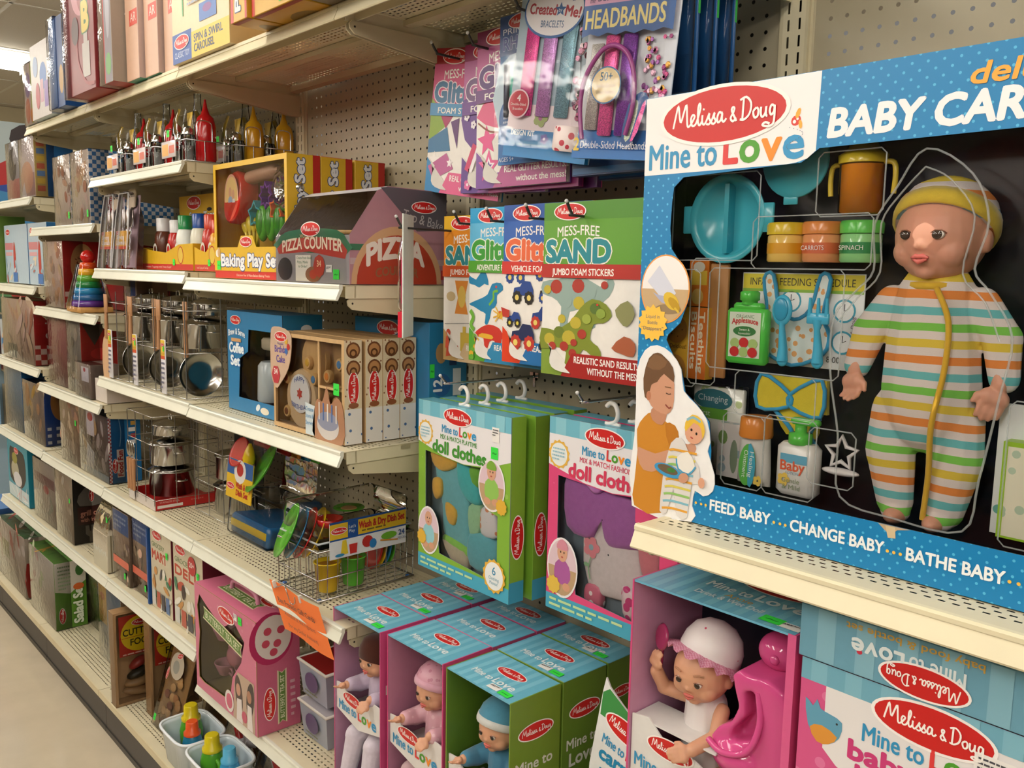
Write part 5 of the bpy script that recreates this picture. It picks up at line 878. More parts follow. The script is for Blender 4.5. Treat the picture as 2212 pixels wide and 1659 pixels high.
t = thing('toy_hand_mirror', 'small magenta toy hand mirror beside the sun hat', 'toy mirror', (58.7,-10.9,42.6)); b = B().at(0,0,0,rz=-30,rx=80); b.lathe([(.7,-.1),(.8,0),(.7,.1)],mat('plastic','9c2f5c'),18); b.obj('frame', t); B().tube([(0,0,-.7),(-.15,.1,-1.9)],.16,mat('plastic','9c2f5c'),8).obj('handle', t)
# ------------------------------------------------------------------ baby food boxes
W = 15; t = thing('baby_food_box', 'pink and white baby food and bottle box with a bird print', 'toy box', (68.2,-12.3,30.06)); H = 15.15
shell(t, W, 8, H, [(2.3,.5),(2.3,9.2),(3.0,9.9),(12.8,9.9),(13.5,9.2),(13.5,.5)], mat('dots','d2558a',s=32,d=.22,rnd=.5,c2='dd74a2'), 'c8487c', '6aaac0', '2a2630')
p = Pr(F_front(),.006); p.rect(0,14.1,W,H,'6fa9bf')
for i in range(9): p.rect(.5+1.7*i,14.1,1.3+1.7*i,H,'7fb6c9')
p.obj('stripe_band', t); p = Pr(F_front(),.006); p.poly([(1.3,14.1),(W,14.1),(W,9.95),(2.9,9.95),(2.0,10.4),(1.3,11)],'e2dfe0'); p.obj('white_panel', t); logo(t, F_front(), 6.2, 14.0, 5.4, .03, 0, 1, True); place('title_lettering', MTL_C, t, F_front(), 3.2, 12.2, 5.9, .03)
p = Pr(F_front(),.02); p.text('baby food &',2.6,11.1,.9,'c83a78',w=8.2,bold=.05); p.text('bottle set',3.0,10.0,.9,'c83a78',w=6.4,bold=.05); p.obj('lettering', t)
p = Pr(F_front(),.02); p.poly([(.3,13.2),(.7,12.9),(.9,13.3),(1.1,12.9),(1.6,12.8),(2.2,12.6),(2.1,11.8),(1.6,11.3),(1.0,11.3),(.5,11.9)],'5f9cb8',2); p.poly([(.6,11.8),(1.2,12.1),(2.0,11.8),(1.6,11.3),(1.0,11.2)],'d8923a',2); p.ell2(1.95,12.45,.06,.06,'222222',6); p.obj('bird_picture', t)
film(t,2.2,13.6,.2,.4,10); sticker(t, F_front(), 8.6, 11.6, w=1.3, h=1.3); barcode(t, F_front(), 8.8, 13.2, w=1.6, h=1.2)
t = thing('food_jar', 'toy baby food jar with pink lid inside the baby food box', 'toy jar', (72.2,-10.6,38.3)); B().lathe([(.9,-2),(1.0,-1.9),(1.0,.3),(.9,.4)],mat('plastic','8c7a80',r=.15),22).obj('glass', t); B().lathe([(1.05,.35),(1.08,.9),(.95,1.0)],mat('plastic','d0709c'),22).obj('lid', t); p = Pr(F_front(-1.02)); p.text('PEACHES',0,-.3,.35,'e6e0dc',w=1.3,al='c'); p.obj('lettering', t)
t = thing('baby_food_box', 'blue striped box lying upside down on the baby food box', 'toy box', (68.05,-12.45,45.3)); W = 15.2
carton(t, W, 8.2, 2.62, '6a9fb6', '6a9fb6', '6296ae'); p = Pr(F_front())
for i in range(8): p.rect(.9+1.9*i,.05,1.8+1.9*i,2.57,'82b2c4')
p.obj('stripe_print', t); logo(t, F_front(), 5.9, .72, 4.0, .03, 180, 1, True); place('title_lettering', MTL_W, t, F_front(), 7.6, 1.75, 5.0, .03, 180); p = Pr(F_front(),.02); p.text('baby food & bottle set',8.3,2.4,.34,'c9a24a',w=6.0,rot=180,bold=.02); p.ell2(3.0,1.15,.14,.12,'c8324a',8); p.obj('lettering', t); logo(t, F_top(2.62), 6.4, 2.2, 4.6, .02)
# ------------------------------------------------------------------ baking sets, pizza counter, coffee sets, cakes
YB = mat('card','d8ae2c'); RB = mat('card','c8302a')
def baking(y, label, full):
    W, Dp, H = 15.6, 3.35, 11.4; t = thing('baking_set_box', label, 'toy box', (-.3,y,62.07))
    hole = [(.5,3.0),(15.1,3.0),(15.1,10.9),(.5,10.9)]
    shell(t, W, Dp, H, hole, YB, YB, RB, 'c9a024') if full else carton(t, W, Dp, H, YB, YB, RB)
    p = Pr(F_right(W)); p.rect(Dp*.78,0,Dp,H,'b3261f'); p.text('Baking Play Set',1.75,.7,.95,'dcdde2',rot=90,w=10.3,bold=.05,out='2a4270',ow=.06); p.text('Discover Cake Baking Fun!',Dp*.93,3.2,.2,'e6c8b8',rot=90,w=4.6); p.obj('side_print', t); logo(t, F_right(W), .85, 3.6, 2.6, .03, 90)
    if not full: return t
    p = Pr(F_front()); p.rect(.02,.02,W-.02,.75,'c8302a'); p.text('Discover Fun & Make-Believe Baking Treats',5,.25,.22,'e9d8c0',w=7); p.obj('red_band', t)
    b = B(); O = [(0,.75),(W,.75),(W,3.1),(9.4,3.1),(8.6,4.2),(6.2,4.2),(5.4,3.1),(0,3.1)]; b.prism(O,-.05,-.005,YB); b.obj('front_panel', t)
    p = Pr(F_front(-.05)); p.text('Baking Play Set',1.6,1.25,1.15,'e6e8ec',w=12.4,bold=.05,out='2a4a86',ow=.06); p.ell2(.8,2.5,.45,.4,'e6ddd2',10); p.ell2(1.1,2.6,.3,.5,'c9a57a',10); p.obj('lettering', t); logo(t, F_front(-.05), 7.3, 3.6, 2.6, .03); sticker(t, F_front(-.05), 1.1, 1.3)
    film(t,.4,15.2,.12,2.9,11)
    return t
baking(-11.2,'yellow baking play set box in front of two more',True); baking(-7.75,'yellow baking play set box between two others',False); baking(-4.1,'rearmost yellow baking play set box by the pegboard',False)
def tin(x, y, z): return (-.3+x,-11.2+y,62.07+z)
t = thing('toy_oven_timer', 'round red toy timer drum with a picture on its face in the baking set', 'toy drum', tin(3.4,1.5,8.0)); b = B().at(0,0,0,rx=82,rz=-8); b.lathe([(2.5,-.8),(2.65,-.6),(2.65,.9),(2.45,1.05)],mat('plastic','c01f1a',r=.12),32); b.obj('drum', t); p = Pr(Matrix.Rotation(math.radians(-8),4,'Z') @ F_front(-1.1)); p.ell2(0,0,2.3,2.35,'d9a08a',30); p.ell2(0,0,2.05,2.1,'dcbc7c',30); p.ell2(-.3,.5,.5,.6,'c99478',14); p.poly([(-1,-1.2),(-.9,0),(.2,.1),(.6,-1.3)],'8aa8c4',2); p.ell2(.7,.3,.4,.5,'c99478',12); p.poly([(.2,-1.3),(.5,-.2),(1.2,-.2),(1.3,-1.1)],'d9dadc',2); p.obj('face_picture', t)
t = thing('toy_rolling_pin', 'wooden toy rolling pin in the baking set', 'rolling pin', tin(8.2,1.4,10.1)); B().at(0,0,0,ry=86).lathe([(.3,-3.6),(.35,-2.9),(.65,-2.7),(.65,2.6),(.3,2.8),(.3,3.4)],mat('wood','b58a70'),16).obj('pin', t)
for c,x,z,n,lab in (('2f9cac',7.2,6.3,5,'teal star'),('6a2f94',9.6,8.0,8,'purple flower'),('e0662a',11.6,6.6,6,'orange heart')):
    t = thing('cookie_cutter', lab+' toy cookie cutter in the baking set', 'cookie cutter', tin(x,1.3,z)); P = [((1.35 if i%2==0 else .85)*math.cos(math.pi*i/n+math.pi/2),(1.35 if i%2==0 else .85)*math.sin(math.pi*i/n+math.pi/2)) for i in range(2*n)]; P = smooth(P,2,True); B().prism(P,-.45,.45,mat('plastic',c),None,[(px*.8,pz*.8) for px,pz in P]).obj('cutter', t)
t = thing('toy_bundt_pan', 'shiny silver fluted toy pan in the baking set', 'toy pan', tin(13.3,1.4,8.4)); b = B().at(0,0,0,rx=90); rows = []
for r,z in ((1.0,-.5),(2.0,-.6),(2.35,-.1),(2.2,.5),(1.5,.95),(.6,.7),(.4,-.2)): rows.append([(r*(1+.07*math.cos(8*k*math.pi/24))*math.cos(k*math.pi/24),r*(1+.07*math.cos(8*k*math.pi/24))*math.sin(k*math.pi/24),z) for k in range(48)])
b.loft(rows, CHROME, False, True); b.obj('pan', t); B().at(.1,0,2.5).ell((0,0,0),(.5,.35,.4),CHROME).obj('knob', t)
for i in range(4):
    t = thing('toy_measuring_spoon', 'yellow toy measuring spoon fanned out in the baking set', 'toy spoon', tin(4.6+.85*i,1.3,4.5),0,'yellow spoons of the baking set',0,-24+10*i); B().ell((0,0,.9),(.5,.25,1.0-.06*i),mat('plastic','dcc43a')).obj('bowl', t); B().tube([(0,0,.2),(0,0,-1.4)],.18,mat('plastic','dcc43a'),8).obj('handle', t)
for i in range(3):
    t = thing('toy_measuring_cup', 'green toy measuring cup standing in the baking set', 'toy cup', tin(8.2+1.8*i,1.3,5.4),0,'green cups of the baking set'); b = B(); b.ell((0,0,0),(.9,.55,1.75),mat('plastic','5aae2e')); b.obj('cup', t); B().ell((0,-.3,.1),(.65,.35,1.35),mat('plastic','3f8a20')).obj('hollow', t)
t = thing('pizza_counter_box', 'grey pizza counter box with clear sloping top and red pizza on its side', 'toy box', (15.7,-12.6,62.07))
W, Dp = 12.3, 9.6; GY = mat('card','6f6a70'); PKC = mat('card','a87a86')
b = B(); S = [(0,0),(Dp,0),(Dp,7.8),(3.6,7.9),(2.6,7.5),(.0,3.9)]; b.M = Matrix(((0,1,0,0),(1,0,0,0),(0,0,1,0),(0,0,0,1)))
hole = [(.9,4.0),(2.9,6.9),(3.8,7.3),(5.0,7.3),(3.2,4.0)]; b.prism(S,W-.08,W,PKC,PKC); b.prism(S,0,.08,GY,GY); b.M = Matrix.Identity(4); b.box(.08,W-.08,Dp-.08,Dp,0,7.8,GY).box(.08,W-.08,.08,Dp-.08,0,.1,GY).box(.08,W-.08,.0,.08,0,3.9,mat('card','8f8a8e')); b.obj('carton', t)
b = B(); b.add([(0,0,3.9),(W,0,3.9),(W,2.6,7.5),(0,2.6,7.5)],[(0,1,2,3)],FILM); b.add([(0,2.6,7.5),(W,2.6,7.5),(W,3.6,7.9),(0,3.6,7.9)],[(0,1,2,3)],mat('card','c9c6cb')); b.add([(0,3.6,7.9),(W,3.6,7.9),(W,Dp,7.8),(0,Dp,7.8)],[(0,1,2,3)],FILM); b.obj('clear_top', t)
B().box(.3,W-.3,.6,Dp-.4,3.3,3.8,mat('wood','c39a5a')).obj('wooden_counter', t); B().at(7,4.5,4.1).lathe([(3.4,0),(3.6,.15),(3.4,.3)],mat('wood','c7a064'),30).obj('wooden_pizza_pan', t)
p = Pr(F_right(W)); p.poly([(2.9,7.75),(3.6,7.85),(Dp-.02,7.75),(Dp-.02,4.6),(6.5,4.4)],'57525a'); p.rect(.02,2.7,6.0,3.2,'2f6a4c'); p.rect(.02,1.6,Dp,2.1,'b39aa0'); P = [(4.6+4.5*math.cos(a*math.pi/18),.02+4.7*math.sin(a*math.pi/18)) for a in range(19)]; p.poly(P,'c39a74'); P = [(4.6+4.0*math.cos(a*math.pi/18),.02+4.0*math.sin(a*math.pi/18)) for a in range(19)]; p.poly(P,'a83a24'); p.text('PIZZA',1.6,1.5,1.6,'d9cfc6',w=5.6,bold=.05,arc=.7); p.text('COUNTER',2.4,.55,.7,'8a5a3a',w=4.2,bold=.03,arc=.25); p.text('Top & Bake',5.0,5.4,.8,'b5b0b2',w=4.2,rot=-12); p.rect(9.0,.4,Dp,1.2,'a83a3a'); p.obj('side_print', t); logo(t, F_right(W), 7.2, 6.4, 2.6)
p = Pr(F_front()); p.poly([(.4,3.6),(2,4.3),(6.2,4.5),(10.4,4.3),(11.9,3.5),(11.9,2.4),(.4,2.8)],'2f6a4c',2); p.poly([(.6,2.4),(1.2,3.4),(6.0,3.8),(11.0,3.4),(11.6,2.0),(6,2.6)],'b03a32',2); p.obj('banner', t); logo(t, F_front(), 6.2, 4.45, 3.2, .04)
p = Pr(F_front(),.02); p.text('PIZZA COUNTER',1.3,2.55,.95,'e6d8c2',w=9.9,bold=.03,arc=.3); p.text('WOODEN',4.4,3.75,.3,'d9b080',w=2.2); p.obj('lettering', t)
p = Pr(F_front(),.02); p.ell2(1.7,1.1,1.3,1.0,'35302f',18); p.rect(3.6,.1,6.2,2.3,'dcd6cc'); p.text('Create Fresh Baked',3.8,1.95,.22,'3f7a5a',w=2.6); p.text('Pizza, Made',3.9,1.6,.22,'3f7a5a',w=1.8); p.text('to Order!',4.1,1.25,.22,'3f7a5a',w=1.5); p.ell2(6.6,.7,1.3,.65,'8a5a3a',18); p.ell2(6.6,.7,.6,.4,'b5402e',14); p.ell2(7.6,1.4,.95,.95,'b03a2e',8); p.text('34',7.6,1.35,.5,'e6c8a0',al='c',bold=.02); p.obj('picture', t)
sticker(t, F_front(), 10.3, .75, w=.9, h=.8); barcode(t, F_front(), 9.2, 1.2, w=.9, h=.6); film(t,.1,12.2,-.25,.1,4.6)
def coffee(x, y, label, det):
    W, Dp, H = 11.8, 4.2, 10.1; t = thing('coffee_set_box', label, 'toy box', (x,y,48.72)); C1 = '2c7cb0'
    hole = [(2.4,1.4),(11.2,1.4),(11.2,8.4),(4.8,8.4),(4.6,6.2),(2.8,5.4)]
    shell(t, W, Dp, H, hole, C1, '2478a6', '2a6f9e', '16202c') if det else carton(t, W, Dp, H, C1, '2478a6', '2a6f9e')
    logo(t, F_front(), 2.0, 9.2, 2.4) if det else logo(t, F_front(), 5.6, 9.3, 3.6)
    p = Pr(F_right(W)); p.ell2(1.4,4.6,1.0,1.0,'1f5f9c',20); p.text('12',1.4,4.6,.9,'e2e9ee',al='c',rot=90,bold=.04); p.ell2(1.3,7.4,.6,.9,'b08a5a',14); p.ell2(2.5,8.8,.6,.4,'dfe4e6',12); p.ell2(3.1,7.9,.5,.25,'b03038',10); p.rect(2.2,6.3,3.0,7.6,'1d3a66'); p.rect(2.6,3.6,3.5,6.0,'cfd8de'); p.ell2(3.3,2.4,.7,.7,'cfd8de',14); p.obj('side_print', t); sticker(t, F_right(W), .3, 5.9, w=.5, h=1.2)
    if det:
        p = Pr(F_front(),.01); p.text('Brew & Serve',.3,7.5,.6,'dfe9f0',w=3.7,bold=.03,out='1f5f9c',ow=.05,arc=.25)
        for i,(s,w) in enumerate((('Coffee',3.2),('Set',2.0))): p.text(s,.5+.3*i,5.9-1.3*i,.95,'e6eef2',w=w,bold=.05,out='2f6fb4',ow=.07)
        p.rect(1.0,7.0,3.2,7.35,'c99a6a'); p.obj('lettering', t); film(t,2.3,11.3,.12,1.3,8.5)
        B().at(5.8,2.1,1.2).lathe([(1.5,0),(1.6,.2),(1.5,3.6),(1.2,4)],mat('plastic','cfd9dc',r=.2),22).obj('coffee_pot', t); B().rbox(7.6,9.4,1.2,3.2,1.2,6.6,mat('plastic','2479a8'),.4).obj('coffee_maker', t); B().rbox(5.2,9.4,1.0,3.4,6.4,7.6,mat('plastic','b9ae98'),.4).obj('maker_head', t)
        p = Pr(F_front(),.01); p.ell2(6.6,.8,.5,.3,'dfe6ea',12,30); p.ell2(8.0,.6,.9,.35,'e6dcc8',14); p.obj('bottom_picture', t)
    return t
coffee(2.0,-11.1,'blue coffee set box with white coffee pot in its window',True); coffee(16.2,-4.75,'blue coffee set box standing behind the birthday cake boxes',False)
def cake(y, label, det):
    W, Dp, H = 12.3, 1.7, 8.75; t = thing('birthday_cake_box', label, 'toy box', (14.0,y,48.72)); CR = mat('dots','d8c8a8',s=75,d=.16,rnd=1,c2='8a5a3a'); WD = mat('wood','c9a575')
    shell(t, W, Dp, H, [(.35,.4),(11.9,.4),(11.9,8.4),(.35,8.4)], WD, WD, WD, '9c7a52', .3) if det else carton(t, W, Dp, H, WD, WD, WD)
    b = B(); b.box(W,W+.03,.02,Dp-.02,.02,H-.02,CR); b.obj('side_wrap', t)
    p = Pr(F_right(W+.03)); p.rect(.02,.02,Dp-.02,3.0,mat('dots','dcd8d4',s=60,d=.2,rnd=1,c2='4a6a9a')); 
    for z in (7.9,6.4):
        for k,c in enumerate(('6e4224','b08050','5a3418','a87a4c')): p.ell2(.85,z-.25*(k>1),.68-.16*k,.68-.16*k,c,16)
    p.ell2(.85,3.3,.5,.25,'8a5030',12); p.obj('side_print', t); logo(t, F_right(W+.03), .85, 4.7, 2.9, .03, 90)
    p = Pr(F_front()); 
    if not det: return t
    B().box(7.9,8.1,.1,Dp-.3,.4,8.4,WD).box(8.1,11.9,.1,Dp-.3,4.4,4.6,WD).obj('divider', t)
    b = B().at(4.2,.8,2.9,rx=90); b.lathe([(2.7,-.3),(2.75,0),(2.6,.3)],mat('paint','cbb08a',r=.5),30); b.obj('cake_layer', t); B().at(4.3,.45,3.4,rx=90).lathe([(1.75,0),(1.75,.15)],mat('paint','d9d9d9',r=.5),30).obj('icing_disc', t)
    p = Pr(F_front(.29)); p.star(4.3,3.4,.55,'b5463c',0,.6,6); p.text('HAPPY',4.3,4.3,.42,'4a6ab0',al='c',arc=.25); p.text('BIRTHDAY',4.3,2.2,.42,'4a6ab0',al='c',arc=-.25); p.obj('cake_lettering', t)
    for i,(x,z,c) in enumerate(((6.6,4.9,'3f7aac'),(6.4,1.6,'d8a23a'),(1.7,4.6,'b5563a'),(1.7,1.5,'7a4a2a'),(8.9,3.5,'b5403a'),(10.2,3.2,'8a4a2a'),(9.0,2.2,'c9a03a'),(8.9,5.4,'d0803a'),(10.9,6.6,'4a7aa8'),(5.6,6.3,'c9a03a'))): B().at(x,.55,z,rx=90).lathe([(.55,-.2),(.6,0),(.5,.2)],mat('paint','c9a46c',r=.5),16).obj('wooden_topping', t); B().at(x,.35,z,rx=90).lathe([(.35,0),(.3,.05)],mat('paint',c,r=.4),10).obj('topping_icing', t)
    B().at(6.2,.9,6.6,rx=90).lathe([(2.1,-.2),(2.1,.2)],mat('wood','c6a069'),26).obj('wooden_plate', t)
    b = B(); b.prism(smooth([(-.3,8.3),(.4,9.2),(3.2,8.9),(3.6,7.6),(3.0,5.6),(1.4,4.0),(.6,3.6),(-.3,4.8)],3,True),-.09,-.04,mat('card','c8aa92')); b.obj('cardboard_label', t); p = Pr(F_front(-.09)); p.text('Birthday',.5,6.9,.62,'5a4a9c',w=2.4,bold=.02); p.text('Cake',.8,6.0,.62,'5a4a9c',w=1.6,bold=.02); p.text('Wooden',1.0,7.6,.22,'5a4a9c'); p.ell2(2.7,8.0,.3,.3,'d8a83a',10); p.ell2(3.1,7.5,.3,.3,'b5302c',10); p.ell2(2.7,7.1,.28,.28,'3a6ab0',10); p.ell2(.7,4.8,.8,.9,'b83a44',6); p.text('34',.7,4.85,.5,'eadfd8',al='c',bold=.03); p.obj('label_print', t); logo(t, F_front(-.09), 1.7, 8.35, 2.4, .03)
    b = B(); b.prism(smooth([(7.6,0),(12.1,0),(12.2,3.0),(11.2,3.9),(10.2,3.2),(9.6,4.6),(8.9,3.3),(8.0,3.4),(7.4,1.8)],3,True),-.09,-.04,mat('card','a97a5c')); b.prism([(6.0,.1),(7.6,.1),(7.6,2.7),(6.0,2.9)],-.09,-.04,mat('card','c9d4da')); b.obj('cake_picture_card', t); p = Pr(F_front(-.09)); p.ell2(9.8,1.3,1.8,1.2,'c8c2c0',20); p.ell2(9.8,1.7,1.7,.8,'8a8ea4',20); [p.rect(8.3+.7*i,1.7,8.5+.7*i,3.2,('d8d0c8','4a6aa0')[i%2]) for i in range(5)]; p.text('Create',6.1,2.2,.36,'4a8ab4',w=1.3); p.text('Store &',6.1,1.6,.36,'4a8ab4',w=1.3); p.text('Serve',6.1,1.0,.36,'4a8ab4',w=1.2); p.obj('picture', t)
    sticker(t, F_front(-.1), 11.3, 4.6, w=.9, h=1.0); film(t,.3,12,.2,.4,8.4)
    return t
cake(-12.15,'front wooden birthday cake box with toppings behind its window',True); cake(-10.1,'second birthday cake box in the row',False); cake(-8.35,'third birthday cake box in the row',False); cake(-6.6,'rearmost birthday cake box, against the blue coffee box',False)
# ------------------------------------------------------------------ wash and dry dish sets in wire racks
GP, RP, YP, BP, OP = (mat('plastic',c) for c in ('4fa62a','b8211c','d9b81f','1f6f9c','c87a22'))
def rack(t, w, d, h):
    for z in (.15,h*.45,h): B().tube([(0,0,z),(w,0,z),(w,d,z),(0,d,z)],.11 if z != h*.45 else .07,WIRE,6,True).obj('wire_rim', t)
    b = B()
    for i in range(11): y = d*i/10; b.tube([(w,y,h),(w*.98,y,.15)],.05,WIRE,5).tube([(0,y,h),(.1,y,.15)],.05,WIRE,5)
    for i in range(8): x = w*i/7; b.tube([(x,0,h),(x,.1,.15),(x,d-.1,.15),(x,d,h)],.05,WIRE,5)
    b.obj('wire_bars', t)
    for x,y in ((.4,.4),(w-.4,.4),(w-.4,d-.4),(.4,d-.4)): B().ell((x,y,.12),(.22,.22,.12),mat('plastic','3a6ab0')).obj('foot', t)
t = thing('dish_rack', 'chrome wire dish rack packed with toy plates and cups', 'dish rack', (15.4,-12.7,33.86), 2); rack(t, 6.8, 10.6, 4.6)
B().rbox(.25,6.55,.25,10.3,5.6,8.2,mat('clear','808080',r=.04,b=.4),.6,4).obj('clear_lid', t); B().rbox(.1,6.7,.1,10.5,4.7,5.2,mat('clear','808080',r=.04),.5,4).obj('clear_tray', t); B().tube([(.2,.2,5.3),(6.6,.2,5.3),(6.6,10.4,5.3),(.2,10.4,5.3)],.1,mat('glint_edge','dfe6ea',a=.45),6,True).obj('lid_rim', t)
b = B(); b.box(6.85,6.9,1.2,9.6,3.7,7.0,mat('card','dcdde0')); b.obj('side_card', t); p = Pr(F_right(6.9)); p.rect(1.2,5.5,9.6,7.0,'d9b024'); p.rect(1.2,6.9,9.6,7.1,'1f4a8c'); p.rect(1.2,5.35,9.6,5.5,'1f4a8c'); p.rect(3.1,5.4,4.2,6.9,'1f4a8c'); p.text('Wash & Dry Dish Set',4.3,6.05,.62,'b0261f',w=5.1,bold=.04); p.lines(4.6,5.95,4.4,.3,1,'6a5a2a'); p.text("Let's",3.2,6.3,.28,'e6e9ee'); p.text('Play',3.2,5.9,.28,'e6e9ee'); p.poly([(2.3,4.0),(2.5,5.3),(2.9,5.3),(3.1,4.0)],'d9bd2a'); p.poly([(3.3,3.9),(3.2,4.8),(4.1,4.8),(4.0,3.9)],'c02a24'); p.ell2(5.2,4.7,.6,.55,'b52a22',14); p.ell2(5.8,4.4,.4,.45,'2a7ab8',12); p.ell2(7.6,4.8,.9,.35,'6aa82a',14); p.ell2(2.2,4.0,.5,.15,'2f86b4',12); p.line([(6.6,4.5),(8.6,4.2)],.14,'c8862a',1); p.text('24',8.7,4.6,.5,'2a4a86',bold=.03); p.text('PIECES',8.6,4.2,.22,'2a4a86'); p.obj('card_print', t); logo(t, F_right(6.9), 2.15, 6.25, 1.7)
def plate(name, label, loc, m, r, tilt, rz, group=None):
    t = thing(name, label, 'toy plate', loc, rz, group, tilt); b = B(); b.lathe([(.1,0),(r*.6,0),(r*.66,.08),(r,.34),(r,.42),(r*.62,.16),(.1,.1)],m,30); b.obj('dish', t); return t
plate('toy_plate','green toy plate at the front of the wire dish rack',(17.6,-12.6,39.4),GP,2.6,64,-22); 
for i,(m,l) in enumerate(((BP,'blue'),(RP,'red'),(YP,'yellow'))): plate('toy_plate',l+' toy plate behind the green one in the dish rack',(18.2+.5*i,-11.9+.6*i,39.2),m,2.45,64,-22)
for i,(m,l) in enumerate(((RP,'red'),(YP,'yellow'),(BP,'blue'),(GP,'green'))): plate('toy_plate',l+' toy plate at the back end of the dish rack',(19.4,-4.6+.5*i,37.0),m,2.3,80,-8)
for x,y,m,l in ((20.7,-10.6,YP,'yellow'),(20.7,-7.9,mat('plastic','5cb838'),'green')):
    t = thing('toy_cup', l+' toy cup hanging in the wire dish rack', 'toy cup', (x,y,34.3)); B().lathe([(.85,0),(.95,.1),(1.2,2.6),(1.25,2.6),(1.25,2.7),(1.1,2.7),(.85,.3),(.1,.25)],m,22).obj('cup', t); B().at(0,0,2.35).lathe([(1.02,0),(.95,.05)],mat('ink','b07a1f'),18).obj('label_disc', t)
t = thing('toy_bowl', 'red toy bowl under the clear lid of the dish rack', 'toy bowl', (20.4,-10.2,40.0)); B().lathe([(.5,0),(1.0,.2),(1.25,.9),(1.15,.9),(.9,.35),(.1,.2)],RP,22).obj('bowl', t)
t = thing('toy_soap_bottle', 'yellow toy soap bottle under the clear lid of the dish rack', 'toy bottle', (18.6,-9.6,40.3), -30, None, 0, 90); B().lathe([(.55,-1),(.65,-.6),(.6,.4),(.25,1.0),(.15,1.3)],YP,16).obj('bottle', t); B().lathe([(.28,1.25),(.25,1.7)],RP,12).obj('cap', t)
t = thing('toy_plate_stack', 'small green toy plate lying under the clear lid', 'toy plate', (18.4,-6.9,40.6)); B().lathe([(.5,0),(1.5,.25),(1.45,.32),(.1,.1)],GP,22).obj('dish', t); B().at(0,0,.2).lathe([(.8,0),(.7,.05)],mat('ink','c9a06a'),16).obj('label_disc', t)
t = thing('dish_set_pack', 'second wash and dry dish set leaning at an angle with clear front', 'toy pack', (-3.2,-10.4,33.9), 0, None, -6)
b = B(); b.rbox(0,9.5,.8,7.5,.1,5.0,mat('clear','808080',b=.5),.6,4); b.obj('clear_case', t); B().rbox(.3,9.2,1.2,7.2,.15,2.4,mat('plastic','1f5f94'),.5).obj('blue_tub', t); B().rbox(.6,8.8,1.1,1.4,1.0,1.8,YP,.1).obj('yellow_bar', t)
b = B(); b.box(.3,6.4,.4,.5,4.3,8.6,mat('card','d9b024')); b.obj('front_card', t); p = Pr(F_front(.4)); p.rect(.3,6.9,6.4,8.6,'2a5a9c'); p.ell2(3.4,7.4,1.4,1.3,'d9d6d2',18); p.ell2(3.4,7.6,.8,.7,'b0302a',14); p.text('Wash & Dry',2.6,5.6,.6,'b0261f',w=3.5,bold=.04); p.text('Dish Set',2.8,4.8,.6,'b0261f',w=2.8,bold=.04); p.obj('card_print', t); logo(t, F_front(.4), 1.4, 5.6, 1.9)
B().at(2.0,1.2,9.2,rx=70).lathe([(.2,0),(1.6,.2),(1.7,.6),(1.5,.5)],RP,22).obj('red_bowl', t); B().at(4.0,1.0,9.0).lathe([(.6,-.6),(.7,0),(.5,.8),(.15,1.6)],YP,14).obj('yellow_bottle', t); B().at(6.8,1.5,8.2,rx=62,rz=-20).lathe([(.1,0),(1.7,0),(2.9,.4),(2.9,.5),(1.7,.15)],GP,28).obj('green_plate', t)
b = B(); 
for i,m in enumerate((RP,OP,BP,GP)): b.at(5.2+.5*i,3.0+.9*i,10.2-.2*i,rx=20).rbox(-4,4,-.2,.2,-.2,.3,m,.15)
b.at(); b.obj('tray_edges', t); B().rbox(.4,9.4,1.4,6.8,5.0,12.2,mat('clear','808080',b=.7),.8,4).obj('clear_top', t); sticker(t, F_front(1.3), 3.6, 9.6, w=.7, h=.7)
# orange gift card notice clipped to the shelf edge
t = thing('orange_notice', 'bright orange paper notice hanging from the shelf edge', 'paper sign', (17.6,-14.75,35.4), 0, None, 16); b = B(); n = 8; V = [(8.7*i/n,.12*math.sin(i*.8),-5.3*j) for j in (0,1) for i in range(n+1)]; b.add(V,[(i+n+1,i+n+2,i+1,i) for i in range(n)],mat('ink','ff8440',r=.8),True); b.obj('paper', t)
p = Pr(F_front(-.17)); p.text('Ben Franklin Gift Cards',1.1,-1.9,.55,'5a3020',w=6.4,bold=.01); p.text('Available at the registers',1.6,-3.1,.42,'8a4a2c',w=5.4); p.text('(for any Dollar Amount)',1.7,-4.3,.42,'8a4a2c',w=5.2); p.obj('lettering', t)
B().box(.9,1.1,-.2,.1,-.5,.15,mat('plastic','dcd8d0')).box(5.6,5.8,-.2,.1,-.5,.15,mat('plastic','dcd8d0')).obj('clip', t); B().tube(smooth([(.4,-.05,-.8),(2,-.1,-.1),(3.4,-.15,.4),(3.6,-.2,-1.2),(4.6,-.2,-.9),(4.9,-.2,-.2)],2),.05,WIRE,5).obj('wire_clip', t)
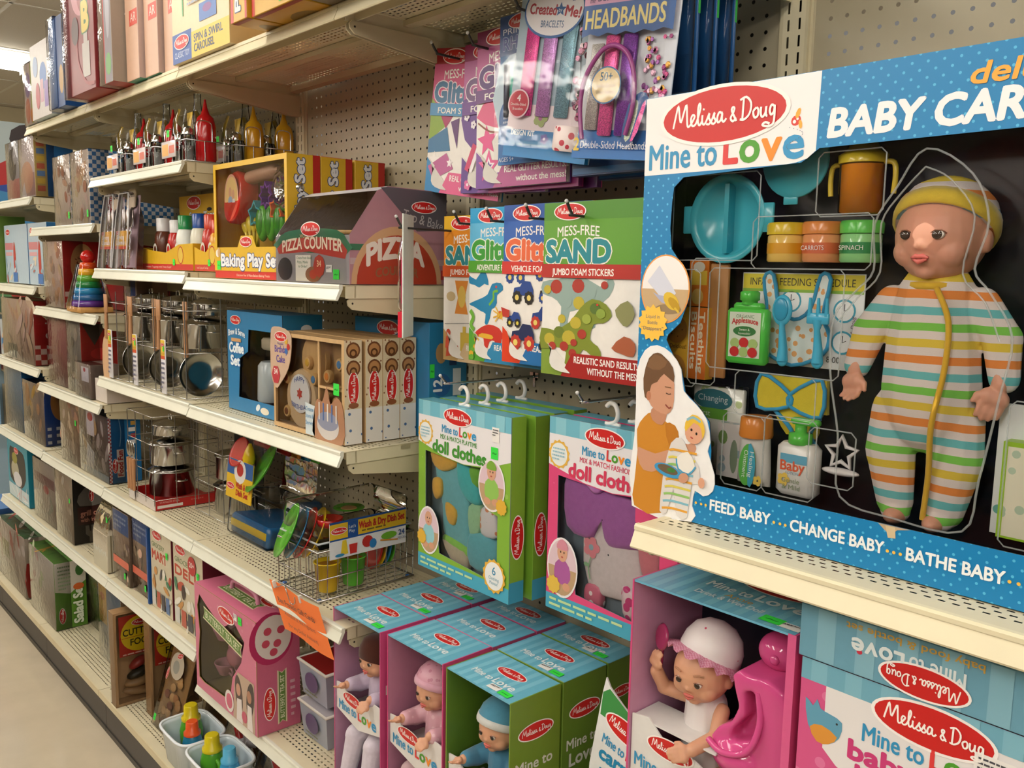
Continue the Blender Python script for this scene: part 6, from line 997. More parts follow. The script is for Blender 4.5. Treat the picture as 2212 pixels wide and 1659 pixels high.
# ------------------------------------------------------------------ tea set and tubs
t = thing('tea_set_box', 'pink butterfly tea set box with window and green ribbon lettering', 'toy box', (-.8,-14.2,18.16)); W, Dp, H = 14.3, 4.6, 11.6; PK1 = mat('dots','c9708c',s=40,d=.22,rnd=1,c2='cf7f98')
hole = [(.7,1.2),(2.0,1.0),(4.8,1.2),(7.0,1.3),(8.4,2.2),(9.0,4.2),(11.0,6.4),(11.8,8.8),(9.4,10.2),(7.4,9.0),(5.2,9.2),(3.2,9.8),(1.2,10.6),(.6,9.2),(1.1,6.4),(.6,3.6)]
shell(t, W, Dp, H, hole, PK1, 'c0607e', 'cf6f8e', '8f8040'); film(t,.5,12,.12,1,10.7)
p = Pr(F_front(),.01); 
def ribbon(p, u, v, w, h, rot): a = math.radians(rot); q = lambda x,y: (u+x*math.cos(a)-y*math.sin(a), v+x*math.sin(a)+y*math.cos(a)); p.poly([q(-.1,-.15),q(w+.1,-.15),q(w-.2,h/2),q(w+.1,h+.15),q(-.1,h+.15),q(.2,h/2)],'d9cfae'); p.poly([q(0,0),q(w,0),q(w-.3,h/2),q(w,h),q(0,h),q(.3,h/2)],'5f7f3a'); p.text('BUTTERFLY TEA SET',*q(.5,h*.2),h*.6,'dfe0c4',w=w-1.0,rot=rot,bold=.01)
ribbon(p,2.2,8.4,9.0,1.1,-8); p.obj('ribbon_lettering', t); logo(t, F_front(), 7.8, 10.3, 3.8, .03, -4)
p = Pr(F_right(W)); ribbon(p,3.0,.7,5.4,.7,90); p.ell2(1.6,9.6,2.3,2.6,'b02a5c',28); p.ell2(1.8,9.7,1.9,2.2,'d6cfca',28); [p.ell2(x,z,.42,.4,'c0485e',12) for x,z in ((1.0,9.2),(2.2,9.0),(1.2,10.4),(2.6,10.3),(1.8,8.2))]; p.lines(3.5,5.0,.5,4,6,'d9b0bc'); p.obj('side_print', t); logo(t, F_right(W), 1.3, 3.0, 3.4, .03, 90)
p = Pr(F_top(H)); ribbon(p,3.0,1.4,8.0,1.2,0); p.obj('top_print', t); logo(t, F_top(H), 10.6, 3.4, 3.4, .02); sticker(t, F_front(), 11.0, 10.7, w=.8, h=.8); barcode(t, F_front(), 10.0, 10.8, w=.7)
p = Pr(F_front(),.02); p.poly([(9.0,0.05),(9.4,3.8),(10.2,5.2),(13.8,5.2),(13.8,.05)],'b9a08c'); p.ell2(10.4,3.0,.8,1.9,'4a3a38',18,10); p.ell2(12.9,3.2,.8,1.9,'3a302f',18,-10); p.ell2(10.3,3.4,.5,.65,'c0907a',14); p.ell2(12.7,3.5,.5,.65,'a8785f',14); p.poly([(9.8,.1),(10.0,2.4),(11.0,2.6),(11.2,.1)],'dcd3d0',1); p.poly([(12.2,.1),(12.3,2.6),(13.2,2.6),(13.4,.1)],'dcd3d0',1); p.ell2(11.6,1.0,.6,.6,'c0506a',12); p.ell2(8.2,1.4,1.0,1.15,'e0d8d4',18); p.ell2(8.2,1.4,.7,.8,'c8607a',16); p.obj('photo_print', t)
B().tube(smooth([(4.2,2.3,H),(5.0,2.3,H+1.0),(9.4,2.3,H+1.0),(10.2,2.3,H)],4),.25,mat('plastic','cf8aa4'),8).obj('carry_handle', t)
for x,z,l in ((3.2,6.4,'upper'),(3.4,2.6,'lower'),(8.3,3.8,'middle')):
    q = thing('toy_teacup', l+' pink toy teacup in the tea set box', 'toy teacup', (-.8+x,-12.4,18.2+z)); B().lathe([(.55,-.7),(.7,-.6),(1.15,.5),(1.2,.7),(1.1,.7),(.6,-.5)],mat('plastic','c78a9c'),20).obj('cup', q); B().tube(smooth([(1.0,0,.3),(1.6,0,.2),(1.5,0,-.4),(.8,0,-.3)],3),.12,mat('plastic','c78a9c'),6).obj('handle', q)
q = thing('toy_teapot', 'pink toy teapot in the tea set box', 'toy teapot', (5.6,-12.3,23.2)); B().ell((0,0,0),(1.5,1.2,1.35),mat('plastic','c4788c')).obj('pot', q); B().lathe([(.8,1.2),(.5,1.5),(.15,1.6),(.2,1.9)],mat('plastic','c4788c'),14).obj('lid', q); B().tube(smooth([(-1.2,0,-.2),(-1.9,0,.3),(-2.2,0,.9)],3),[.3]*4+[.18]*3,mat('plastic','c4788c'),8).obj('spout', q)
for z,l in ((18.15,'lower'),(22.3,'upper')):
    t = thing('clear_tub', l+' clear toy tub with white rim beside the tea set', 'tub', (15.0,-10.6,z)); TB = mat('plastic','9aa0b0',r=.2); B().loft([[(x*k+2.6*(1-k),y*k+2.6*(1-k),zz) for x,y in ((0,0),(5.2,0),(5.2,5.4),(0,5.4))] for zz,k in ((0,.86),(3.3,.98))],TB,True,False).obj('tub', t); B().tube([(0,0,3.45),(5.2,0,3.45),(5.2,5.4,3.45),(0,5.4,3.45)],.16,mat('plastic','cfcac4'),6,True).obj('rim', t); B().box(.1,5.1,.1,5.3,3.3,3.5,mat('plastic','8a1f1f' if l=='upper' else 'b9b4bb')).obj('lid', t); p = Pr(F_front(-.04)); p.ell2(2.6,1.9,1.2,.95,'5a4a70',18); p.lines(1.4,1.0,2.4,.7,2,'6a705a'); p.obj('label', t)
t = thing('blue_pail', 'dark blue toy pail in the shade behind the tub', 'toy pail', (15.0,-5.0,18.15)); B().at(2.4,2.2,0).lathe([(1.6,0),(1.9,.1),(2.3,8.5),(2.4,8.6)],mat('plastic','16265c'),22).obj('pail', t); B().at(2.4,2.2,8.6).lathe([(2.45,0),(2.4,.4)],mat('plastic','6a1414'),22).obj('lid', t)
# ------------------------------------------------------------------ laundry basket, iron packs on the base
WP = mat('plastic','c9d6e2',r=.15)
def basket(x, y, label, rz=0):
    t = thing('laundry_basket', label, 'toy basket', (x,y,6.26), rz); b = B(); 
    def ring(k): return [(3.6+3.6*k*c,2.7+2.7*k*s) for c,s in [(math.copysign(abs(math.cos(a))**.45,math.cos(a)),math.copysign(abs(math.sin(a))**.45,math.sin(a))) for a in [i*math.pi/16 for i in range(32)]]]
    b.loft([[(px,py,z) for px,py in ring(k)] for z,k in ((0,.82),(.05,.86),(3.6,1.0),(3.9,1.06),(3.9,.98),(3.5,.95),(.3,.82))],WP,False,True); b.loft([[(px,py,.15) for px,py in ring(.83)],[(px,py,.2) for px,py in ring(.01)]],WP,False); b.obj('basket', t); B().tube([(px,py,3.95) for px,py in ring(1.04)],.17,mat('plastic','dfe6ee'),6,True).obj('rim', t); return t
basket(-10.2,-15.3,'white laundry basket holding green and blue toy bottles'); basket(-2.6,-15.3,'white laundry basket holding a yellow capped bottle')
def sbottle(x, y, z, body, cap, label, s=1):
    t = thing('toy_bottle', label, 'toy bottle', (x,y,z)); B().lathe([(.9*s,0),(1.05*s,.15),(1.15*s,2.2*s),(.95*s,3.0*s),(.75*s,3.3*s)],mat('plastic',body),20).obj('bottle', t); B().lathe([(.95*s,3.25*s),(.95*s,3.55*s),(.72*s,3.7*s),(.68*s,4.7*s),(.6*s,4.8*s)],mat('plastic',cap),20).obj('cap', t)
    B().tube(smooth([(1.05*s,0,2.6*s),(1.6*s,0,2.3*s),(1.5*s,0,1.2*s),(1.1*s,0,.9*s)],3),.2*s,mat('plastic',body),7).obj('handle', t)
sbottle(-8.4,-12.0,6.6,'4f9a24','d3c01f','green toy detergent bottle with a yellow cap',1.15); sbottle(-5.9,-12.9,6.6,'1f7396','e2592a','blue toy spray bottle with an orange cap',1.0); sbottle(-.4,-12.9,6.6,'4f9a24','d3c01f','green toy detergent bottle with a yellow cap in the second basket',1.15); sbottle(2.2,-12.1,6.6,'3f9ac8','5fb4dc','light blue toy bottle in the second basket',1.0)
def iron(x, y, label, rz):
    t = thing('toy_iron_pack', label, 'toy pack', (x,y,6.3), rz, None, -18); B().box(0,7.5,1.6,1.7,0,8.4,mat('card','7a8898')).obj('card', t); p = Pr(F_front(1.6)); p.poly([(.05,8.3),(5.2,8.3),(5.2,6.0),(.05,5.2)],'7fa4c0'); p.ell2(2.2,7.0,1.7,1.3,'1f74a4',22); p.lines(1.2,7.6,2.2,1.3,3,'5fa0c4'); p.obj('card_print', t)
    logo(t, F_front(1.55), 4.6, 5.9, 1.7); b = B(); b.loft([[(4.2+a*px,.2+.0*px,3.0+c*pz) for px,pz in ((-3.2,-1.4),(0,-2.0),(3.0,-.4),(3.2,.6),(0,1.6),(-3.0,1.0))] for a,c in ((1,1),)]+[[(4.2+.92*px,-1.0,3.0+.85*pz) for px,pz in ((-3.2,-1.4),(0,-2.0),(3.0,-.4),(3.2,.6),(0,1.6),(-3.0,1.0))]],mat('plastic','c9c4c8'),True,True); b.obj('iron_body', t); B().tube(smooth([(2.6,-1.2,4.6),(3.2,-2.0,5.4),(5.2,-2.2,4.4),(6.2,-1.6,3.0)],4),.42,mat('plastic','9c1a1c'),10).obj('handle', t); B().at(3.2,-1.2,3.8,rx=90).lathe([(.7,-.1),(.6,.1)],mat('plastic','b9b9c6'),16).obj('dial', t); B().rbox(.2,7.3,-2.3,1.5,.1,6.6,mat('clear','808080',b=.6),.9,4).obj('blister', t)
iron(-7.4,-6.6,'toy iron pack with red handle behind the baskets',-18); iron(.8,-6.6,'second toy iron pack with red handle',-14)
t = thing('vacuum_pack', 'teal rounded toy pack at the end of the base shelf', 'toy pack', (8.6,-10.4,6.3)); B().rbox(0,7,0,5,0,4.2,mat('plastic','1f6f94'),1.2,5).obj('body', t); B().tube([(1,2,4),(5.5,2,5)],.5,mat('plastic','9c1a1c'),8).obj('handle', t)
# ------------------------------------------------------------------ condiment racks, toppings, cookware (second bay)
GLS = mat('clear','e8eef0',r=.03,b=.1); KET = mat('plastic','a81418',r=.15); MUS = mat('plastic','c9971c',r=.15)
def condiments(x, y, label, red=True):
    t = thing('condiment_rack', label, 'condiment rack', (x,y,73.92)); b = B()
    for z in (.1,2.2): b.tube([(0,0,z),(5.4,0,z),(5.4,4,z),(0,4,z)],.06,WIRE,5,True)
    for px in (0,1.8,3.6,5.4): b.tube([(px,0,.1),(px,0,2.2)],.05,WIRE,5)
    for py in (0,2,4): b.tube([(5.4,py,.1),(5.4,py,2.2)],.05,WIRE,5)
    b.tube(smooth([(5.4,1.2,2.2),(5.4,1.2,3.8),(5.4,1.6,4.2),(5.4,2.4,4.2),(5.4,2.8,3.8),(5.4,2.8,2.2)],3),.07,CHROME,6); b.obj('wire_rack', t)
    for px in (.9,2.6): B().at(px,.4,-.02).lathe([(.16,0),(.16,.5)],CHROME,10).obj('foot', t)
    B().rbox(-.3,3.4,-.35,-.2,.6,2.3,mat('card','d8cfd0',r=.12),.06).obj('label_card', t); p = Pr(F_front(-.35)); p.rect(-.1,.8,1.6,2.0,'d9a45a'); p.rect(1.8,1.0,3.2,1.8,'c86a5a'); p.obj('card_print', t)
    B().at(1.0,1.2,.2).lathe([(.75,0),(.8,.2),(.7,2.2),(.55,2.5)],GLS,16).obj('salt_shaker', t); B().at(1.0,1.2,.25).lathe([(.6,0),(.6,1.2)],mat('plastic','d9d6d2'),14).obj('salt', t); B().at(1.0,1.2,2.6).lathe([(.6,0),(.62,.5),(.3,.8)],CHROME,16).obj('shaker_top', t)
    B().at(2.9,1.2,.2).lathe([(.75,0),(.8,.2),(.7,2.6),(.55,2.9)],GLS,16).obj('pepper_shaker', t); B().at(2.9,1.2,3.0).lathe([(.62,0),(.64,.55),(.3,.9)],CHROME,16).obj('shaker_top', t)
    B().at(2.4,2.6,.2).lathe([(.85,0),(.9,.3),(.85,3.4),(.5,5.2),(.35,6.4),(.38,7.2)],GLS,18).obj('oil_bottle', t)
    B().rbox(.5,1.9,2.2,2.3,3.2,5.6,mat('card','d8b23a'),.04).obj('yellow_tag', t)
    m1, m2 = (KET, MUS) if red else (MUS, KET)
    B().at(4.3,2.6,.2).lathe([(.95,0),(1.05,.2),(1.05,3.6),(.85,4.5),(.45,4.9),(.22,5.6),(.1,6.4)],m1,20).obj('squeeze_bottle', t); B().at(4.3,.9,.2).lathe([(.7,0),(.75,.2),(.7,2.0),(.5,2.6)],GLS,16).obj('glass_jar', t)
    b = B(); b.loft([[(2.2+a*2.0*c,1.6+a*1.5*s,z) for c,s in [(math.cos(k*.393),math.sin(k*.393)) for k in range(16)]] for z,a in ((3.0,1.05),(4.5,.95),(5.8,.6))],mat('film','808080',b=.5,s=40),False); b.obj('plastic_wrap', t)
    B().at(2.9,1.2,.25).lathe([(.6,0),(.6,1.6)],mat('plastic','bdb8b0'),14).obj('shaker_brightener', t); B().at(2.4,2.6,.25).lathe([(.75,0),(.75,2.8)],mat('plastic','c9c4ba',r=.1),14).obj('oil', t)  # pale fills added so the dark clear glass looks brighter
    sticker(t, F_front(-.4), 1.9, 3.0, w=.7, h=.7); return t
condiments(-25.6,-13.0,'condiment rack with bright label beside the gingham bags'); condiments(-16.6,-13.0,'middle condiment rack with ketchup and clear bottle'); condiments(-8.0,-13.0,'condiment rack with ketchup at the open end of its shelf'); condiments(-8.0,-7.6,'condiment rack in the shade behind, with mustard bottle',False); condiments(-7.8,-3.2+-.9,'dim condiment rack against the pegboard',False)
def utensils(x, label):
    t = thing('utensil_pack', label, 'toy pack', (x,-13.35,62.68), 0, None, -6); W = 4.9
    b = B(); b.loft([[(px*k+W/2*(1-k),py,z) for px,py in ((0,0),(W,0),(W,2.0*k2),(0,2.0*k2))] for z,k,k2 in ((0,1,1),(.4,1,1),(6.2,.9,.9),(8.4,.72,.6),(9.3,.6,.25))],mat('film','e6dfe4',b=.5),True,True); b.obj('clear_pack', t); B().tube([(0,.0,.1),(.25,0,6.2),(.9,0,9.1),(4.0,0,9.1),(4.65,0,6.2),(4.9,0,.1)],.09,mat('glint_edge','e6e6e8',a=.5),6).obj('pack_edge', t)
    B().box(.35,W-.35,1.2,1.3,.3,9,mat('card','b9a3ae')).obj('backing_card', t); B().box(.3,W-.2,.1,.16,2.4,4.6,mat('card','d9a92c')).obj('label', t); p = Pr(F_front(.1)); p.rect(.3,2.4,W-.2,2.75,'c8482c'); p.text('Serving',.7,3.6,.5,'e6e6e8',w=2.6,bold=.03); p.text('Utensils',.7,2.95,.5,'e6e6e8',w=3.0,bold=.03); p.obj('label_print', t); logo(t, F_front(.1), 1.1, 4.35, 1.3)
    B().prism(smooth([(1.0,7.6),(3.9,7.6),(3.8,9.3),(3.3,9.8),(1.6,9.8),(1.1,9.3)],2,True),.9,1.0,mat('card','c9bba0')).obj('header_card', t); p = Pr(F_front(.9)); p.ell2(2.4,9.0,.25,.18,'2a2420',12); p.obj('hang_hole', t)
    for i in range(3): px = 1.2+1.2*i; B().tube([(px,.7,.5),(px,.7,4.8)],.2,CHROME,8).obj('handle', t); B().at(px-.2+.2*i,.6,6.2).ell((0,0,0),(.7,.22,1.3),mat('steel','9c948e',r=.2),14,10).obj('utensil_head', t)
    sticker(t, F_front(1.15), 3.6, 8.3, w=.6, h=.9); return t
utensils(-31.0,'clear serving utensils pack next to the red tray side'); utensils(-25.6,'clear serving utensils pack beside the sweet toppings tray')
def toppings(x, w, label, title, seq):
    t = thing('toppings_tray', label, 'toy box', (x,-10.6,62.68)); Y_ = mat('card','d6aa22'); b = B(); O = [(0,0),(w,0),(w,3.0),(w*.75,2.9),(w*.5,2.0),(w*.2,2.3),(0,2.6)]; b.prism(O,0,.1,Y_); b.box(0,.1,.1,5,0,2.6,Y_).box(w-.1,w,.1,5,0,3.0,Y_).box(.1,w-.1,.1,5,0,.1,Y_); b.obj('tray', t)
    b = B(); b.box(.8,w-.1,4.6,4.7,.1,9.0,Y_); b.obj('header_card', t); p = Pr(F_front(4.6)); p.rect(.8,5.3,w-.1,5.7,'c03026'); p.rect(.8,.2,w-.1,5.3,mat('checker','e2e4e6',s=95,c2='3a6ab0')); p.text(title,w*.25,6.2,.75,'e3e3e0',w=w*.62,bold=.05,out='4a4436',ow=.05); p.ell2(w*.62,7.2,.7,.22,'15120f',16); p.obj('header_print', t); logo(t, F_front(4.6), w*.34, 8.1, min(4.2,w*.5))
    p = Pr(F_front()); p.rect(.02,.02,w-.02,.7,'c03026'); p.text('Includes Toppings with Twist Caps!',w*.1,.25,.22,'e6d2c0',w=w*.5); p.ell2(w*.78,1.7,.8,1.0,'b52a24',20); p.ell2(w*.78,1.7,.68,.88,'d9b84a',20); p.obj('tray_print', t); sticker(t, F_front(), w*.66, .9, w=.6, h=.7)
    bx = x
    for i,(c,cc,lab,hh) in enumerate(seq):
        q = thing('toy_squeeze_bottle', lab, 'toy bottle', (bx+w*(.24+.21*i),-9.2+.3*(i%2),62.8)); B().lathe([(.95,0),(1.05,.2),(1.05,3.4*hh),(.9,4.2*hh),(.7,4.5*hh)],mat('plastic',c),20).obj('bottle', q); B().lathe([(.78,4.45*hh),(.8,5.9*hh),(.72,6.0*hh)],mat('plastic',cc),20).obj('cap', q); p = Pr(F_front(-1.06)); p.ell2(0,2.2,.6,.8,'d9d2c6',16); p.ell2(0,2.2,.4,.5,c,14); p.obj('label', q)
toppings(-23.2,15.8,'yellow sweet toppings tray with squeeze bottles','Sweet Toppings',(('5a3020','d9d9dc','brown toy chocolate bottle with white cap in the toppings tray',1),('b51f1c','dcdcde','red toy syrup bottle with white cap in the toppings tray',.95),('dfe2dc','1f8a4a','white toy bottle with green cap in the toppings tray',1.02),('dad8c6','1f4fa0','cream toy bottle with blue cap in the toppings tray',1.04)))
toppings(-7.0,5.9,'yellow favourite condiments tray tucked beside the baking box','Favorite',(('b52a1f','c8402a','red toy bottle in the condiments tray',1),('d9971c','c8402a','orange toy bottle in the condiments tray',.9)))
POT = mat('steel','b4b2ae',r=.14); WDU = mat('wood','b08058')
def pot(t, name, x, y, z, r, h, lid=True):
    B().at(x,y,z).lathe([(r*.96,0),(r,.1),(r,h),(r*1.06,h+.05),(r*1.06,h+.15),(r*.95,h+.1),(r*.95,.2),(.1,.15)],POT,26).obj(name, t)
    for s in (-1,1): B().tube(smooth([(x+s*r,y-.6,z+h*.7),(x+s*(r+.7),y-.5,z+h*.72),(x+s*(r+.7),y+.5,z+h*.72),(x+s*r,y+.6,z+h*.7)],3),.11,CHROME,6).obj('pot_handle', t)
    if lid: B().at(x,y,z+h+.15).lathe([(r*1.04,0),(r*.9,.3),(r*.3,.6),(.1,.65)],POT,26).obj('lid', t); B().at(x,y,z+h+.75).tube([(-.5,0,0),(-.4,0,.5),(.4,0,.5),(.5,0,0)],.1,CHROME,6).obj('lid_handle', t)
def cookware(x, label, group=None):
    t = thing('cookware_set', label, 'toy cookware', (x,-13.0,48.82)); b = B()
    for z in (.1,5.0,9.6): b.tube([(0,0,z),(7.4,0,z),(7.4,8,z),(0,8,z)],.06,WIRE,5,True)
    for px,py in ((0,0),(7.4,0),(7.4,8),(0,8),(7.4,4),(0,4),(3.7,0)): b.tube([(px,py,.1),(px,py,11)],.06,WIRE,5)
    b.obj('wire_stand', t); pot(t,'stock_pot',3.6,3.6,5.3,2.5,2.6); pot(t,'sauce_pot',3.6,4.4,8.9,1.9,1.2)
    b = B(); b.at(6.0,1.9,2.7,ry=90); b.lathe([(1.9,0),(2.2,.1),(2.45,.9),(2.5,.95),(2.42,.95),(2.15,.2),(1.0,.14),(.05,.12)],mat('steel','bcbab5',r=.16),40); b.obj('frying_pan', t); B().at(5.9,1.9,2.7,ry=90).lathe([(1.85,-.05),(1.9,.02)],POT,30).obj('pan_base', t); B().tube([(6.4,2.0,5.1),(6.3,2.2,7.8)],[.16,.13],CHROME,8).obj('pan_handle', t)
    B().rbox(1.2,2.5,-.35,-.2,.1,6.2,mat('card','d9d6dc'),.06).obj('label_card', t); p = Pr(F_front(-.35)); p.rect(1.25,4.4,2.45,6.15,'d9b83a'); p.rect(1.25,4.0,2.45,4.4,'c8502c'); p.text('Pots & Pans',1.35,4.5,.3,'b03a2a',w=1.0); p.lines(1.35,3.8,1.0,3.2,6,'6a6a80'); p.obj('label_print', t); logo(t, F_front(-.35), 1.85, 5.6, 1.1)
    b = B(); b.tube([(.4,-.2,5.0),(.5,-.2,8.6)],[.28,.2],WDU,8); b.rbox(-.1,1.1,-.28,-.12,8.3,10.6,WDU,.07); b.obj('wooden_spatula', t); b = B(); b.tube([(6.9,.3,4.6),(6.8,.3,8.8)],[.26,.2],WDU,8); b.rbox(6.3,7.3,.22,.4,8.6,10.6,WDU,.07); b.obj('wooden_turner', t); sticker(t, F_front(-.36), 2.2, 5.2, w=.3, h=.6); return t
ck = cookware(-29.4,'steel toy cookware set on a wire stand next to a wooden board'); cookware(-20.6,'middle steel toy cookware set on a wire stand'); cookware(-11.7,'steel toy cookware set showing its round pan beside the coffee box')
t = thing('cutting_board', 'round topped wooden toy cutting board', 'cutting board', (-30.8,-13.2,48.82)); B().prism(smooth([(0,0),(2.6,0),(2.6,4.0),(1.3,5.4),(0,4.0)],2,True),0,.3,mat('wood','c9a27c')).obj('board', t)
t = thing('pot_set_box', 'open wire pot set on a bright red card base', 'toy cookware', (-24.4,-12.6,33.88)); W, Dp = 8.4, 8.1
b = B(); b.box(0,W,0,.1,0,1.3,mat('card','c4bab4')).box(W-.1,W,.1,Dp,0,1.3,mat('card','b3201f')).box(0,.1,.1,Dp,0,1.3,mat('card','b3201f')).box(.1,W-.1,.1,Dp,0,.1,mat('card','b3201f')); b.obj('card_base', t); p = Pr(F_right(W)); p.text('STAINLESS STEEL',.6,.8,.22,'d9b0a8',w=2.4); p.rect(.3,.2,3.4,.55,'e0d8d2'); p.lines(4.4,.9,2.6,.3,1,'c8605a'); p.obj('base_print', t)
b = B()
for z in (1.2,4.6,8.0,11.4): b.tube([(0,0,z),(W,0,z),(W,Dp,z),(0,Dp,z)],.055,WIRE,5,True)
for px,py in ((0,0),(W,0),(W,Dp),(0,Dp),(W,2.7),(W,5.4),(2.8,0),(5.6,0)): b.tube([(px,py,.6),(px,py,11.4)],.055,WIRE,5)
b.obj('wire_cage', t); pot(t,'stock_pot',5.2,3.4,1.2,2.7,2.9); pot(t,'sauce_pot',5.2,3.4,5.0,2.5,2.4); pot(t,'small_pot',5.2,3.4,8.6,2.1,1.2)
for i in range(3): B().tube([(.7+.9*i,-.3,1.4),(.8+.9*i,-.3,5.4)],[.2,.26],WDU,8).obj('wooden_handle', t); B().at(.8+.9*i,-.3,6.6).ell((0,0,0),(.5,.14,1.0),POT,12,8).obj('utensil_head', t)
B().box(.4,2.2,-.25,-.15,.2,2.4,mat('card','c9c2bc')).obj('label_card', t)
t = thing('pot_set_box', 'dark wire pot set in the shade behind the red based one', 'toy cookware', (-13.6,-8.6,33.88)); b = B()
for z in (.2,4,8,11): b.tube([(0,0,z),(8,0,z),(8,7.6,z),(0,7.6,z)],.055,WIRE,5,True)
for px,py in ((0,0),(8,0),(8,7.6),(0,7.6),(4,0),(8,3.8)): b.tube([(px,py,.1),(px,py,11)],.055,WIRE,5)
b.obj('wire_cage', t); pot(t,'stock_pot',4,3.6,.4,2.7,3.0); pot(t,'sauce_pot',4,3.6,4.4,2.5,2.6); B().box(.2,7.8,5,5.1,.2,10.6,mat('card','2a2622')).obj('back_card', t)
# ------------------------------------------------------------------ far bays: boxed food toys, gingham bags, rainbow stacker
def gbox(name, label, x, y, z, w, d, h, front, side, top=None, cat='toy box', rz=0, wrap=True, logo_side=None, group=None, tint='808080'):
    t = thing(name, label, cat, (x,y,z+.06), rz, group); carton(t, w, d, h, front, side, top or side)
    if wrap: B().rbox(-.08,w+.08,-.12,d*.5,.0,h+.06,mat('film',tint,b=1.0,s=70),.12,2).obj('plastic_wrap', t)
    return t
def blotch(p, w, h, cols, n=14, seed=1, z0=.3, m=.4):       # printed food pictures: overlapping rounded shapes
    r = random.Random(seed)
    for i in range(n): p.ell2(m+(w-2*m)*r.random(), z0+(h-z0-m)*r.random(), r.uniform(.06,.16)*w, r.uniform(.04,.1)*h, r.choice(cols), 10, r.uniform(0,180))
WARM = ['d2b090','c8a08a','dccab4','b98670','d0c0a0','a08a80','dcc8c2']
GING = mat('checker','d3d6dc',s=76,c2='3a74b0')
for i,(x,lab) in enumerate(((-50.3,'bagged blue gingham box beside a second one'),(-42.2,'bagged blue gingham box at the shelf end'))):
    t = gbox('gingham_bag_box', lab, x,-12.8,68.3,7.6,5,9.6,'d6cac0',GING,GING,tint='d9d4d0'); p = Pr(F_front()); blotch(p,7.6,9.6,WARM,16,5+i); p.obj('picture', t); logo(t, F_right(7.6), 2.5, 3.0, 3.0, .03, 90); sticker(t, F_front(), 7.0, 1.4, w=.6, h=.9, n=.2)
t = gbox('gingham_bag_box','blue gingham box further back on the same shelf',-41.6,-7.2,68.3,7.6,5,9.2,GING,GING,GING,wrap=False); logo(t, F_right(7.6), 2.2, 6.0, 2.6, .03, 90)
t = gbox('red_food_box','red toy food box with an oval script label beside the stacker',-58.2,-12.6,56.66,9.6,5.5,9.6,'cbbab0','9c1c1c','9c1c1c',tint='dcd0cc'); p = Pr(F_front()); blotch(p,9.6,9.6,WARM,18,9); p.obj('picture', t); p = Pr(F_right(9.6)); p.ell2(2.7,6.2,1.7,3.1,'b08a5c',24); p.text("Let's",2.2,5.0,.9,'5a2a1a',rot=80,shear=.3,w=2.4); p.rect(.1,.1,5.4,2.4,mat('checker','d8c8c4',s=45,c2='b5302c')); p.obj('side_print', t)
t = gbox('red_food_box','second red toy food box behind the rainbow stacker',-46.0,-7.6,56.66,9.6,5.5,9.4,'8a1a1a','7c1616','8a1a1a',wrap=False); p = Pr(F_right(9.6)); p.ell2(2.7,6.0,1.5,2.9,'9c7a50',20); p.obj('side_print', t)
t = thing('rainbow_stacker', 'wooden rainbow ring stacker with a red ball on top', 'stacking toy', (-39.3,-12.0,56.7)); B().rbox(-2.9,2.9,-2.2,2.2,0,.7,mat('wood','c08f50'),.2).obj('base', t)
for i,(c,r) in enumerate((('5c3088',2.3),('1f5f94',2.1),('1f7fb0',1.9),('1f7a3c',1.7),('5a9a2c',1.5),('d9a020',1.3),('cc4a1c',1.1))): B().at(0,0,.7+.85*i).lathe([(r*.9,0),(r,.15),(r*.96,.7),(r*.84,.85)],mat('plastic',c,r=.15),24).obj('ring', t)
B().ell((0,0,7.4),(.95,.95,.95),mat('plastic','b8201c',r=.1)).obj('ball', t); B().lathe([(3.0,.5),(1.5,6.4)],CLR,20,True,False).obj('clear_sleeve', t)
t = gbox('clear_cup_pack','clear pack with a blue label behind the cookware',-33.0,-9.5,56.7,4.6,4,5.0,'a08a78','8a6f5c',None,tint='d8d8dc')
p = Pr(F_front()); p.rect(2.4,2.4,4.2,4.6,'27407c'); p.obj('label', t)
t = gbox('silver_pack','tall silvery wrapped pack beside the blue box',-76.0,-12.9,73.06,7.6,5,9.0,'a8a4a4','5a5550',None,tint='e6e6ea'); p = Pr(F_front()); p.rect(.2,.2,7.4,3.2,'c98a7c'); p.ell2(3.6,5.6,2.4,2.6,'4a4442',18); p.ell2(5.2,6.8,1.2,1.4,'a9a4a2',14); p.obj('picture', t)
t = gbox('silver_pack','silvery wrapped box with a blue side and sunset print',-68.0,-12.9,73.06,8.4,5.5,8.9,'cfc4c0','c2a860',None,tint='eceaf0'); p = Pr(F_front()); p.rect(.2,.2,8.2,3.6,'b08f86'); p.ell2(4,3.0,3.4,2.4,'d0a184',20); p.poly([(.2,.2),(2.2,2.4),(3.4,.2)],'d8d0d8'); p.obj('picture', t); p = Pr(F_right(8.4)); p.rect(1.7,.05,5.45,8.85,'1f5f9c'); [p.rect(.3,.8+1.1*i,1.4,1.6+1.1*i,('c86a4a','d9b84a','6a8ab0')[i%3]) for i in range(7)]; p.obj('side_print', t); logo(t, F_right(8.4), 2.9, 3.0, 2.4, .03, 90)
for i,(x,lab) in enumerate(((-87.0,'pale blue boxed toy beside the green and yellow box'),(-71.6,'pale blue boxed toy at the shelf end with deep blue side'))):
    t = gbox('pale_blue_box', lab, x,-11.4,59.56,15 if i == 0 else 10.9,5,9.8,'a9bccb','1f5f94','8fb0c8',wrap=False); p = Pr(F_front()); p.rect(.3,5.6,5.6,6.8,'c07a80'); p.rect(.6,4.6,5.0,5.2,'cf9aa0'); p.ell2(6.4,3.8,.8,3.2,'b0382f',16); blotch(p,8.2,4.6,['c9d2d8','b0685c','8aa4b8','d8c8b0'],10,20+i); p.rect(5.2,.2,8.0,1.8,'3f6fb0'); p.obj('picture', t); logo(t, F_front(), 2.6, 8.6, 2.8)
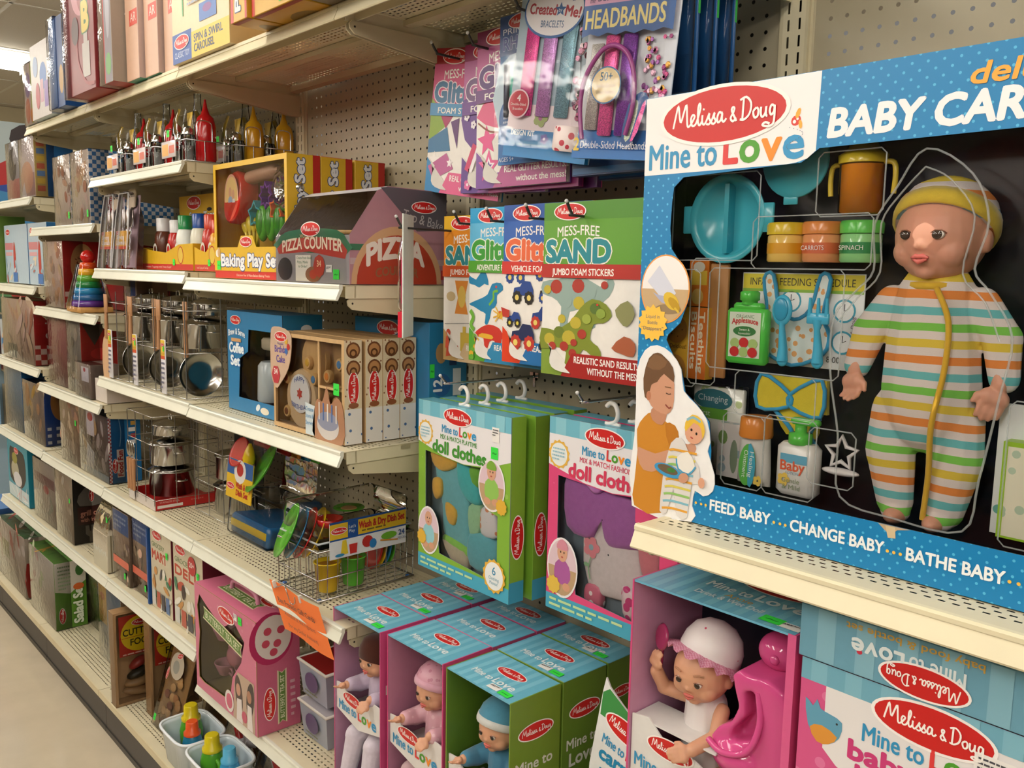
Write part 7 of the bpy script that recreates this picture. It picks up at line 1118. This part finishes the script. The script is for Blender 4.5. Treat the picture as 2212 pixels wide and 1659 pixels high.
t = gbox('green_yellow_box','green and yellow box at the edge of the far shelf',-102,-12.9,59.56,14.5,5,11.5,'8fa04a','5a7a2a','8fa04a',wrap=False); p = Pr(F_front()); p.rect(.2,.2,7.8,2.4,'c98a2a'); p.obj('picture', t)
t = gbox('cookie_set_box','bagged cookie set box with red side and red gingham',-84.6,-12.9,46.86,20.0,4.6,10.2,'c9b4a6','a02020','a02020',tint='d9cdc8'); p = Pr(F_front()); blotch(p,20,10.2,WARM,26,31); p.rect(3,.3,9,2.6,'3a4450'); p.obj('picture', t); p = Pr(F_right(20.0)); p.rect(.05,.1,4.55,3.2,mat('checker','d8cac6',s=44,c2='a82424')); p.text('Cookie Set',3.0,4.2,1.3,'dcd8d8',rot=90,w=6.0,bold=.04); p.obj('side_print', t); logo(t, F_right(20.0), 2.3, 1.7, 2.6, .03, 90)
t = gbox('cookie_set_box','bagged reddish food box beside the cookie set',-58.8,-12.4,44.96,9.8,4.6,10.0,'a8807a','8a3030',None,tint='d0b8b8'); p = Pr(F_right(9.8)); p.text('Appetizers',3.0,2.6,1.0,'c8b8b4',rot=90,w=6.0); p.obj('side_print', t)
t = gbox('dessert_box','bagged dessert food box with red and yellow side',-48.4,-12.6,44.96,6.4,5,10.0,'8a847e','a5261f','8a2018',tint='d4d0cc'); p = Pr(F_front()); blotch(p,6.4,10,['6a625c','a89c90','c9bfb2','4a4440'],12,41); p.obj('picture', t); p = Pr(F_right(6.4)); p.poly([(.2,9.8),(3.5,9.8),(1.8,6.8)],'4a4038'); p.ell2(2.6,5.6,1.4,.8,'c8322c',16); p.text('Dessert',3.4,.8,1.1,'dcd4c8',rot=80,w=4.4,bold=.03); p.poly([(.3,3.4),(1.4,4.2),(1.2,2.4)],'d9a83a'); p.obj('side_print', t)
t = gbox('small_clear_pack','small clear pack with white label on the shelf edge',-42.9,-13.2,44.96,6.6,3.6,4.6,'8f8078','7a6a60',None,tint='e2dee0'); p = Pr(F_front()); p.rect(2.6,2.2,5.8,4.2,'d2d0d8'); p.ell2(4.0,3.8,.5,.3,'b8404a',10); p.obj('label', t)
t = gbox('slice_bake_box','white slice and bake cookie box',-35.8,-12.8,44.96,4.6,10,3.0,'d2c8c0','cfc3b8','cfc6bc',wrap=False); p = Pr(F_right(4.6)); p.text('slice & bake',1.4,1.4,1.1,'1c2c3c',w=6.2,bold=.01); p.lines(3.6,1.0,4.8,.5,1,'8a827c'); p.obj('side_print', t)
t = gbox('blue_gingham_box','small box with blue side, orange oval and white gingham squares',-74.6,-12.6,34.16,12.4,4.4,9.6,'9a8c80','163f86','163f86',tint='dcd8d8'); p = Pr(F_front()); blotch(p,12.4,9.6,['c9a07a','8a8078','c8a040','6a625a','d0b48a'],16,51); p.ell2(2.6,7.2,1.6,2.0,'b0763a',18); p.obj('picture', t); p = Pr(F_right(12.4)); p.ell2(2.4,6.8,1.5,2.8,'a8743a',20); [p.rect(.3+1.3*i,.3+1.1*j,.9+1.3*i,.8+1.1*j,'cfd4dc') for i in range(3) for j in range(3)]; p.obj('side_print', t); logo(t, F_right(12.4), 2.6, 2.0, 2.6, .05, 90)
t = gbox('salt_pepper_pack','pale pack with round blue patch by the shelf edge',-88.2,-12.6,46.86,3.2,4,6.2,'a9b0b4','8a9094',None,wrap=False); p = Pr(F_front()); p.ell2(1.6,2.2,1.2,1.4,'1f6aa0',18); p.obj('label', t)
t = gbox('blue_side_box','grey and blue food box on the far shelf edge',-87.8,-12.4,34.2,11.6,4.4,10.6,'8c9aa4','1f6aa0',None,tint='d8dce0'); p = Pr(F_right(11.6)); p.text('Bake',2.8,4.0,1.2,'16202c',rot=90,w=3); p.obj('side_print', t); logo(t, F_right(11.6), 1.6, 3.0, 2.4, .03, 90)
t = gbox('food_fun_box','brown bagged food box with dotted blue side',-53.4,-12.6,33.96,9.2,4.4,9.8,'a08a74','7f8fb0',None,tint='dcd4cc'); p = Pr(F_front()); blotch(p,9.2,9.8,WARM,14,61); p.obj('picture', t); sticker(t, F_front(), 7.8, 6.4, w=.5, h=.8, n=.2)
t = gbox('food_fun_box','bright blue sided food fun cups box with clear bagged front',-44.2,-12.6,33.96,12.2,4.2,9.0,'6a5a52','14649c','1f5f94',tint='d4d0d4'); p = Pr(F_front()); blotch(p,12.2,9.7,['5a4a44','8a7a72','b5a9a4','3f3430','c0a070'],18,71); p.rect(3.4,5.6,6.6,9.2,'d3ccd2'); p.ell2(5,8.2,1.2,.6,'b83a44',14); p.poly([(2.4,.5),(3.4,4.4),(6.4,3.4),(5.8,.5)],'b9bcc6'); p.rect(.1,.05,12.1,1.0,'9cb0c8'); p.obj('picture', t)
p = Pr(F_right(12.2)); p.rect(.0,.05,.35,9.65,mat('checker','d8d8d8',s=160,c2='b5403a')); p.rect(1.0,.8,1.9,4.6,'e0dcd2'); p.text('Food Fun',1.75,1.0,.62,'b03028',rot=90,w=3.4,bold=.05); p.text('Cups',3.3,1.0,1.1,'c9d4e0',rot=90,w=3.0,bold=.02); [p.rect(2.6+.3*(i%2),5.2+.85*i,3.6,5.75+.85*i,('c9cdd4','b03038','d8d8d8','c9a04a','cfd4da')[i%5]) for i in range(5)]; p.line([(1.4,5.0),(1.6,7.0),(1.3,9.2)],.1,'8ab4d4',3); p.obj('side_print', t); logo(t, F_right(12.2), .75, 2.4, 2.0, .05, 90)
t = gbox('teal_window_box','teal box with a rounded window showing a toy mixer',-88.0,-12.6,21.36,13.6,4.6,10.2,'2f8ea4','15748a','2f8ea4',wrap=False); p = Pr(F_front()); p.poly([(1.4,3.4),(1.6,8.6),(3.6,9.2),(9.6,9.2),(11.8,8.2),(12.0,4.6),(9,2.6),(6,2.8)],'1f2224',2); p.ell2(5.0,5.2,2.6,1.8,'a8a48a',18); p.ell2(6.5,3.8,2.8,1.3,'c9c9cc',18); p.ell2(5.0,7.4,1.8,1.0,'8f8a3a',14); p.rect(.2,.2,13.4,2.4,'b9cbd0'); blotch(p,13,2.4,['c9a0a0','e0dede','7fa4b4'],8,81); p.obj('window_picture', t); logo(t, F_right(13.6), 2.5, 4.4, 3.6, .03, 90); logo(t, F_front(), 6.4, 8.9, 3.0)
t = gbox('food_set_box','pale clear bagged food set beside the black cutlery box',-70.6,-12.6,21.46,12.2,5,9.8,'b5a99c','8f8a7c',None,tint='dedcda'); p = Pr(F_front()); p.rect(.4,6.0,11.8,7.6,'8c6a66'); p.ell2(7,5.4,1.6,.7,'b5484a',14); blotch(p,12.2,5,['c9c0b4','b09a88','d9d2c8','a8b0a0'],10,91); p.obj('picture', t)
t = gbox('melamine_box','black cutlery box with fork and shovel silhouettes on its side',-57.2,-12.8,21.46,8.6,5.2,10.2,'b8aa98','1a1715','2a2622',tint='dedad4'); p = Pr(F_front()); blotch(p,8.6,10.2,['c9b9a4','a8907a','d8cfc2'],12,95); p.obj('picture', t); p = Pr(F_right(8.6)); p.poly([(1.6,9.9),(1.8,8.6),(.8,7.4),(.9,5.8),(4.4,5.8),(4.5,7.4),(3.5,8.6),(3.6,9.9)],'77726e',2); p.rect(.6,2.9,4.8,5.6,'3a1412'); p.text('grill out!',1.0,4.2,.8,'c98a78',w=3.4,bold=.03); p.text('with friends',1.0,3.3,.6,'c98a78',w=3.2,bold=.02); p.poly([(1.6,2.7),(1.6,1.4),(2.1,.9),(2.1,.1),(3.3,.1),(3.3,.9),(3.8,1.4),(3.8,2.7),(3.2,2.7),(3.1,1.8),(2.9,1.8),(2.8,2.7),(2.4,2.7),(2.4,1.8),(2.2,1.8),(2.1,2.7)],'77726e'); p.obj('side_print', t); logo(t, F_right(8.6), 2.6, 7.2, 1.9, .05, 90); sticker(t, F_front(), 7.6, 6.6, w=.5, h=.7, n=.2)
t = thing('ice_cream_box', 'striped ice cream counter box with a clear domed front', 'toy box', (-38.6,-13.0,21.5)); STP = mat('stripes','808080',p=.8*I,ax=1,cols='cfc6ae,cfc6ae,8a7f62,cfc6ae',r=.5,fab=0)
carton(t, 5.6, 4.4, 5.2, 'b9ae98', STP, 'b9ae98'); b = B(); b.loft([[(x,y0,z) for y0,z in ((-.1,0),(-.1,4.6),(.5,7.4),(1.8,9.6),(3.4,7.6),(4.4,5.4),(4.4,0))] for x in (-.1,5.7)],mat('film','808080',b=.8,s=60),True,True); b.obj('clear_dome', t); p = Pr(F_right(5.6)); p.text('Ice',.8,3.2,1.2,'4a2a20',w=2.2,bold=.05,out='d8cfba'); p.text('Cream',1.6,1.5,1.2,'4a2a20',w=2.8,bold=.05,out='d8cfba'); p.obj('side_print', t); B().box(.3,5.2,1.4,1.5,5.2,8.6,mat('card','6a5a58')).obj('inner_card', t); logo(t, F_front(1.35), 2.8, 7.4, 1.8); B().at(2.6,.8,5.2).lathe([(.5,0),(.6,2.0),(.1,2.6)],mat('plastic','d9c8a0'),14).obj('toy_cone', t); sticker(t, F_front(.4), 4.6, 7.2, w=.5, h=.8)
t = thing('striped_box', 'tall cream striped box at the back of the ice cream shelf', 'toy box', (-33.2,-9.6,21.5)); carton(t, 4.5, 6, 9.2, 'bdb39a', STP, '4a4232'); 
for i,(x,lab) in enumerate(((-31.6,'clear bagged sandwich food pack with blue header'),(-25.4,'clear bagged sandwich food pack next to the blue edged card'))):
    t = gbox('sandwich_pack', lab, x,-12.6+.4*i,21.46,6.0,3.2,9.6,'b09a84','8a7460',None,tint='dcd8da'); p = Pr(F_front()); p.rect(.1,6.6,5.9,9.5,'5f78a8'); p.lines(.6,9.0,4.6,1.8,3,'a9b8d0'); blotch(p,6,6,WARM,12,110+i); p.rect(.1,2.2,5.9,3.2,'c8604a'); p.obj('picture', t); sticker(t, F_front(), 4.6, 1.2, w=.6, h=.8, n=.2)
t = thing('blue_edge_card', 'thin deep blue card standing on edge beside the supermarket box', 'card', (-18.9,-12.8,21.5)); B().box(0,.35,0,5,0,9.6,mat('card','1a4f94')).obj('card', t)
for x,w,lab,sd in ((-18.2,6.6,'cream supermarket play box with red lettering',121),(-11.0,8.4,'supermarket play box with a round red twenty badge',122)):
    t = thing('supermarket_box', lab, 'toy box', (x,-12.5,21.46)); carton(t, w, 4, 10.2, 'c9bfa6', '6a2430', 'b9ae98'); p = Pr(F_front()); p.rect(.3,6.2,w-.3,7.6,'c9c0a8'); p.text('MART' if sd==121 else 'DELI',.5,6.3,1.1,'b5402c',w=w*.7,bold=.05); p.text('GROCERY',.5,7.8,.6,'5a7a4a',w=w*.6); blotch(p,w,5.6,['3f7a5a','b5503c','d9d4c8','4a4a50','c08a4a','e0dcd0'],16,sd); [p.rect(.4+w*.22*i,.4,.4+w*.22*i+w*.16,2.4,('c8c8c4','b0503c','3a3a44','4a6a9a')[i%4]) for i in range(4)]
    if sd == 122: p.ell2(5.6,8.4,1.1,1.1,'b52a30',20); p.text('20+',5.6,8.2,.6,'e6d8d4',al='c',bold=.02); p.ell2(6.8,1.4,.9,1.4,'1f4a34',16); p.ell2(3.0,4.6,.5,.9,'3a2a28',12)
    p.obj('picture', t); logo(t, F_front(), 2.2, 9.4, 3.0); sticker(t, F_front(), w-1.2, 7.6, w=.6, h=.8, n=.1)
t = thing('maroon_box', 'dark maroon box tucked behind the supermarket boxes', 'toy box', (-5.2,-6.4,21.46)); carton(t, 3.0, 5, 8.6, '5a1a2a', '5a1a2a', '5a1a2a'); p = Pr(F_front()); p.ell2(1.3,6.0,.9,.9,'a02a38',16); p.obj('badge', t)
# base tier
t = gbox('pizza_food_box','clear fronted pizza food set with red striped side',-91.0,-14.2,6.24,18.6,4.4,10.6,'c9bdb2','b9ac9c','5a7a5a',tint='e0dcda'); p = Pr(F_front()); blotch(p,18.6,10.6,['d9d0c8','b5685a','c8c2a0','e0d8d2','a89a8c'],18,131); p.rect(3,4.2,8,7.4,'8a8a44'); p.obj('picture', t); p = Pr(F_right(18.6)); p.poly([(.2,.2),(.2,6.2),(2.2,5.6),(4.2,6.2),(4.2,.2)],'b5302a',2); p.ell2(2.2,6.6,.9,.8,'b03a30',14); p.rect(1.9,.2,2.5,3.2,'1f6a3a'); p.ell2(2.2,3.2,.8,1.0,'1f7a44',14); p.ell2(2.2,5.0,1.2,.6,'c99a4a',14); p.obj('side_print', t); p = Pr(F_top(10.6)); blotch(p,18,4.2,['5a8a5a','d8d4cc','a84a3c'],8,133); p.obj('top_print', t)
t = gbox('salad_set_box','salad set box with green side and white lettering',-69.2,-14.2,6.24,14.0,4.6,10.8,'cfc9c0','5a8a2c','6a9a4a',tint='e4e2e0'); p = Pr(F_front()); blotch(p,14,10.8,['d8d4cc','b9c8a0','c8a0a0','e6e2dc'],14,141); p.obj('picture', t); p = Pr(F_right(14.0)); p.poly([(.05,6.2),(2.2,5.6),(4.55,7.4),(4.55,10.75),(.05,10.75)],'cdc8bc',0); p.lines(.5,10.3,1.8,4.0,7,'7a8a6a'); p.text('Salad Set',3.9,.7,1.3,'d8e0cc',rot=90,w=6.2,bold=.05,out='3a6a1c'); p.ell2(3.4,6.6,.8,.55,'c8622a',14); p.ell2(3.6,9.2,.6,.9,'3a6a30',12); p.obj('side_print', t); logo(t, F_right(14.0), .95, 2.2, 2.6, .05, 90); p = Pr(F_top(10.8)); blotch(p,14,4.4,['5a8a4a','c8a04a','3a4a2c'],8,143); p.obj('top_print', t)
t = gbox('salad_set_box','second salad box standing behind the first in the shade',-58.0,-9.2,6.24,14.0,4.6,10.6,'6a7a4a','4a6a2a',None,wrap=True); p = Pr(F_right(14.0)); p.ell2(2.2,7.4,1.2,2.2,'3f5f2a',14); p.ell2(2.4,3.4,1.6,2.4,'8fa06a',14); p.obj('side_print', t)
t = gbox('yellow_blue_box','food box with yellow corner and grey blue print',-42.6,-11.6,6.24,9.6,4.4,11.6,'8a94a0','a08a70',None,tint='e0dcdc'); p = Pr(F_front()); p.rect(.2,5.4,3.6,11.4,'c9a85a'); p.rect(3.8,6.2,9.4,11.2,'7a8a98'); p.ell2(1.8,9.4,1.0,.6,'b87a4a',12); p.obj('picture', t)
t = gbox('blue_train_box','blue picture box at the far end of the base shelf',-104,-13.6,6.24,12,4.6,11.4,'3f6a9c','2a4f84','4f7ab0',wrap=False); p = Pr(F_front()); blotch(p,12,11.4,['7aa4d0','c9b090','2a2a3a','d8d4d0','b5684a'],16,151); p.obj('picture', t)
def cutting(x, y, label):
    W, Dp, H = 1.9, 6.4, 12.6; t = thing('cutting_food_crate', label, 'wooden toy crate', (x,y,6.24)); WD = mat('wood','c29c70'); b = B(); 
    b.box(0,W,0,.3,0,H,WD).box(0,W,Dp-.3,Dp,0,H,WD).box(0,W,.3,Dp-.3,0,.3,WD).box(0,W,.3,Dp-.3,H-.3,H,WD).box(0,.2,.3,Dp-.3,.3,H-.3,WD); b.obj('crate', t)
    b = B(); b.box(W,W+.04,.6,Dp-.5,6.6,12.0,mat('card','b02a1c')); b.obj('label_card', t); p = Pr(F_right(W+.04)); p.ell2(3.3,9.4,2.5,2.4,'d9bd1c',30); p.text('CUTTING',1.1,9.3,.85,'2c2a14',w=4.4,bold=.02); p.text('FOOD',2.0,7.9,.85,'2c2a14',w=3.0,bold=.02); p.rect(.9,9.0,5.7,9.06,'b02a1c'); p.lines(1.0,7.0,4.6,.4,1,'e0b8a8'); p.obj('label_print', t); logo(t, F_right(W+.04), 3.4, 10.9, 2.4, .05)
    for i,(z,c) in enumerate(((1.2,'a8845c'),(2.4,'b08c62'),(3.6,'3a3426'),(5.0,'a83a30'))): B().at(1.0,3.2,z,rx=12*i-10).ell((0,0,0),(.75,2.2-.3*i,.6),mat('paint',c,r=.4)).obj('wooden_food', t)
    b = B(); b.box(-.06,W+.14,-.1,Dp+.05,-.0,H+.05,mat('film','808080',b=.7)); b.obj('plastic_wrap', t); return t
cutting(-26.6,-15.2,'wooden cutting food crate with red and yellow label'); cutting(-21.4,-12.6,'second wooden cutting food crate behind the first')
t = thing('wooden_food_pack', 'flat bagged pack of pale wooden food pieces leaning back', 'toy pack', (-18.2,-13.6,6.3), 0, None, -16); B().rbox(0,7.0,.3,1.0,0,10.6,mat('film','d8c8b0',b=.8),.3).obj('plastic_wrap', t); B().box(.2,6.8,.8,.9,.2,10.4,mat('card','a58a68')).obj('backing_card', t); rr = random.Random(3)
for i in range(16): B().at(.9+rr.random()*5.2,.55,.9+rr.random()*6.6).ell((0,0,0),(.75,.2,.5),mat('paint',rr.choice(('c9a57c','b98a64','8a4f44','d2b48c')),r=.5),12,8).obj('wooden_food', t)
p = Pr(F_front(.25)); p.ell2(3.6,8.4,1.9,1.6,'b5aa98',22); p.ell2(3.4,8.2,.9,.8,'8f8f86',16); p.obj('round_label', t); logo(t, F_front(.25), 3.9, 9.7, 1.6, .05, 20); logo(t, F_front(.25), 1.6, 6.9, 1.6, .05, 80); sticker(t, F_front(.25), 1.0, 1.2, w=.6, h=.8)
t = thing('wooden_food_pack', 'second bagged pack of wooden food pieces beside the basket', 'toy pack', (-16.4,-8.0,6.3), 0, None, -12); B().rbox(0,6.4,.3,1.0,0,10.2,mat('film','d8c8b0',b=.8),.3).obj('plastic_wrap', t); B().box(.2,6.2,.8,.9,.2,10,mat('card','9c7f5e')).obj('backing_card', t)
# ------------------------------------------------------------------ goods on the high shelf
def ybox(x, y, label, w=3.2, d=9, h=13):
    t = thing('yellow_play_box', label, 'toy box', (x,y,83.08)); carton(t, w, d, h, 'cf9f24', 'c8941f', 'b8861c'); p = Pr(F_front()); p.rect(.0,.02,.5,h-.02,'c03026'); p.rect(w-.35,.02,w,h-.02,'c03026'); p.text('Play Set',w*.62,.8,.95,'d9d9dc',rot=90,w=8,bold=.05,out='33507c',ow=.06); p.obj('front_print', t)
    b = B(); b.M = Matrix(((1,0,0,0),(0,-1,0,0),(0,0,-1,0),(0,0,0,1))); pb = Pr(b.M); pb.ell2(w*.5,-3.4,w*.3,1.6,'7a5a1f',14); pb.ell2(w*.45,-6.2,w*.25,1.2,'8a6a2a',12); pb.rect(.05,-.6,w-.05,-.15,'8a2018'); pb.obj('underside_print', t)
    return t
t = ybox(16.7,-16.8,'yellow play set box overhanging the high shelf, next to the spin toy',2.9); t = ybox(19.9,-16.5,'wide yellow play set box overhanging the high shelf',7.2); sticker(t, F_front(), 5.4, .6, w=1.6, h=.6)
t = thing('blue_craft_box', 'blue box with a round emblem overhanging the high shelf', 'toy box', (27.4,-15.8,83.08)); carton(t, 9, 9, 11, '1f74ac', '1a6496', '6a5a48'); pb = Pr(Matrix(((1,0,0,0),(0,-1,0,0),(0,0,-1,0),(0,0,0,1)))); pb.ell2(4.4,-4,2.6,2.2,'24507c',22); pb.lines(1.2,-2.0,6,4,4,'9aa4ac'); pb.obj('underside_print', t)
t = thing('spin_toy_box', 'cream spin toy box with blue logo corner on the high shelf', 'toy box', (-2.2,-14.2,83.08)); carton(t, 13.0, 5.5, 8.6, 'd9c29a', 'c9b48c', 'cbb894'); p = Pr(F_front()); p.rect(-.0,.02,4.6,2.8,'1f4f9c'); p.rect(4.6,.02,13,2.4,'d3b93a'); p.text('CLASSIC TOY',.5,.5,.55,'c9d4e6',w=3.6); p.text('SPIN & SWIRL',5.2,1.4,.7,'22406a',w=6.4,bold=.02); p.text('CAROUSEL',5.2,.5,.7,'22406a',w=4.6,bold=.02); p.line([(2.8,4.2),(3.0,7.4),(5.6,8.4)],.3,'3f8f4a',3); p.rect(6.6,3.0,10.4,4.6,'3f6ab0'); p.ell2(8.4,4.0,1.0,.4,'7a4a8a',12); p.lines(4.0,6.6,4.6,1.8,4,'8a94ac'); p.lines(9.4,6.9,2.8,1.4,3,'9a9484'); p.obj('front_print', t); logo(t, F_front(), 2.3, 1.9, 3.6)
pw = Pr(F_left(0)); pw.rect(-5.4,.1,-.1,8.4,'8fa8cc'); pw.obj('side_print', t)
t = thing('spin_toy_box', 'cream spin toy box with arched card behind the other', 'toy box', (4.0,-8.4,83.1)); carton(t, 9, 6, 14, 'd9c29a', 'c9b48c', 'cbb894'); p = Pr(F_front()); p.line([(1.0,2),(1.6,8),(5,12)],.35,'3f8f4a',3); p.obj('front_print', t)
for i in range(3):
    t = thing('restaurant_box', ('teal and cream restaurant set box in front','teal and cream restaurant set box next in the row','teal and cream restaurant set box beside the spin toy')[i], 'toy box', (-14.2+4.0*i,-14.6+.55*i,83.08)); W = 3.7; carton(t, W, 8, 15, 'cda68c', 'b59a90', '16745f'); p = Pr(F_front()); p.poly([(.02,9.6),(W-.02,10.8),(W-.02,14.98),(.02,14.98)],'1a8a80'); p.text('Restaurant',W*.3,10.9,1.1,'d9e6e2',w=W*(1.2 if i<2 else .62),bold=.04) if i == 5 else p.line([(W*.4,14.5),(W*.5,12.8),(W*.35,11.4)],.35,'d9e6e2',3); p.rect(W*.35,5.6,min(W*.35+3,W-.1),7.2,'c8402c'); p.text('AR',W*.42,6.0,.9,'e6ccc0'); p.ell2(W*.5,9.4,W*.22,.7,'1f1a1a',14); p.ell2(W*.75,11.6,W*.12,1.0,'c98a3a',12); p.obj('front_print', t)
    if i == 0: B().tube(smooth([(-.3,.2,7.2),(-.7,.2,8.2),(-.5,.2,9.2),(0,.2,9.4)],3),.14,mat('plastic','e6e0d8'),6).obj('hook_loop', t)
t = thing('popcorn_box', 'narrow box with pale front and dark window on the high shelf', 'toy box', (-18.8,-16.0,83.08)); carton(t, 4.3, 8, 15, 'b9aca0', '8a7a6c', 'a01f1c'); p = Pr(F_front()); p.rect(2.0,.05,4.25,14.9,'6a6068'); p.rect(1.7,.05,2.0,14.9,'b02a24'); p.ell2(3.2,9.0,.7,4.4,'8f8a94',16); p.ell2(3.1,2.0,.9,1.2,'4f8a3a',12); p.obj('front_print', t); B().rbox(-.06,1.7,-.1,4,-.02,15.05,mat('film','e6e0dc',b=1.0,s=60),.1,2).obj('plastic_wrap', t)
t = thing('red_kit_box', 'red cased kit box with a yellow B and grey bottle in a foil edge', 'toy box', (-30.8,-16.2,83.08)); carton(t, 11.2, 6.5, 15, '7c2a2c', '7c2a2c', '9c1f1c'); p = Pr(F_front()); p.ell2(7.0,11.6,3.6,3.0,'b5747c',26); p.ell2(8.2,10.8,2.6,2.2,'8c2a30',22); p.text('B',7.2,6.8,3.0,'c9b24a',w=2.2,bold=.06,out='3a6a3a',ow=.06); p.rect(7.0,1.6,9.6,5.4,'a9a29c'); p.rect(7.6,5.4,9.0,6.4,'a9a29c'); p.line([(5.2,7),(5.4,3.6),(8,1.0),(11,.6)],.4,'8c2a2c',3); p.ell2(4.6,7.2,1.3,1.6,'4a3030',16); p.obj('front_print', t); B().rbox(-.15,2.2,-.2,6,-.05,15.1,mat('film','ece8ea',b=1.3,s=90),.15,2).obj('foil_wrap', t)
t = thing('foil_blue_box', 'blue box in crinkled clear wrap on the high shelf', 'toy box', (-41.0,-15.2,83.08)); carton(t, 6.2, 6, 11.2, '17427c', '17427c', '17427c'); p = Pr(F_front()); p.ell2(5.0,3.4,.9,1.8,'b08a4a',14); p.rect(.2,.2,3.0,11,'7f98c0'); p.obj('front_print', t); B().rbox(-.2,3.2,-.25,5.8,-.05,11.4,mat('film','e6e8f0',b=1.4,s=90),.2,2).obj('foil_wrap', t)
t = thing('puzzle_box', 'pale glossy box with blue and pink figures on the high shelf', 'toy box', (-52.4,-14.6,83.08)); carton(t, 9.4, 6.5, 10.0, 'cfcac8', '8f9498', '9fb0bc'); p = Pr(F_front(),.01); p.ell2(6.0,5.4,1.6,1.8,'4f78b8',16); p.rect(4.6,2.0,6.0,5.0,'c9a0b0'); p.rect(6.4,1.2,8.2,4.6,'8f78b4'); p.ell2(2.4,7.0,1.2,1.4,'8fa4c8',14); p.ell2(3.2,3.0,1.0,1.8,'b5606a',14); p.obj('front_print', t)
t = thing('puzzle_box', 'narrow colourful boxed toy at the end of the high shelf', 'toy box', (-58.6,-14.0,83.08)); carton(t, 5.6, 6.5, 8.6, 'c9b8b0', 'b09a90', '9fb0bc'); p = Pr(F_front(),.01); p.rect(3.4,.1,4.6,8.4,'a9b85a'); p.ell2(1.8,5.6,1.4,1.8,'8f7aa8',14); p.ell2(1.6,2.0,1.2,1.8,'c8705a',14); p.ell2(3.8,1.2,.9,1.0,'d8903a',12); p.obj('front_print', t); B().rbox(-.1,5.7,-.15,4,-.04,8.7,mat('film','ece8ea',b=.7,s=60),.15,2).obj('plastic_wrap', t)
# far display beyond the shelving: picture panels on the end wall fixture
t = thing('far_display', 'far display fixture with a picture panel of a child in red', 'store display', (-175,12,0)); B().box(0,2,-14,40,0,99,mat('paint','8fa8b8',r=.6)).obj('fixture', t)
p = Pr(F_right(2)); p.rect(-12,82,16,99,'b4c2c4'); p.rect(16,82,40,99,'3f86b8'); p.poly([(-6,82),(-5,88),(2,90.5),(10,88),(12,82)],'b52a2a',2); p.ell2(3,93.5,4.2,4.6,'c39a88',20); p.poly([(-1.5,93),(-1.5,97),(3,99),(7.5,97),(7.5,91),(6.6,94.5),(3,96)],'3a2f30',2); p.ell2(24,95,5,2.2,'b8404a',18); p.rect(-12,62,40,82,'3f86b8'); p.poly([(-8,82),(8,84),(16,82),(12,79)],'2a4a9c',2); p.obj('picture', t)
for k in range(3):
    for j in range(4):
        q = thing('far_toy_box', 'boxed toy on the far display fixture', 'toy box', (-172.6,-6+11*j,20+15*k), 0, 'boxed toys on the far display'); carton(q, 4, 9.5, 11, ('8fb0c8','c9b490','a85a50','6a8a6a')[(j+k)%4], ('7fa4c4','b9a884','9c4a44','5a8a5a')[(j+k)%4]); p = Pr(F_right(4)); p.ell2(4.5,6,2.6,2.6,('d9cfc4','b5403a','3f6aa8')[(j*2+k)%3],16); p.obj('print', q); B().box(-.6,4,0,9.5,-.5,-.02,ALM).obj('peg_ledge', q)
